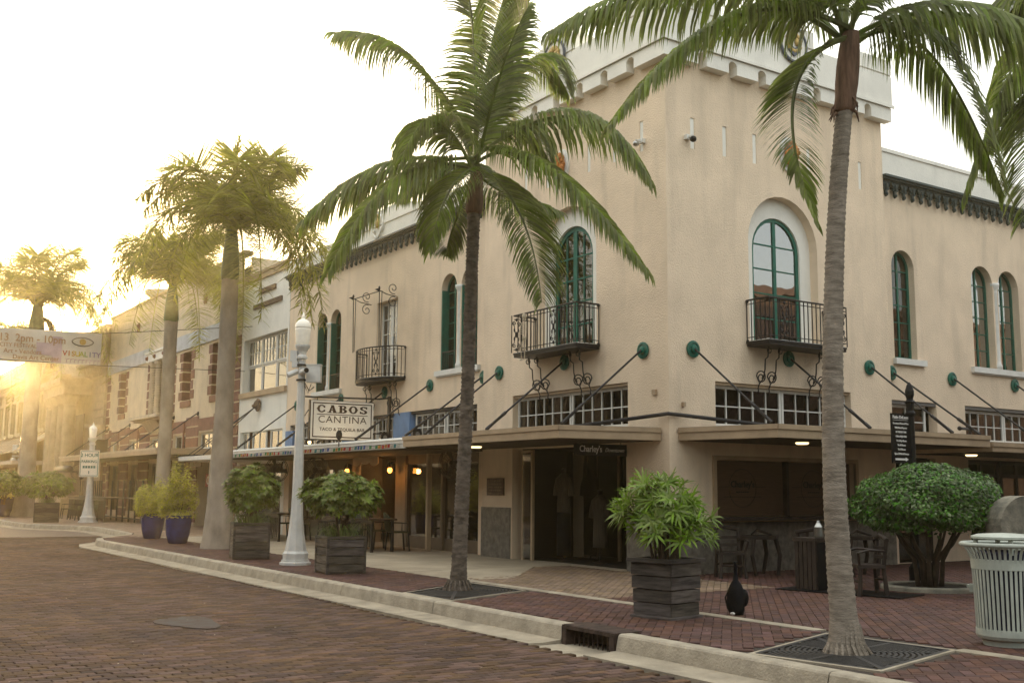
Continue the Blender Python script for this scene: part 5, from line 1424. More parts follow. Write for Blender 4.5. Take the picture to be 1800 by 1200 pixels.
# royal palms
def royal(label, base, ztop, shaft, r_base, r_top, Lf, nf, seed, spear=1.0, lean=(0, 0), group='royal palms', dry=0):
    rng = random.Random(seed)
    t = thing('royal_palm', label, 'palm tree', (*base, 0), group)
    bs = Vector((*base, -.02)); tp = Vector((base[0] + lean[0], base[1] + lean[1], ztop))
    trunk_mesh(bs, tp, [(0, r_base), (.3, r_base * .88), (1.0, r_base * .72), (ztop * .5, (r_base * .55 + r_top) / 2), (ztop, r_top)], n=16, ring=.16, bump=.004, rng=rng).build('trunk', M_ROYAL, t, smooth=True)
    b = MB(); b.lathe((tp.x, tp.y, ztop - .02), [(r_top * 1.0, 0), (r_top * 1.12, .12), (r_top * .95, shaft * .5), (r_top * .55, shaft), (r_top * .2, shaft * 1.35)], 14); b.build('crownshaft', M_RSHAFT, t, smooth=True)
    c = Vector((tp.x, tp.y, ztop + shaft * .85))
    for k in range(nf):
        az = 2 * PI * k / nf * 2.4 + rng.uniform(-.25, .25)
        q = k / (nf - 1)                        # 0 = old low leaf, 1 = young upright leaf
        el = .35 + 1.0 * q + rng.uniform(-.12, .12)
        L = Lf * rng.uniform(.9, 1.1)
        d = Vector((math.cos(az) * math.cos(el), math.sin(az) * math.cos(el), math.sin(el)))
        h = Vector((math.cos(az), math.sin(az), 0))
        p1_ = c + h * L * (.46 - .20 * q) + Vector((0, 0, L * (.04 + .40 * q)))
        p2_ = c + h * L * (.66 + .16 * math.sin(PI * q) - .18 * q) + Vector((0, 0, L * (-.74 + 1.32 * q ** 1.25)))
        frond(t, c + h * .06, p1_, p2_, Lf * .28, 100, .036, M_RFROND, hang=.22, plume=1.1, rr=rng, r0=.035, start=.10, f0=.25, f1=.35)
    # unopened spear leaf
    b = MB(); b.tube([c, c + Vector((.03, .02, spear * .6)), c + Vector((.08, -.05, spear * 1.2))], [.07, .05, .012], 6)
    for k in range(26):
        z = rng.uniform(.25, 1.1) * spear; a = rng.uniform(0, 2 * PI)
        b.tube([c + Vector((0, 0, z)), c + Vector((.10 * math.cos(a), .10 * math.sin(a), z + .25)), c + Vector((.22 * math.cos(a), .22 * math.sin(a), z + .32))], [.02, .012, .002], 3)
    b.build('spear_leaf', M_RFROND, t)
    frond(t, c, c + Vector((.0, .0, spear * .6)), c + Vector((.10, .05, spear * 1.25)), .42, 60, .045, M_RFROND, hang=.0, plume=.9, rr=rng, r0=.08, start=.25, name='spear_leaf')
    for k in range(dry):
        a = rng.uniform(0, 2 * PI); h = Vector((math.cos(a), math.sin(a), 0)) if k else Vector((rt.x, rt.y, 0))
        frond(t, c - Vector((0, 0, .5)), c + h * .75 + Vector((0, 0, -1.0)), c + h * .85 + Vector((0, 0, -2.9)), .55, 60, .04, M_DRY, hang=.9, rr=rng, plume=.4, name='dead_frond')
    return t
royal('tall royal palm with swollen grey trunk between the blue pots and wooden planter', (-11.9, -4.2), 6.75, 1.5, .44, .21, 3.4, 25, 11, spear=2.0, lean=(-.0, .0))
G4 = (-11.9, -4.2)
fr_px(bpy.data.objects['royal_palm'], G4, at(*G4, 412, 385), [
    ((515, 395), -.8, (588, 490), -1.2), ((492, 410), .5, (540, 540), .7), ((335, 400), -.6, (292, 500), -1.0), ((425, 420), -1.3, (428, 500), -1.9),
], .85, 84, .036, M_RFROND, hang=.2, plume=1.0, f0=.25, f1=.35)
royal('royal palm with a smooth grey trunk behind the pair of blue pots', (-23.6, -2.3), 7.3, 1.5, .36, .23, 3.6, 25, 23, spear=1.4)
royal('royal palm at far left, a dead brown frond hanging under its crown beside the banner', (-42.5, -3.5), 8.6, 1.9, .62, .36, 4.9, 24, 31, spear=1.4, dry=2)
royal('royal palm farthest down the street, hazy behind the banner', (-62, -2.5), 8.2, 1.6, .5, .32, 4.4, 20, 47)

# ------------------------------------------------------------------ foliage helpers
def leaves(b, n, center, radii, size, rng, shell=.35, aspect=2.0, up_bias=.3, zmin=-1.0, noise=.12, droop=0.0):
    c = Vector(center)
    for _ in range(n):
        while True:
            v = Vector((rng.gauss(0, 1), rng.gauss(0, 1), rng.gauss(0, 1)))
            if v.length > 1e-3:
                v.normalize()
                if v.z > zmin: break
        rr_ = 1 - shell * rng.random() ** 1.6
        lump = 1 + noise * (math.sin(v.x * 7 + v.y * 3) * math.sin(v.y * 6 + 1.3) + math.sin(v.z * 8 + v.x * 5)) + rng.uniform(-.04, .04)
        p = c + Vector((v.x * radii[0], v.y * radii[1], v.z * radii[2])) * rr_ * lump
        nrm = (v + Vector((rng.uniform(-.8, .8), rng.uniform(-.8, .8), rng.uniform(-.8, .8) + up_bias))).normalized()
        t = nrm.orthogonal().normalized(); t = Matrix.Rotation(rng.uniform(0, 2 * PI), 3, nrm) @ t
        t = (t + Vector((0, 0, -droop))).normalized()
        s = nrm.cross(t).normalized(); L = size * rng.uniform(.7, 1.25); w = L / aspect
        a = p - t * L * .5; e = p + t * L * .5; m_ = p + nrm * L * -.08
        b.add([a, m_ + s * w * .5, e, m_ - s * w * .5, m_ + nrm * .10 * L], [(0, 1, 4), (1, 2, 4), (2, 3, 4), (3, 0, 4)])
def whorl(b, p, d, L, w, k, rng, droop=.5):
    """umbrella of narrow blades at the end of a stalk"""
    d = d.normalized(); x = d.orthogonal().normalized()
    a0 = rng.uniform(0, 6)
    for j in range(k):
        a = a0 + 2 * PI * j / k + rng.uniform(-.15, .15)
        o = Matrix.Rotation(a, 3, d) @ x
        g = (o + d * .55).normalized(); q = p.copy(); pts = [q.copy()]; ds = [g.copy()]
        ln = L * rng.uniform(.8, 1.15)
        for s_ in range(3):
            q = q + g * ln / 3; pts.append(q.copy()); g = (g + Vector((0, 0, -droop * (.5 + .3 * s_)))).normalized(); ds.append(g.copy())
        vs = []
        for i, pt in enumerate(pts):
            sd = ds[i].cross(d); sd = sd.normalized() if sd.length > .05 else o
            ww = w * (.35, 1, .85, .05)[i] * .5
            vs += [pt - sd * ww, pt + sd * ww]
        b.add(vs, [(2 * i, 2 * i + 1, 2 * i + 3, 2 * i + 2) for i in range(3)])

# ------------------------------------------------------------------ planters
def planter(label, c, ang, w, h, boards=4, taper=0.0, posts=True, rim=False):
    t = thing('wooden_planter', label, 'planter', (*c, 0), 'wooden planter boxes')
    M_ = Matrix.Translation((*c, 0)) @ Matrix.Rotation(ang, 4, 'Z')
    f_ = lambda p: tuple(M_ @ Vector(p))
    hw = w / 2
    for s_ in range(4):
        rot = Matrix.Rotation(s_ * PI / 2, 4, 'Z')
        g_ = lambda p, rot=rot: tuple(M_ @ (rot @ Vector(p)))
        z = .03
        for k in range(boards):
            bh = (h - .06) / boards
            b = MB(g_); e = R.uniform(-.010, .006); tp = taper * (h - z) / h
            b.ext([(-hw + .012 + tp, -hw + e + tp, z + .004), (hw - .012 - tp, -hw + e + tp, z + .004), (hw - .012 - tp, -hw + .028 + tp, z + .004), (-hw + .012 + tp, -hw + .028 + tp, z + .004)], (0, 0, bh - .014))
            b.build('board', M_WOODP, t); z += bh
    b = MB(f_)
    if posts:
        for sx in (-1, 1):
            for sy in (-1, 1): b.box(sx * hw - (.035 if sx > 0 else .012), sx * hw + (.012 if sx > 0 else .035), sy * hw - (.035 if sy > 0 else .012), sy * hw + (.012 if sy > 0 else .035), 0, h + .01)
        for s_ in range(4):
            pass
    b.box(-hw, hw, -hw, hw, 0.0, .03) if not posts else b.box(-hw + .036, hw - .036, -hw + .036, hw - .036, 0, .03)
    b.build('corner_frame', M_WOODP, t)
    b = MB(f_); rw = .03 if rim else .015
    for s_ in range(4):
        rot = Matrix.Rotation(s_ * PI / 2, 3, 'Z')
        q = [rot @ Vector(p) for p in ((-hw - rw, -hw - rw, h - .03), (hw + rw, -hw - rw, h - .03), (hw - .05, -hw + .05, h - .03), (-hw + .05, -hw + .05, h - .03))]
        b.ext(q, (0, 0, .045))
    b.build('rim', M_WOODP, t)
    b = MB(f_); b.box(-hw + .045, hw - .045, -hw + .045, hw - .045, h - .12, h - .05); b.build('soil', M_SOIL, t)
    return t
PLA = (4.72, -4.32)
planter('large dark wooden planter box in the foreground holding the lady palm', PLA, rad(11), .62, .68, 4, .03, posts=False, rim=True)
planter('weathered wooden planter box right of the white lamp post', (-3.32, -4.88), rad(-7), .70, .64, 4)
planter('weathered wooden planter box left of the white lamp post, under the royal palm', (-7.85, -4.90), rad(-14), .74, .74, 4)
planter('small weathered wooden planter box near the far street lamp', (-33.9, -4.1), rad(-10), .95, .78, 4)
# lady palm
lp = thing('lady_palm', 'bright green lady palm with fan leaves in the large dark planter', 'plant', (*PLA, .6))
rng = random.Random(5)
bs = MB()
for k in range(20):
    a = rng.uniform(0, 2 * PI); r_ = rng.uniform(.03, .17)
    p = Vector((PLA[0] + r_ * math.cos(a), PLA[1] + r_ * math.sin(a), .58))
    out = Vector((math.cos(a), math.sin(a), 0)) * rng.uniform(.05, .30)
    hgt = rng.uniform(.35, .72) + (.28 if r_ < .09 else 0)
    q = p + out + Vector((0, 0, hgt)); m_ = p + out * .3 + Vector((0, 0, hgt * .55))
    bs.tube([p, m_, q], [.017, .014, .010], 6)
    lf = MB()
    for j in range(9):
        a2 = rng.uniform(0, 2 * PI); el = rng.uniform(.0, 1.2)
        d = Vector((math.cos(a2) * math.cos(el), math.sin(a2) * math.cos(el), math.sin(el))) + Vector((math.cos(a), math.sin(a), 0)) * .5
        d.normalize()
        st = q - Vector((0, 0, rng.uniform(0, .28))); e = st + d * rng.uniform(.10, .24)
        bs.tube([st, (st + e) / 2 + Vector((0, 0, .02)), e], .004, 4)
        whorl(lf, e, d, rng.uniform(.16, .25), .030, rng.choice((8, 9, 10)), rng, .42)
    lf.build('leaf_crown', M_RHAPIS, lp, fix=False)
bs.build('stems', M_STEM, lp)
# umbrella trees in the two boxes by the lamp
def umbrella(label, c, z0, zc, rx, rz, n, seed, under=True, sz=.125, m=None):
    rng = random.Random(seed)
    t = thing('potted_tree', label, 'plant', (*c, z0 - .05), 'small trees in planters')
    st = MB(); lf = MB()
    for k in range(7):
        a = rng.uniform(0, 2 * PI); r_ = rng.uniform(0, .12)
        p = Vector((c[0] + r_ * math.cos(a), c[1] + r_ * math.sin(a), z0 - .1))
        a = 2 * PI * k / 7; e = Vector((c[0] + rx * .6 * math.cos(a), c[1] + rx * .6 * math.sin(a), zc + rng.uniform(-.1, .2)))
        st.tube([p, (p + e) / 2 - Vector((e.x - p.x, e.y - p.y, 0)) * .28, e], [.022, .017, .008], 6)
    for k in range(n):
        while True:
            v = Vector((rng.gauss(0, 1), rng.gauss(0, 1), rng.gauss(0, 1))).normalized()
            if v.z > -.75: break
        lump = 1 + .16 * math.sin(v.x * 5 + seed) * math.sin(v.y * 6) + rng.uniform(-.12, .08)
        p = Vector((c[0] + v.x * rx * lump * (1 - .4 * rng.random() ** 2), c[1] + v.y * rx * lump * (1 - .4 * rng.random() ** 2), zc + v.z * rz * lump * (1 - .35 * rng.random() ** 2)))
        d = (v + Vector((0, 0, .7)) + Vector((rng.uniform(-.4, .4), rng.uniform(-.4, .4), 0))).normalized()
        whorl(lf, p, d, rng.uniform(.6, 1.1) * sz, sz * .36, 7, rng, .45)
    st.build('stem', M_STEM, t); lf.build('foliage', m or M_UMBRELLA, t, fix=False)
    if under:
        gr = MB()
        for k in range(150):
            a = rng.uniform(0, 2 * PI); r_ = rng.uniform(.05, .3)
            p = Vector((c[0] + r_ * math.cos(a), c[1] + r_ * math.sin(a), z0 - .06)); L = rng.uniform(.3, .6)
            o = Vector((math.cos(a), math.sin(a), 0)); s_ = Vector((-math.sin(a), math.cos(a), 0)) * .009
            P = bez(p, p + Vector((0, 0, L)) + o * .12, p + o * L * .8 + Vector((0, 0, L * .15)), 4)
            gr.add([v for i, q in enumerate(P) for v in (q - s_ * (1 - i / 4.3), q + s_ * (1 - i / 4.3))], [(2 * i, 2 * i + 1, 2 * i + 3, 2 * i + 2) for i in range(4)])
        gr.build('strap_leaves', M_GRASSY, t, fix=False)
    return t
umbrella('bushy umbrella tree spreading over the planter right of the lamp post', (-3.32, -4.88), .62, 1.34, .66, .40, 900, 3)
umbrella('upright umbrella tree in the planter left of the lamp post', (-7.85, -4.90), .72, 1.42, .52, .50, 820, 8)
umbrella('round dark green tree in the small planter near the far street lamp', (-33.9, -4.1), .78, 1.50, .95, .55, 420, 14, True, .2)
umbrella('round dark green tree cut by the left edge of the photo', (-41.5, -4.6), .7, 1.55, .95, .6, 380, 19, False, .22)
# blue pots with golden conifers
POT = [(.20, 0), (.25, .02), (.31, .25), (.345, .50), (.35, .66), (.335, .72), (.36, .735), (.36, .76), (.30, .76), (.29, .68)]
def pot(label, c, s_, plabel, h, seed, spread=.42):
    t = thing('blue_pot', label, 'flower pot', (*c, 0), 'cobalt blue glazed pots')
    b = MB(); b.lathe((*c, 0), [(r_ * s_, z * s_) for r_, z in POT], 28, cap=True); b.build('pot', M_BLUEPOT, t, smooth=True)
    b = MB(); b.lathe((*c, .66 * s_), [(.30 * s_, 0), (.30 * s_, .02)], 20); b.build('soil', M_SOIL, t)
    rng = random.Random(seed)
    p = thing('golden_conifer', plabel, 'plant', (*c, .7 * s_), 'golden conifers in blue pots')
    b = MB(); st = MB()
    for k in range(15):
        a = rng.uniform(0, 2 * PI); r_ = spread * math.sqrt(rng.random()); hh = h * (1 - .5 * r_ / spread) * rng.uniform(.7, 1.1)
        e = (c[0] + r_ * math.cos(a), c[1] + r_ * math.sin(a))
        leaves(b, 520, (e[0], e[1], .70 * s_ + hh * .55), (.16, .16, hh * .55), .10, rng, shell=.9, aspect=4.2, up_bias=.9, noise=.2)
        st.tube([(c[0] + .2 * r_ * math.cos(a), c[1] + .2 * r_ * math.sin(a), .62 * s_), (e[0], e[1], .7 * s_ + hh * .7)], [.012, .005], 4)
    leaves(b, 900, (c[0], c[1], .76 * s_), (.42 * s_, .42 * s_, .12), .085, rng, shell=.8, aspect=3, up_bias=.6)
    b.build('foliage', M_CONIFER, p, fix=False); st.build('stem', M_STEM, p)
pot('cobalt blue glazed pot nearer the royal palm trunk, right one of the pair', (-14.55, -4.42), .98, 'golden conifer in the right blue pot of the pair, the taller one', 1.6, 4, .44)
pot('cobalt blue glazed pot at the kerb bend, left one of the pair', (-17.6, -4.25), .95, 'golden conifer in the left blue pot of the pair, the lower one', 1.25, 6, .42)
pot('cobalt blue glazed pot far down the pavement at the left edge', (-43.0, -4.25), 1.25, 'small golden shrub in the far blue pot at the left edge', .95, 9, .6)

# clipped shrub in its ring, with the patio sign post behind
SH = (4.02, 1.78)
sh = thing('clipped_shrub', 'wide dome clipped ficus shrub on bare stems in a concrete ring on the patio', 'shrub', (*SH, 0))
rng = random.Random(12)
b = MB()
leaves(b, 13000, (SH[0], SH[1], 1.30), (1.12, 1.12, .62), .074, rng, shell=.2, aspect=1.8, up_bias=.5, zmin=-.66, noise=.06)
leaves(b, 2600, (SH[0], SH[1], 1.22), (1.0, 1.0, .48), .075, rng, shell=.7, aspect=1.8, up_bias=.4, zmin=-.8)
b.build('foliage', M_TOPIARY, sh, fix=False)
b = MB()
for k in range(11):
    a = 2 * PI * k / 11 + rng.uniform(-.2, .2); r_ = rng.uniform(.05, .2)
    p = Vector((SH[0] + r_ * math.cos(a), SH[1] + r_ * math.sin(a), 0)); e = Vector((SH[0] + .62 * math.cos(a), SH[1] + .62 * math.sin(a), 1.15))
    b.tube([p, p + Vector((.05 * math.cos(a), .05 * math.sin(a), .45)), (p + e) / 2 + Vector((0, 0, .12)), e], [.045, .035, .028, .014], 6)
b.build('stem', M_STEM, sh, smooth=True)
rg = thing('planting_ring', 'low concrete ring kerb round the foot of the clipped shrub', 'planting ring', (*SH, 0))
b = MB(); b.lathe((SH[0], SH[1], 0), [(.60, 0), (.60, .06), (.63, .075), (.72, .075), (.75, .055), (.75, 0)], 36, cap=False); b.build('kerb_ring', M_STONE, rg)
b = MB(); b.lathe((SH[0], SH[1], 0), [(.60, .01), (.60, .045)], 30); b.build('soil', M_SOIL, rg)
PS = (3.10, 2.72)
ps = thing('directory_sign', 'black post sign listing the patio tenants, rising behind the clipped shrub', 'sign', (*PS, 0))
b = MB(); b.lathe((*PS, 0), [(.13, 0), (.13, .25), (.075, .32), (.062, .4), (.062, 2.78), (.078, 2.80), (.085, 2.84), (.062, 2.88), (.07, 3.0), (.095, 3.03), (.06, 3.06), (.055, 3.09), (.075, 3.15), (.075, 3.22), (.045, 3.32), (.012, 3.37)], 14); b.build('post', M_BLACK, ps, smooth=False)
b = MB(); b.box(PS[0] - .015, PS[0] + .015, PS[1] - .53, PS[1] - .05, 1.98, 2.82); b.box(PS[0] - .02, PS[0] + .02, PS[1] - .09, PS[1] - .02, 2.1, 2.16); b.box(PS[0] - .02, PS[0] + .02, PS[1] - .09, PS[1] - .02, 2.62, 2.68); pn = b.build('panel', M_BLACK, ps)
FM = lambda y, z: face_matrix((PS[0] + .019, y, z), (0, 1, 0))
yc = PS[1] - .30
text('Patio DeLeon', .074, FM(yc, 2.755), M_INK, parent=pn, bold=.0012)
b = MB(); b.box(PS[0] + .015, PS[0] + .018, yc - .20, yc + .20, 2.705, 2.711); b.ext([(PS[0] + .015, yc - .17, 2.032), (PS[0] + .015, yc + .10, 2.032), (PS[0] + .015, yc + .10, 2.015), (PS[0] + .015, yc + .18, 2.048), (PS[0] + .015, yc + .10, 2.081), (PS[0] + .015, yc + .10, 2.064), (PS[0] + .015, yc - .17, 2.064)], (.004, 0, 0)); b.build('arrow', M_INK, pn)
for k, s_ in enumerate(('Downtown House of Pizza', 'Wild About Popcorn', '10 TWENTY FIVE', 'Cabina Night Club', 'The Indigo Room', 'The 86 Room', 'The H Room', 'Space 39 Martini Lounge')):
    text(s_, .046, FM(yc, 2.65 - k * .073), M_INK, parent=pn, bold=.0008, sx=.82)
# ------------------------------------------------------------------ street lamps
def lamp(label, c, H, s_=1.0, globe=None, sides=8):
    t = thing('street_lamp', label, 'street lamp', (*c, 0), 'white street lamps')
    b = MB(); b.lathe((*c, 0), [(.34 * s_, 0), (.34 * s_, .05), (.30 * s_, .06), (.30 * s_, .10)], 8, phase=PI / 8); b.lathe((*c, 0), [(.27 * s_, .10), (.275 * s_, .22), (.235 * s_, .27), (.17 * s_, .62), (.135 * s_, .95), (.118 * s_, 1.4), (.09 * s_, 3.2), (.078 * s_, H - .95)], 8, phase=PI / 8); b.build('post', M_POSTW, t)
    b = MB(); z = H - .97; b.lathe((*c, z), [(.08 * s_, 0), (.12 * s_, .02), (.12 * s_, .06), (.09 * s_, .10), (.10 * s_, .16), (.155 * s_, .24), (.165 * s_, .27), (.165 * s_, .30)], 16); b.build('capital', M_POSTW, t)
    b = MB(); z = H - .67; b.lathe((*c, z), [(.115, 0), (.137, .05), (.158, .30), (.163, .33)], 18); b.build('globe', globe or M_LENS, t, smooth=True)
    b = MB(); z = H - .34; b.lathe((*c, z), [(.165, 0), (.17, .03), (.152, .10), (.11, .16), (.05, .19), (.03, .21), (.045, .235), (.03, .26), (.008, .34)], 18); b.build('cap', M_LENS, t, smooth=True)
    return t
l1 = lamp('tall white lamp post in the foreground with cameras and a control box strapped to it', (-5.61, -4.78), 5.02, .90)
lc = Vector((-5.61, -4.78, 0))
bx_r = Vector((rt.x, rt.y, 0)); bx_f = Vector((fw.x, fw.y, 0)).normalized()
def lb(b, c, r, f, z):     # box in camera-independent street-diagonal axes
    M_ = [(c + bx_r * sx * r + bx_f * sy * f + Vector((0, 0, sz * z))) for sx, sy, sz in ((-1, -1, -1), (1, -1, -1), (1, 1, -1), (-1, 1, -1), (-1, -1, 1), (1, -1, 1), (1, 1, 1), (-1, 1, 1))]
    b.add(M_, [(3, 2, 1, 0), (4, 5, 6, 7), (0, 1, 5, 4), (1, 2, 6, 5), (2, 3, 7, 6), (3, 0, 4, 7)])
b = MB(); lb(b, lc + bx_r * .25 + Vector((0, 0, 3.76)), .14, .10, .17); lb(b, lc + bx_r * .25 + Vector((0, 0, 3.94)), .15, .11, .01); b.build('control_box', M_POSTW, l1)
b = MB()
for z in (3.62, 3.92): b.lathe((lc.x, lc.y, z), [(.10, 0), (.105, .0), (.105, .035), (.10, .035)], 16)
b.build('strap', M_IRON, l1)
b = MB(); b.tube([lc + bx_r * .02 - bx_f * .08 + Vector((0, 0, 3.78)), lc + bx_r * .16 - bx_f * .34 + Vector((0, 0, 3.80))], .065, 10); cmb = b.build('camera', M_POSTW, l1)
b = MB(); b.tube([lc + bx_r * .155 - bx_f * .335 + Vector((0, 0, 3.80)), lc + bx_r * .165 - bx_f * .35 + Vector((0, 0, 3.80))], .05, 10); b.build('lens', M_BLACK, cmb)
b = MB(); b.tube([lc - bx_r * .08 + Vector((0, 0, 3.82)), lc - bx_r * .26 - bx_f * .1 + Vector((0, 0, 3.72))], .055, 8); b.build('camera', M_POSTW, l1)
b = MB(); lb(b, lc - bx_r * .16 + Vector((0, 0, 4.12)), .07, .06, .11); lb(b, lc - bx_r * .13 + Vector((0, 0, 3.95)), .06, .06, .06); b.build('radio_box', M_POSTW, l1)
b = MB(); b.tube([lc + bx_r * .07 + Vector((0, 0, 3.58)), lc + bx_r * .16 + Vector((0, 0, 3.42)), lc + bx_r * .26 + Vector((0, 0, 3.50))], .012, 5); b.tube([lc + bx_r * .07 + Vector((0, 0, 3.52)), lc + bx_r * .14 + Vector((0, 0, 3.38)), lc + bx_r * .2 + Vector((0, 0, 3.56))], .01, 5); b.build('cable', M_IRON, l1)
l2 = lamp('white lamp post on the kerb bend with a parking sign plate', (-32.7, -2.7), 4.15, 1.15)
P2 = Vector((-32.7, -2.7, 0))
b = MB(); lb(b, P2 - bx_f * .2 + Vector((0, 0, 2.42)), .40, .012, .55); sg = b.build('parking_sign', M_SIGNW, l2)
b = MB(); o_ = P2 - bx_f * .215 + Vector((0, 0, 2.42))
for dx, dz, w_, h_ in ((0, .50, .36, .012), (0, -.50, .36, .012), (-.36, 0, .012, .50), (.36, 0, .012, .5)): lb(b, o_ + bx_r * dx + Vector((0, 0, dz)), w_, .004, h_)
lb(b, o_ + Vector((0, 0, -.36)), .02, .004, .06); b.build('border', M_GREEN, sg)
text('2 HOUR', .20, face_matrix(o_ - bx_f * .004 + Vector((0, 0, .34)), bx_r), M_GREEN, parent=sg, bold=.004)
text('PARKING', .155, face_matrix(o_ - bx_f * .004 + Vector((0, 0, .08)), bx_r), M_GREEN, parent=sg, bold=.003)
b = MB()
for q_ in range(5): lb(b, o_ + bx_r * (-.22 + .11 * q_) + Vector((0, 0, -.14)), .042, .004, .05)
b.build('small_print', M_GREEN, sg)
l3 = lamp('far white lamp post with its lamp lit and a cluster of cameras', (-58.0, -1.2), 4.75, 1.35, M_LIT)
P3 = Vector((-58.0, -1.2, 0))
b = MB()
for s_ in (-1.0, 0, 1.0):
    b.ball(P3 + bx_r * (.42 * s_) - bx_f * .2 + Vector((0, 0, 3.05)), .17, .17, .15, 10, 6); b.lathe(P3 + bx_r * (.42 * s_) - bx_f * .2 + Vector((0, 0, 2.85)), [(.24, 0), (.20, .05), (.16, .2)], 10)
b.beam(P3 - bx_r * .6 + Vector((0, 0, 3.3)), P3 + bx_r * .5 + Vector((0, 0, 3.3)), .1); lb(b, P3 - bx_r * .42 + Vector((0, 0, 3.72)), .14, .12, .28); b.build('camera_cluster', M_POSTW, l3)

# ------------------------------------------------------------------ hanging signs
XS = -11.3
cs_ = thing('hanging_sign', 'ivory Cabos Cantina sign board with dark brown lettering hung out over the striped awning', 'sign', (XS, -1.3, 2.7))
b = MB(); b.box(XS - .05, XS + .04, -2.14, -.36, 2.745, 3.735); pn = b.build('board', M_SIGNW, cs_)
b = MB(); b.box(XS - .06, XS - .05, -2.16, -.34, 2.72, 3.755); b.box(XS - .06, XS + .03, -2.165, -2.14, 2.72, 3.75); b.build('backing', M_IRON, cs_)
b = MB(); X0, X1 = XS + .04, XS + .045
y0, y1, z0, z1 = -2.09, -.41, 2.79, 3.69
for a in ((y0, y1, z0, z0 + .028), (y0, y1, z1 - .028, z1), (y0, y0 + .028, z0 + .028, z1 - .028), (y1 - .028, y1, z0 + .028, z1 - .028)): b.box(X0, X1, *a)
b.box(X0, X1, -1.97, -.53, 3.375, 3.392); b.build('border', M_BROWNINK, pn)
# slab letters drawn as shapes
def slab_letters(word, y0, y1, zb, zt, parent):
    h = zt - zb; n_ = len(word); w = (y1 - y0) / (n_ + (n_ - 1) * .22); gap = w * .22
    for i, ch in enumerate(word):
        a = y0 + i * (w + gap); b = MB(); th = w * .30; sf = h * .11
        def R_(ya, yb, za, zb_): b.box(X0, X1 + R.uniform(0, .0006), a + ya * w, a + yb * w, zb + za * h, zb + zb_ * h)
        def arcb(cy, cz, ro, ri, a0, a1, sy=1.0, n=14):
            for k in range(n):
                p, q = rad(a0 + (a1 - a0) * k / n), rad(a0 + (a1 - a0) * (k + 1) / n)
                pts = [(X0, a + w * (cy + ro * sy * math.cos(p)), zb + h * (cz + ro * math.sin(p))), (X0, a + w * (cy + ro * sy * math.cos(q)), zb + h * (cz + ro * math.sin(q))), (X0, a + w * (cy + ri * .62 * sy * math.cos(q)), zb + h * (cz + ri * math.sin(q))), (X0, a + w * (cy + ri * .62 * sy * math.cos(p)), zb + h * (cz + ri * math.sin(p)))]
                b.ext(pts, (X1 - X0, 0, 0))
        if ch == 'C': arcb(.5, .5, .5, .36, 48, 312); R_(.72, .90, .62, .88); R_(.72, .90, .12, .36); R_(-.06, .10, .44, .56)
        if ch == 'O': arcb(.5, .5, .5, .36, 0, 360, n=24); R_(-.06, .06, .44, .56); R_(.94, 1.06, .44, .56)
        if ch == 'A':
            b.ext([(X0, a + w * .08, zb), (X0, a + w * .30, zb), (X0, a + w * .56, zt), (X0, a + w * .40, zt)], (X1 - X0, 0, 0)); b.ext([(X0, a + w * .64, zb), (X0, a + w * 1.0, zb), (X0, a + w * .66, zt), (X0, a + w * .40, zt)], (X1 - X0 + .0005, 0, 0))
            R_(.25, .75, .28, .40); R_(-.06, .42, 0, .10); R_(.56, 1.12, 0, .10); R_(.28, .70, .93, 1.0)
        if ch == 'B':
            R_(.12, .42, 0, 1); R_(-.04, .5, 0, .12); R_(-.04, .5, .88, 1.0); R_(.3, .6, .45, .57)
            arcb(.52, .75, .25, .13, -90, 90, 1.55); arcb(.52, .27, .27, .14, -90, 90, 1.75)
        if ch == 'S':
            arcb(.5, .73, .27, .13, 20, 270, 1.6); arcb(.5, .27, .27, .13, -160, 90, 1.6); R_(.76, .92, .66, .96); R_(.06, .22, .04, .34)
        b.build('letter', M_BROWNINK, parent)
slab_letters('CABOS', -1.97, -.53, 3.43, 3.63, pn)
# (the board front, x = XS + .04, faces the camera side)
FMX = lambda y, z: face_matrix((X0 + .001, y, z), (0, 1, 0))
text('CANTINA', .255, FMX(-1.25, 3.25), M_BROWNINK, parent=pn, bold=-.001, sx=1.16, spacing=1.08)
text('TACO & TEQUILA BAR', .115, FMX(-1.25, 3.00), M_BROWNINK, parent=pn, bold=.0015, sx=1.06, spacing=1.05)
b = MB(); b.tube([(XS - .01, -.15, 3.86), (XS - .01, -2.3, 3.82)][::-1], .022, 6); b.tube([(XS - .01, .13, 2.98), (XS - .01, -2.2, 2.70)], .02, 6); b.box(XS - .06, XS + .06, .10, .15, 2.7, 3.95); b.tube([(XS, .12, 3.9), (XS, -.2, 3.86)], .022, 6)
for y in (-1.95, -.55): b.tube([(XS, y, 3.73), (XS, y, 3.84)], .01, 4)
b.tube([(XS - .4, -2.1, 3.05), (XS - .3, -2.2, 3.3), (XS - .1, -2.14, 3.5)], .012, 5); b.build('bracket', M_IRON, cs_)
l_ = bpy.data.lights.new('sign_light', 'POINT'); l_.energy = 8; l_.color = (1, .78, .5); l_.shadow_soft_size = .05
o = bpy.data.objects.new('sign_light', l_); COL.objects.link(o); o.parent = cs_; o.location = (.9, 0.05, -.05)
fl = [('first floodlight at the far end of the striped awning, lit, aimed at the sign', (-12.9, -1.5)), ('second floodlight right of the lit one on the striped awning', (-12.1, -1.35)), ('third floodlight on the awning right of the hanging sign', (-9.0, -1.2)), ('floodlight on the canopy edge left of the middle palm trunk', (-7.0, -1.4))]
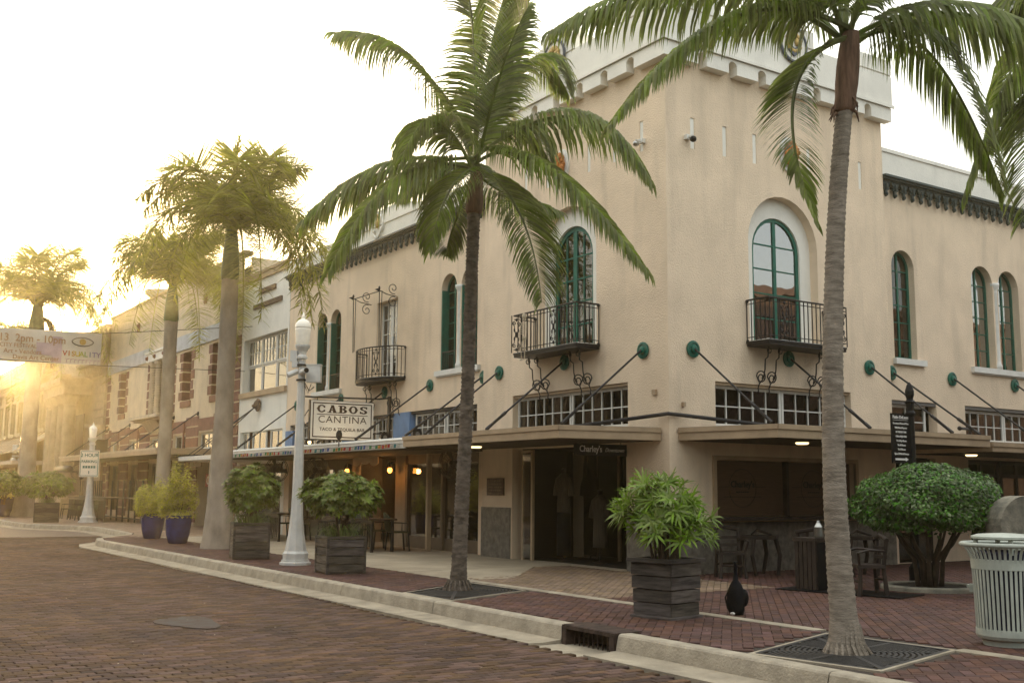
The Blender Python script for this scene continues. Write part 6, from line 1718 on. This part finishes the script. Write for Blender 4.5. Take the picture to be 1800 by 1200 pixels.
for k, (lab, (x, y)) in enumerate(fl):
    t = thing('floodlight', lab, 'floodlight', (x, y, 2.6), 'floodlights on the awning')
    b = MB(); b.box(x - .05, x + .05, y - .05, y + .05, 2.48, 2.66); b.lathe((x, y, 2.72), [(.05, -.12), (.10, -.04), (.12, .08), (.125, .10), (.11, .10)], 14, axis='x'); b.build('housing', M_IRON, t)
    b = MB(); b.lathe((x + .095, y, 2.72), [(.05, 0), (.055, .01)], 14, axis='x'); b.build('lens', M_DOWN if k == 0 else M_SILVER, t)
pd = thing('paddle_marker', 'small dark oval paddle on a stalk in front of the sign board', 'marker', (-9.7, -2.05, 2.5))
b = MB(); b.tube([(-9.7, -2.05, 2.5), (-9.7, -2.05, 2.68)], .014, 5); b.ball((-9.7, -2.05, 2.78), .02, .085, .12, 14, 8); b.build('paddle', M_IRON, pd)
# string of coloured flags and bulbs along the awning
fs_ = thing('flag_garland', 'string of little coloured flags along the white edge of the cantina awning', 'garland', (-12, -2.0, 2.45))
FC = [mat('flag ' + nm, c, 0.7, 0.1, 6, translucent=.2) for nm, c in (('red', (.45, .03, .03)), ('green', (.03, .22, .08)), ('blue', (.03, .09, .35)), ('white', (.6, .58, .5)), ('orange', (.55, .25, .04)), ('white two', (.62, .6, .55)), ('teal', (.03, .2, .22)))]
u = -18.4; k = 0
while u < -6.7:
    w_ = R.uniform(.10, .15); dz = R.uniform(-.01, .01)
    b = MB(); y = -1.96 - R.uniform(0, .008)
    b.ext([(u, y, 2.475 + dz), (u + w_, y, 2.475 + dz), (u + w_ * .95, y - .01, 2.395 + dz), (u + w_ * .05, y - .008, 2.392 + dz)], (0, -.003, 0))
    b.build('flag', FC[(k * 3 + k // 4) % 7], fs_)
    u += w_ + R.uniform(.02, .05); k += 1
b = MB(); b.tube([(-18.4 + .5 * q, -2.0, 2.48 + .008 * math.sin(q * 2)) for q in range(25)], .008, 4); b.build('cord', M_IRON, fs_)

hs = thing('hanging_sign', "black hanging sign reading Charley's Downtown in white under the tower canopy", 'sign', (-1.2, -.6, 2.2))
b = MB(); b.box(-1.22, -1.18, -1.25, -.02, 2.13, 2.345); pn2 = b.build('board', M_BLACK, hs)
text("Charley's", .165, face_matrix((-1.177, -.88, 2.245), (0, 1, 0)), M_INK, parent=pn2, bold=.001, sx=.86)
text('Downtown', .105, face_matrix((-1.177, -.32, 2.235), (0, 1, 0)), M_INK, parent=pn2, bold=-.001, shear=.35, sx=.95)
b = MB()
for y in (-1.1, -.15): b.tube([(-1.2, y, 2.34), (-1.2, y, 2.40)], .008, 4)
b.build('hanger', M_IRON, hs)

# ------------------------------------------------------------------ wall fans and sconces
def fan(label, c, ax):
    t = thing('wall_fan', label, 'fan', c, 'black wall fans')
    a = Vector(ax).normalized(); x = a.orthogonal().normalized(); y = a.cross(x)
    C_ = Vector(c); b = MB()
    for r_, o_ in ((.36, 0), (.36, .10), (.25, .06 + .07), (.13, .14)):
        b.tube([C_ + a * o_ + (x * math.cos(2 * PI * k / 24) + y * math.sin(2 * PI * k / 24)) * r_ for k in range(25)], .012 if r_ > .3 else .006, 4)
    for k in range(20):
        w = 2 * PI * k / 20; d = x * math.cos(w) + y * math.sin(w)
        b.tube([C_ + a * .10 + d * .36, C_ + a * .14 + d * .14, C_ + a * .15 + d * .03], .005, 3)
    b.build('guard', M_FAN, t)
    b = MB()
    for k in range(3):
        w = 2 * PI * k / 3; d = x * math.cos(w) + y * math.sin(w); e = x * math.cos(w + .5) + y * math.sin(w + .5)
        b.ext([C_ + d * .05, C_ + d * .30 + e * .06, C_ + e * .32 - d * .0, C_ + e * .06], a * .015)
    b.build('blade', M_IRON, t)
    b = MB(); b.tube([C_ + a * .12, C_ - a * .22], .09, 10); b.tube([C_ - a * .2, C_ - a * .3 + Vector((0, 0, .25))], .03, 6); b.build('motor', M_IRON, t)
fan('black wall fan at the left end of the cantina terrace', (-16.3, -1.0, 2.02), (.62, -.75, 0))
fan('black wall fan just right of the white lamp post, under the awning', (-14.3, -.6, 2.0), (.62, -.75, 0))
fan('black wall fan behind the middle palm trunk beside the plaque', (-7.0, -.35, 2.08), (.55, -.8, -.1))
def sconce(label, c, on=True):
    t = thing('wall_sconce', label, 'wall lamp', c, 'amber sconces of the cantina')
    b = MB(); b.box(c[0] - .05, c[0] + .05, c[1] + .06, c[1] + .14, c[2] - .02, c[2] + .20); b.lathe((c[0], c[1], c[2] + .08), [(.11, 0), (.07, .10), (.03, .16)], 12, cap=False); b.tube([(c[0], c[1] + .1, c[2] + .22), (c[0], c[1], c[2] + .22)], .015, 5); b.build('shade', M_IRON, t)
    b = MB(); b.ball((c[0], c[1], c[2] + .02), .06, .06, .08, 10, 7); b.build('bulb', M_AMBER, t, smooth=True)
    l_ = bpy.data.lights.new('sconce_light', 'POINT'); l_.energy = 7; l_.color = (1, .42, .10); l_.shadow_soft_size = .07
    o = bpy.data.objects.new('sconce_light', l_); COL.objects.link(o); o.parent = t; o.location = (0, -.12, 0)
sconce('amber sconce on the left pier of the cantina entry', (-13.4, -.08, 1.95))
sconce('amber sconce on the right pier of the cantina entry', (-10.78, -.08, 1.95))
pl_ = thing('pendant_lamp', 'amber lamp glowing inside the shop glass right of the entry', 'pendant lamp', (-9.5, 1.2, 2.0), 'amber sconces of the cantina')
b = MB(); b.ball((-9.5, 1.2, 1.95), .08, .08, .10, 10, 7); b.build('bulb', M_AMBER, pl_, smooth=True)
b = MB(); b.tube([(-9.5, 1.2, 2.0), (-9.5, 1.2, 2.5)], .012, 4); b.build('cord', M_IRON, pl_)
l_ = bpy.data.lights.new('pendant_light', 'POINT'); l_.energy = 26; l_.color = (1, .45, .14); l_.shadow_soft_size = .1
o = bpy.data.objects.new('pendant_light', l_); COL.objects.link(o); o.parent = pl_; o.location = (0.6, .2, .1)

# ------------------------------------------------------------------ furniture
def chair(name, label, group, mat_s, mat_f, back_h=.92, w=.44):
    t = thing(name, label, 'chair', (0, 0, 0), group)
    b = MB(); b.box(-w / 2, w / 2, -.22, .22, .43, .47); b.build('seat', mat_s, t)
    for sx in (-1, 1):
        for sy in (-1, 1):
            b = MB(); x = sx * (w / 2 - .02); b.beam((x, sy * .20, .43), (x * 1.05, sy * .24, 0), .035); b.build('leg', mat_f, t)
    b = MB(); n_ = 8
    for k in range(n_):
        a0, a1 = -1 + 2 * k / n_, -1 + 2 * (k + 1) / n_
        f_ = lambda a: (a * w / 2, .21 + .06 * (1 - a * a), 0)
        p, q = f_(a0), f_(a1)
        hz = lambda a: back_h - .10 * a * a
        b.ext([(p[0], p[1], .47), (q[0], q[1], .47), (q[0], q[1] + .06, hz(a1)), (p[0], p[1] + .06, hz(a0))], (0, .025, 0))
    b.build('backrest', mat_s, t)
    for sx in (-1, 1):
        b = MB(); b.tube([(sx * w / 2, -.18, .47), (sx * w / 2, -.18, .66), (sx * w / 2, .22, .68)], .015, 5); b.build('armrest', mat_f, t)
    return t
def place(t, x, y, a, label=None):
    c = copy_thing(t, (x, y, 0), a, label); return c
ch0 = chair('patio_chair', 'olive striped woven patio chair nearest the post of the cantina terrace', 'woven patio chairs of the cantina', M_CHAIR, M_IRON)
ch0.location = (-9.0, -.75, 0); ch0.rotation_euler = (0, 0, rad(170)); ORG[ch0.name] = (0, 0, 0)
for x, y, a, lab in ((-9.9, -.80, 178, 'olive striped woven chair second from the terrace post'), (-10.9, -.85, 190, 'olive striped woven chair third from the terrace post'), (-9.3, -1.95, 8, 'olive woven chair on the street side of the nearer table'), (-10.4, -1.95, -6, 'olive woven chair on the street side of the nearer table by its far end'),
                     (-15.0, -.75, 175, 'olive woven chair behind the lamp post at the far table'), (-16.2, -.8, 182, 'olive woven chair at the left end of the far table'), (-15.2, -1.95, 10, 'olive woven chair between the lamp post and the far table'), (-16.5, -1.95, -5, 'olive woven chair at the street side of the far table under the fan')):
    c = ch0.copy(); COL.objects.link(c); c.location = (x, y, 0); c.rotation_euler = (0, 0, rad(a)); c['label'] = lab
    for q in ch0.children:
        d = q.copy(); COL.objects.link(d); d.parent = c
def table(label, c, L, w, h, group='dark terrace tables'):
    t = thing('terrace_table', label, 'table', (*c, 0), group)
    b = MB(); b.box(c[0] - L / 2, c[0] + L / 2, c[1] - w / 2, c[1] + w / 2, h - .04, h); b.build('tabletop', M_WOODD, t)
    for sx in (-1, 1):
        for sy in (-1, 1):
            b = MB(); x = c[0] + sx * (L / 2 - .08); y = c[1] + sy * (w / 2 - .08); b.box(x - .03, x + .03, y - .03, y + .03, 0, h - .04); b.build('leg', M_IRON, t)
    b = MB()
    k = -L / 2 + .15
    while k < L / 2 - .1:
        b.box(c[0] + k, c[0] + k + .03, c[1] - w / 2 + .06, c[1] - w / 2 + .08, .12, h - .10); k += .12
    b.box(c[0] - L / 2 + .08, c[0] + L / 2 - .08, c[1] - w / 2 + .05, c[1] - w / 2 + .09, h - .12, h - .05); b.build('apron', M_IRON, t)
table('long dark table on the cantina terrace right of the planter', (-10.0, -1.38), 3.0, .7, .78)
table('long dark table on the cantina terrace left of the lamp post', (-15.7, -1.38), 2.8, .7, .78)
table('long dark bar table on the quoined restaurant terrace', (-36.5, -1.6), 7.0, .9, 1.0)
fe = thing('terrace_fence', 'black slatted terrace screen in front of the quoined restaurant', 'fence', (-38, -1.0, 0))
b = MB(); b.beam((-42.5, -1.0, 1.0), (-30.5, -1.0, 1.0), .05); b.beam((-42.5, -1.0, .15), (-30.5, -1.0, .15), .05); b.build('rail', M_IRON, fe)
b = MB(); b.box(-.035, .035, -.03, .03, 0, 1.75); sm_ = b.mesh('slat', M_IRON)
for k, x in enumerate((-42.4, -41.9, -39.6, -39.2, -38.8, -38.4, -38.0, -36.0, -35.0, -34.0, -33.0, -32.0, -31.0)): inst(sm_, 'slat', fe, Matrix.Translation((x, -1.0, 0)))
ub = thing('folded_umbrella', 'long dark folded umbrella roll hung under the quoined restaurant canopy', 'umbrella', (-41.5, -1.9, 2.3))
b = MB(); b.tube([(-45.0, -1.6, 2.35), (-44.8, -1.62, 2.35), (-40.6, -1.9, 2.30), (-40.4, -1.9, 2.3)], [.05, .16, .16, .05], 10); b.build('roll', M_BLACK, ub, smooth=True)
fan('black wall fan under the left end of the quoined restaurant canopy', (-39.6, -1.7, 2.15), (.8, -.6, 0))
for k, (x, y, lab) in enumerate(((-38.8, -2.3, 'dark chair at the left end of the restaurant bar table'), (-37.2, -2.3, 'dark chair second from left at the restaurant bar table'), (-35.6, -2.3, 'dark chair third from left at the restaurant bar table'), (-34.2, -2.3, 'dark chair at the right end of the restaurant bar table'))):
    c = ch0.copy(); COL.objects.link(c); c.location = (x, y, 0); c.rotation_euler = (0, 0, rad(5 * k)); c['label'] = lab; c['group'] = 'dark chairs at the quoined restaurant'
    for q in ch0.children:
        d = q.copy(); COL.objects.link(d); d.parent = c
# rustic wood chairs and tables on the patio
def rustic_chair(label, c, ang, hb=.82):
    t = thing('rustic_chair', label, 'chair', (*c, 0), 'rustic wooden patio chairs')
    M_ = Matrix.Translation((*c, 0)) @ Matrix.Rotation(ang, 4, 'Z'); f_ = lambda p: tuple(M_ @ Vector(p))
    b = MB(f_); b.ext([(-.24, -.20, .40), (.22, -.22, .40), (.24, .20, .40), (-.20, .24, .40)], (0, 0, .05)); b.build('seat', M_WOODD, t)
    for x, y, h in ((-.2, -.17, .40), (.2, -.18, .40), (-.18, .2, hb), (.2, .18, hb)):
        b = MB(f_); b.tube([(x * 1.12, y * 1.15, 0), (x + R.uniform(-.02, .02), y, h * .5), (x * 1.03, y * (1.25 if h > .5 else 1), h)], [.035, .03, .028], 6); b.build('leg', M_WOODD, t)
    b = MB(f_)
    for z in (.55, .68): b.beam((-.18, .215, z), (.2, .2, z + .01), .06, .05)
    b.tube([(-.22, .24, hb), (-.1, .25, hb + .06), (.08, .25, hb + .03), (.24, .22, hb)], .035, 6); b.build('backrest', M_WOODD, t)
    b = MB(f_); b.tube([(-.22, -.18, .22), (.22, -.19, .2)], .02, 5); b.tube([(-.2, .2, .22), (.2, .19, .24)], .02, 5)
    for sx in (-1, 1): b.tube([(sx * .2, .22, .64), (sx * .24, -.05, .66), (sx * .26, -.22, .62), (sx * .2, -.18, .42)], .022, 5)
    b.build('rail', M_WOODD, t)
rustic_chair('rustic wooden chair at left on the patio, beside the black bag', (.85, .62), rad(60))
rustic_chair('rustic wooden chair in the middle below the serving window', (1.55, 2.0), rad(-120))
rustic_chair('rustic wooden chair right of the table on the mat', (4.15, .10), rad(-30), .8)
rustic_chair('rustic wooden chair behind the big palm trunk', (2.2, 1.25), rad(200))
def rustic_table(label, c, ang, L=.8, w=.55):
    t = thing('rustic_table', label, 'table', (*c, 0), 'rustic wooden patio tables')
    M_ = Matrix.Translation((*c, 0)) @ Matrix.Rotation(ang, 4, 'Z'); f_ = lambda p: tuple(M_ @ Vector(p))
    b = MB(f_); pts = [((L / 2) * math.cos(2 * PI * k / 14) * R.uniform(.92, 1.08), (w / 2) * math.sin(2 * PI * k / 14) * R.uniform(.9, 1.1), .64) for k in range(14)]; b.ext(pts, (0, 0, .06)); b.build('tabletop', M_WOODD, t)
    for sx in (-1, 1):
        for sy in (-1, 1):
            b = MB(f_); b.tube([(sx * L * .30, sy * w * .3, .64), (sx * L * .38, sy * w * .36, .36), (sx * L * .30, sy * w * .4, 0)], [.045, .04, .035], 6); b.build('leg', M_WOODD, t)
    b = MB(f_); b.tube([(-L * .2, 0, .72), (0, .05, .80), (L * .35, 0, .71)], [.02, .03, .02], 6); b.build('branch_handle', M_WOODD, t)
rustic_table('rustic wooden table with a curved leg against the granite wall', (.65, 1.55), rad(80))
rustic_table('rustic wooden table beyond the palm trunk under the serving window', (1.6, 3.1), rad(70))
mt = thing('rubber_mat', 'black rubber mat on the brick patio behind the big palm', 'mat', (3.9, .05, 0))
b = MB(); M_ = Matrix.Translation((3.75, .12, 0)) @ Matrix.Rotation(rad(12), 4, 'Z'); f_ = lambda p: tuple(M_ @ Vector(p)); b = MB(f_); b.box(-1.0, 1.0, -.35, .45, .004, .022); b.build('sheet', M_BLACK, mt)
hd = thing('host_stand', 'dark slatted wooden host stand on the rubber mat', 'host stand', (3.25, -.02, 0))
b = MB(); b.box(3.02, 3.48, -.22, .16, .74, .80); b.build('top', M_WOODD, hd)
for k in range(5):
    b = MB(); b.box(3.05 + k * .085, 3.05 + k * .085 + .07, -.20, -.17, .03, .74); b.build('slat', M_WOODD, hd)
b = MB(); b.box(3.04, 3.47, -.169, .14, .03, .73); b.build('carcass', M_BLACK, hd)
ml = thing('metal_lantern', 'small shiny metal lantern standing on the host stand', 'lantern', (3.36, .0, .8))
b = MB(); b.lathe((3.36, .0, .8), [(.06, 0), (.07, .02), (.07, .16), (.03, .22), (.02, .26)], 10); b.build('body', M_SILVER, ml)
bg = thing('black_bag', 'black nylon bag with an upright neck standing on the brick paving by the planter', 'bag', (4.98, -3.42, 0))
b = MB()
BP = (4.98, -3.42)
prof_ = [(.085, .0), (.105, .06), (.115, .16), (.105, .27), (.07, .36), (.035, .41), (.024, .50), (.022, .60), (.03, .63), (.012, .64)]
b.lathe((*BP, 0), prof_, 14); b.v = [(BP[0] + (x - BP[0]) * (1 + .10 * math.sin(z * 22)), BP[1] + (y - BP[1]) * (.92 + .12 * math.cos(z * 19 + x * 30)), z) for x, y, z in b.v]; b.build('body', M_BAG, bg, smooth=True)
b = MB(); b.ball((BP[0] + .05, BP[1] + .085, .20), .06, .06, .11, 8, 6); b.build('side_pocket', M_BAG, bg, smooth=True)
b = MB(); b.tube([(BP[0] - .06, BP[1] - .08, .07), (BP[0] - .08, BP[1] - .10, .2), (BP[0] - .02, BP[1] - .06, .36)], .012, 5); b.build('strap', M_BLACK, bg)
b = MB(); b.ball((BP[0] + .03, BP[1] - .09, .02), .04, .02, .02, 8, 4); b.build('white_tag', M_INK, bg)

# mannequins in the doorway showcase
def mannequin(label, c, h0, h1, skirt=True):
    t = thing('mannequin', label, 'mannequin', (*c, 0), 'mannequins in the doorway')
    b = MB(); b.lathe((0, 0, 0), [(.17, h0), (.165, h0 + .2), (.15, h1 - .42), (.19, h1 - .22), (.20, h1 - .12), (.12, h1 - .05), (.06, h1)], 16)
    b.v = [(c[0] + x * 1.15, c[1] + y * .72, z) for x, y, z in b.v]
    for sx in (-1, 1): b.tube([(c[0] + sx * .19, c[1], h1 - .12), (c[0] + sx * .25, c[1], h1 - .3), (c[0] + sx * .27, c[1], h1 - .48)], [.06, .07, .075], 8)
    b.build('shirt', M_SHIRT, t, smooth=True)
    b = MB(); b.lathe((c[0], c[1], h1 - .02), [(.05, 0), (.05, .06), (.06, .10), (.02, .13)], 10); b.lathe((c[0], c[1], 0), [(.16, 0), (.16, .02), (.02, .04), (.02, h0)], 10); b.build('stand', M_WOODD, t)
    if skirt: b = MB(); b.lathe((c[0], c[1], 0), [(.15, .12), (.16, .5), (.15, h0 + .02)], 12); b.build('trousers', M_BAG, t, smooth=True)
mannequin('mannequin in a pale shirt over dark trousers, left one in the doorway', (-4.05, .62), 1.0, 1.85)
mannequin('mannequin in a long pale tunic, right one in the doorway', (-3.1, .85), .32, 1.40, False)

# ------------------------------------------------------------------ bin and cast stone wall
TC = (8.27, -2.95)
tr = thing('trash_can', 'pale grey green slatted litter bin with flared rim and domed lid', 'trash can', (*TC, 0))
b = MB(); b.lathe((*TC, 0), [(.24, 0), (.25, .05), (.29, .07), (.305, .10), (.305, .16), (.28, .165)], 36); b.build('base', M_TRASH, tr)
b = MB(); b.lathe((*TC, 0), [(.305, .74), (.32, .745), (.325, .84), (.31, .845), (.30, .80)], 40, cap=False); b.build('band', M_TRASH, tr)
b = MB(); b.tube([(TC[0] + .405 * math.cos(2 * PI * k / 40), TC[1] + .405 * math.sin(2 * PI * k / 40), .985) for k in range(41)], .022, 8); b.build('rim', M_TRASH, tr, smooth=True)
b = MB(); b.lathe((*TC, 0), [(.25, .10), (.265, .16), (.275, .90), (.25, .92), (.24, .90)], 30, cap=False); b.build('liner', M_NAVY, tr)
sb = MB()
P = [(.298, .13), (.305, .45), (.316, .74), (.325, .84), (.345, .90), (.375, .95), (.402, .985)]
for (r0, z0), (r1, z1) in zip(P, P[1:]):
    sb.ext([(r0, -.0125, z0), (r0, .0125, z0), (r1, .0125, z1), (r1, -.0125, z1)], (-.008, 0, .0))
sm2 = sb.mesh('slat', M_TRASH)
for k in range(44): inst(sm2, 'slat', tr, Matrix.Translation((*TC, 0)) @ Matrix.Rotation(2 * PI * k / 44, 4, 'Z'))
b = MB(); b.lathe((*TC, 0), [(.29, 1.035), (.31, 1.045), (.31, 1.065), (.25, 1.085), (.12, 1.095), (.02, 1.10)], 36); lid = b.build('lid', M_TRASH, tr)
for k in range(4):
    b = MB(); a = PI / 4 + k * PI / 2; b.box(-.02, .02, -.012, .012, 0, .16); b.v = [(TC[0] + .27 * math.cos(a) + x, TC[1] + .27 * math.sin(a) + y, .89 + z) for x, y, z in b.v]; b.build('lid_post', M_TRASH, tr)
aL = math.atan2(-.62, -.78)
b = MB(); b.box(.30, .345, -.03, .03, .50, .58); b.box(.34, .37, -.055, .03, .545, .57); Mz = Matrix.Translation((*TC, 0)) @ Matrix.Rotation(aL - .25, 4, 'Z'); b.v = [tuple(Mz @ Vector(p)) for p in b.v]; b.build('latch', M_TRASH, tr)
st = thing('stone_scroll', 'lichened cast stone scroll wall end standing behind the litter bin', 'stone wall', (5.3, 2.1, 0))
sc_ = [(0, 0), (0, .95)] + [(.42 - .42 * math.cos(PI * k / 14), .95 + .40 * math.sin(PI * k / 14)) for k in range(1, 15)] + [(.84, .78), (.95, .62), (1.2, .55), (1.9, .52), (1.9, 0)]
b = MB(frame(5.05, 1.72, .45, .89, .89, -.45)); b.ext([(p[0], 0.0, p[1] * 1.08) for p in sc_], (0, .42, 0)); b.build('scroll', M_STONE, st)
b = MB(frame(5.05, 1.72, .45, .89, .89, -.45)); b.box(-.06, 1.95, -.05, .47, 0, .12); b.build('plinth', M_STONE, st)

# skeleton decoration on the left tower balcony
sk = thing('skeleton_decoration', 'small pale toy skeleton hanging on the left tower balcony railing', 'decoration', (-4.05, -.64, 5.05))
M_BONE = mat('aged bone plastic', (.50, .42, .30), .7, .2, 10)
sy, sx0 = -.66, -3.72
b = MB(); b.ball((sx0, sy, 5.08), .055, .05, .07, 10, 7); b.box(sx0 - .025, sx0 + .025, sy - .03, sy + .02, 4.99, 5.03); b.build('skull', M_BONE, sk)
b = MB(); b.tube([(sx0, sy, 5.0), (sx0, sy, 4.62)], .010, 5)
for k in range(6):
    z = 4.95 - k * .045; r_ = .085 - .006 * abs(k - 2)
    b.tube([(sx0 + r_ * math.cos(w), sy - .02 - .03 * math.sin(w), z - .02 * math.sin(w)) for w in [PI * q / 8 for q in range(9)]], .007, 4)
b.ball((sx0, sy, 4.62), .07, .03, .04, 8, 5); b.build('ribcage', M_BONE, sk)
b = MB()
for s_ in (-1, 1):
    b.tube([(sx0 + s_ * .04, sy, 4.60), (sx0 + s_ * .07, sy - .03, 4.40), (sx0 + s_ * .06, sy - .02, 4.18), (sx0 + s_ * .02 - .02, sy - .07, 4.15)], [.013, .011, .010, .012], 5)
    b.tube([(sx0 + s_ * .09, sy, 4.96), (sx0 + s_ * .13, sy - .02, 4.78), (sx0 + s_ * .11, sy - .03, 4.58)], .009, 5)
b.build('limbs', M_BONE, sk)

# ------------------------------------------------------------------ street banner and wires
BX = -25.0
bn = thing('street_banner', 'pale vinyl festival banner strung across the street at far left', 'banner', (BX, -6, 5.6))
def bz(y, top): return (6.86 if top else 5.72) + .022 * (y + 4.3)
b = MB(); ny, nz = 40, 6
ys = [-12.5 + (8.2) * k / ny for k in range(ny + 1)]
vs = []
for y in ys:
    for j in range(nz + 1):
        z = bz(y, False) + (bz(y, True) - bz(y, False)) * j / nz
        vs.append((BX + .05 * math.sin(y * 2.1 + j * .5) * (1 - abs(j / nz - .5)), y, z))
fs2 = [(i * (nz + 1) + j, (i + 1) * (nz + 1) + j, (i + 1) * (nz + 1) + j + 1, i * (nz + 1) + j + 1) for i in range(ny) for j in range(nz)]
b.add(vs, fs2); b.add([(v[0] - .012, v[1], v[2]) for v in vs], [f_[::-1] for f_ in fs2]); bnr = b.build('cloth', M_BANNER, bn, smooth=True, fix=False)
FB = lambda y, z: face_matrix((BX + .062, y, z), (0, 1, .022))
text('13  2pm - 10pm', .36, FB(-6.58, 6.48), M_TANINK, parent=bnr, bold=.004, sx=.92)
text('CITY FESTIVAL', .19, FB(-7.02, 6.22), M_TANINK, parent=bnr, bold=.003, sx=.95)
text('Art \u2022 Vendors', .21, FB(-6.87, 6.02), M_TANINK, parent=bnr, bold=.003)
text('Davis Art Center', .21, FB(-6.44, 5.83), M_TANINK, parent=bnr, bold=.003)
for k, (ch, c) in enumerate(zip('VISUALITY', ((.45, .08, .04), (.5, .16, .03), (.5, .26, .03), (.5, .38, .04), (.35, .38, .05), (.2, .33, .08), (.15, .2, .25), (.2, .17, .28), (.22, .13, .22)))):
    text(ch, .25, FB(-5.52 + k * .140, 6.06), mat('print ' + ch + str(k), c, .7, .05, 4), parent=bnr, bold=.004)
b = MB(); X_ = BX + .058
ey = [( -4.95 + .36 * math.cos(a), 6.50 + .15 * math.sin(a) * abs(math.sin(a)) ** .3) for a in [2 * PI * k / 28 for k in range(29)]]
b.tube([(X_, p[0], p[1]) for p in ey], .016, 4); b.build('eye_outline', M_BROWNINK, bnr)
b = MB(); b.lathe((X_, -4.95, 6.50), [(.10, 0), (.11, .012)], 18, axis='x'); b.build('iris', mat('ochre print', (.45, .28, .06), .7, .1, 5), bnr)
b = MB(); b.box(X_ - .012, X_ - .004, -5.95, -5.62, 5.72, 6.62); b.box(X_ - .012, X_ - .004, -6.45, -5.95, 5.95, 6.38); b.build('photo_print', M_PURPLE, bnr)
b = MB()
for k in range(9): b.tube([(X_, -5.45 + k * .13, 5.74), (X_, -5.45 + k * .13, 5.84), (X_, -5.38 + k * .13, 5.87)], .012, 4)
b.box(X_ - .006, X_, -5.5, -4.35, 5.868, 5.885); b.build('skyline_print', M_PURPLE, bnr)
for z0, y0, (xe, ze), lab in ((bz(-4.3, True), -4.3, (-22.0, 7.15), 'thin steel wire from the top corner of the banner to the white building'), (bz(-4.3, False), -4.3, (-22.6, 5.6), 'thin steel wire from the bottom corner of the banner to the brown quoins')):
    t = thing('banner_wire', lab, 'wire', (BX, y0, z0), 'banner wires')
    b = MB(); b.tube([(BX, -12.5, z0 - .02), (BX, y0, z0), (xe, .12, ze)], .012, 4); b.build('cable', M_IRON, t)

# ------------------------------------------------------------------ fallen leaves and litter on the brick
lt = MB(); rng = random.Random(77)
for k in range(260):
    x = rng.uniform(-14, 9); y = rng.uniform(-5.9, -1.5) if rng.random() < .6 else rng.uniform(-12, -6.3)
    z = .006 if y > -5.7 else -.168
    a = rng.uniform(0, PI); s_ = rng.uniform(.006, .018)
    lt.add([(x + s_ * math.cos(a + q * PI / 2) * (1 if q % 2 else .5), y + s_ * math.sin(a + q * PI / 2) * (1 if q % 2 else .5), z + rng.uniform(0, .006)) for q in range(4)], [(0, 1, 2, 3)])
o = lt.build('litter', mat('pale petals', (.45, .38, .28), .8, .3, 8, island=.3), street, fix=False); o['kind'] = 'stuff'

# ------------------------------------------------------------------ golden haze, added partly to stand in for lens flare
hz_ = MB(); hz_.box(-172, 47, -42, 47, -1.4, 15.5)

hm = bpy.data.materials.new('haze'); hm.use_nodes = True
n = hm.node_tree.nodes; n.remove(n['Principled BSDF'])
pv = n.new('ShaderNodeVolumePrincipled'); pv.inputs['Color'].default_value = (1.0, .85, .54, 1); pv.inputs['Density'].default_value = 0.0017; pv.inputs['Anisotropy'].default_value = .88
hm.node_tree.links.new(pv.outputs[0], n['Material Output'].inputs['Volume'])
ho = hz_.build('haze', hm); ho['kind'] = 'stuff'
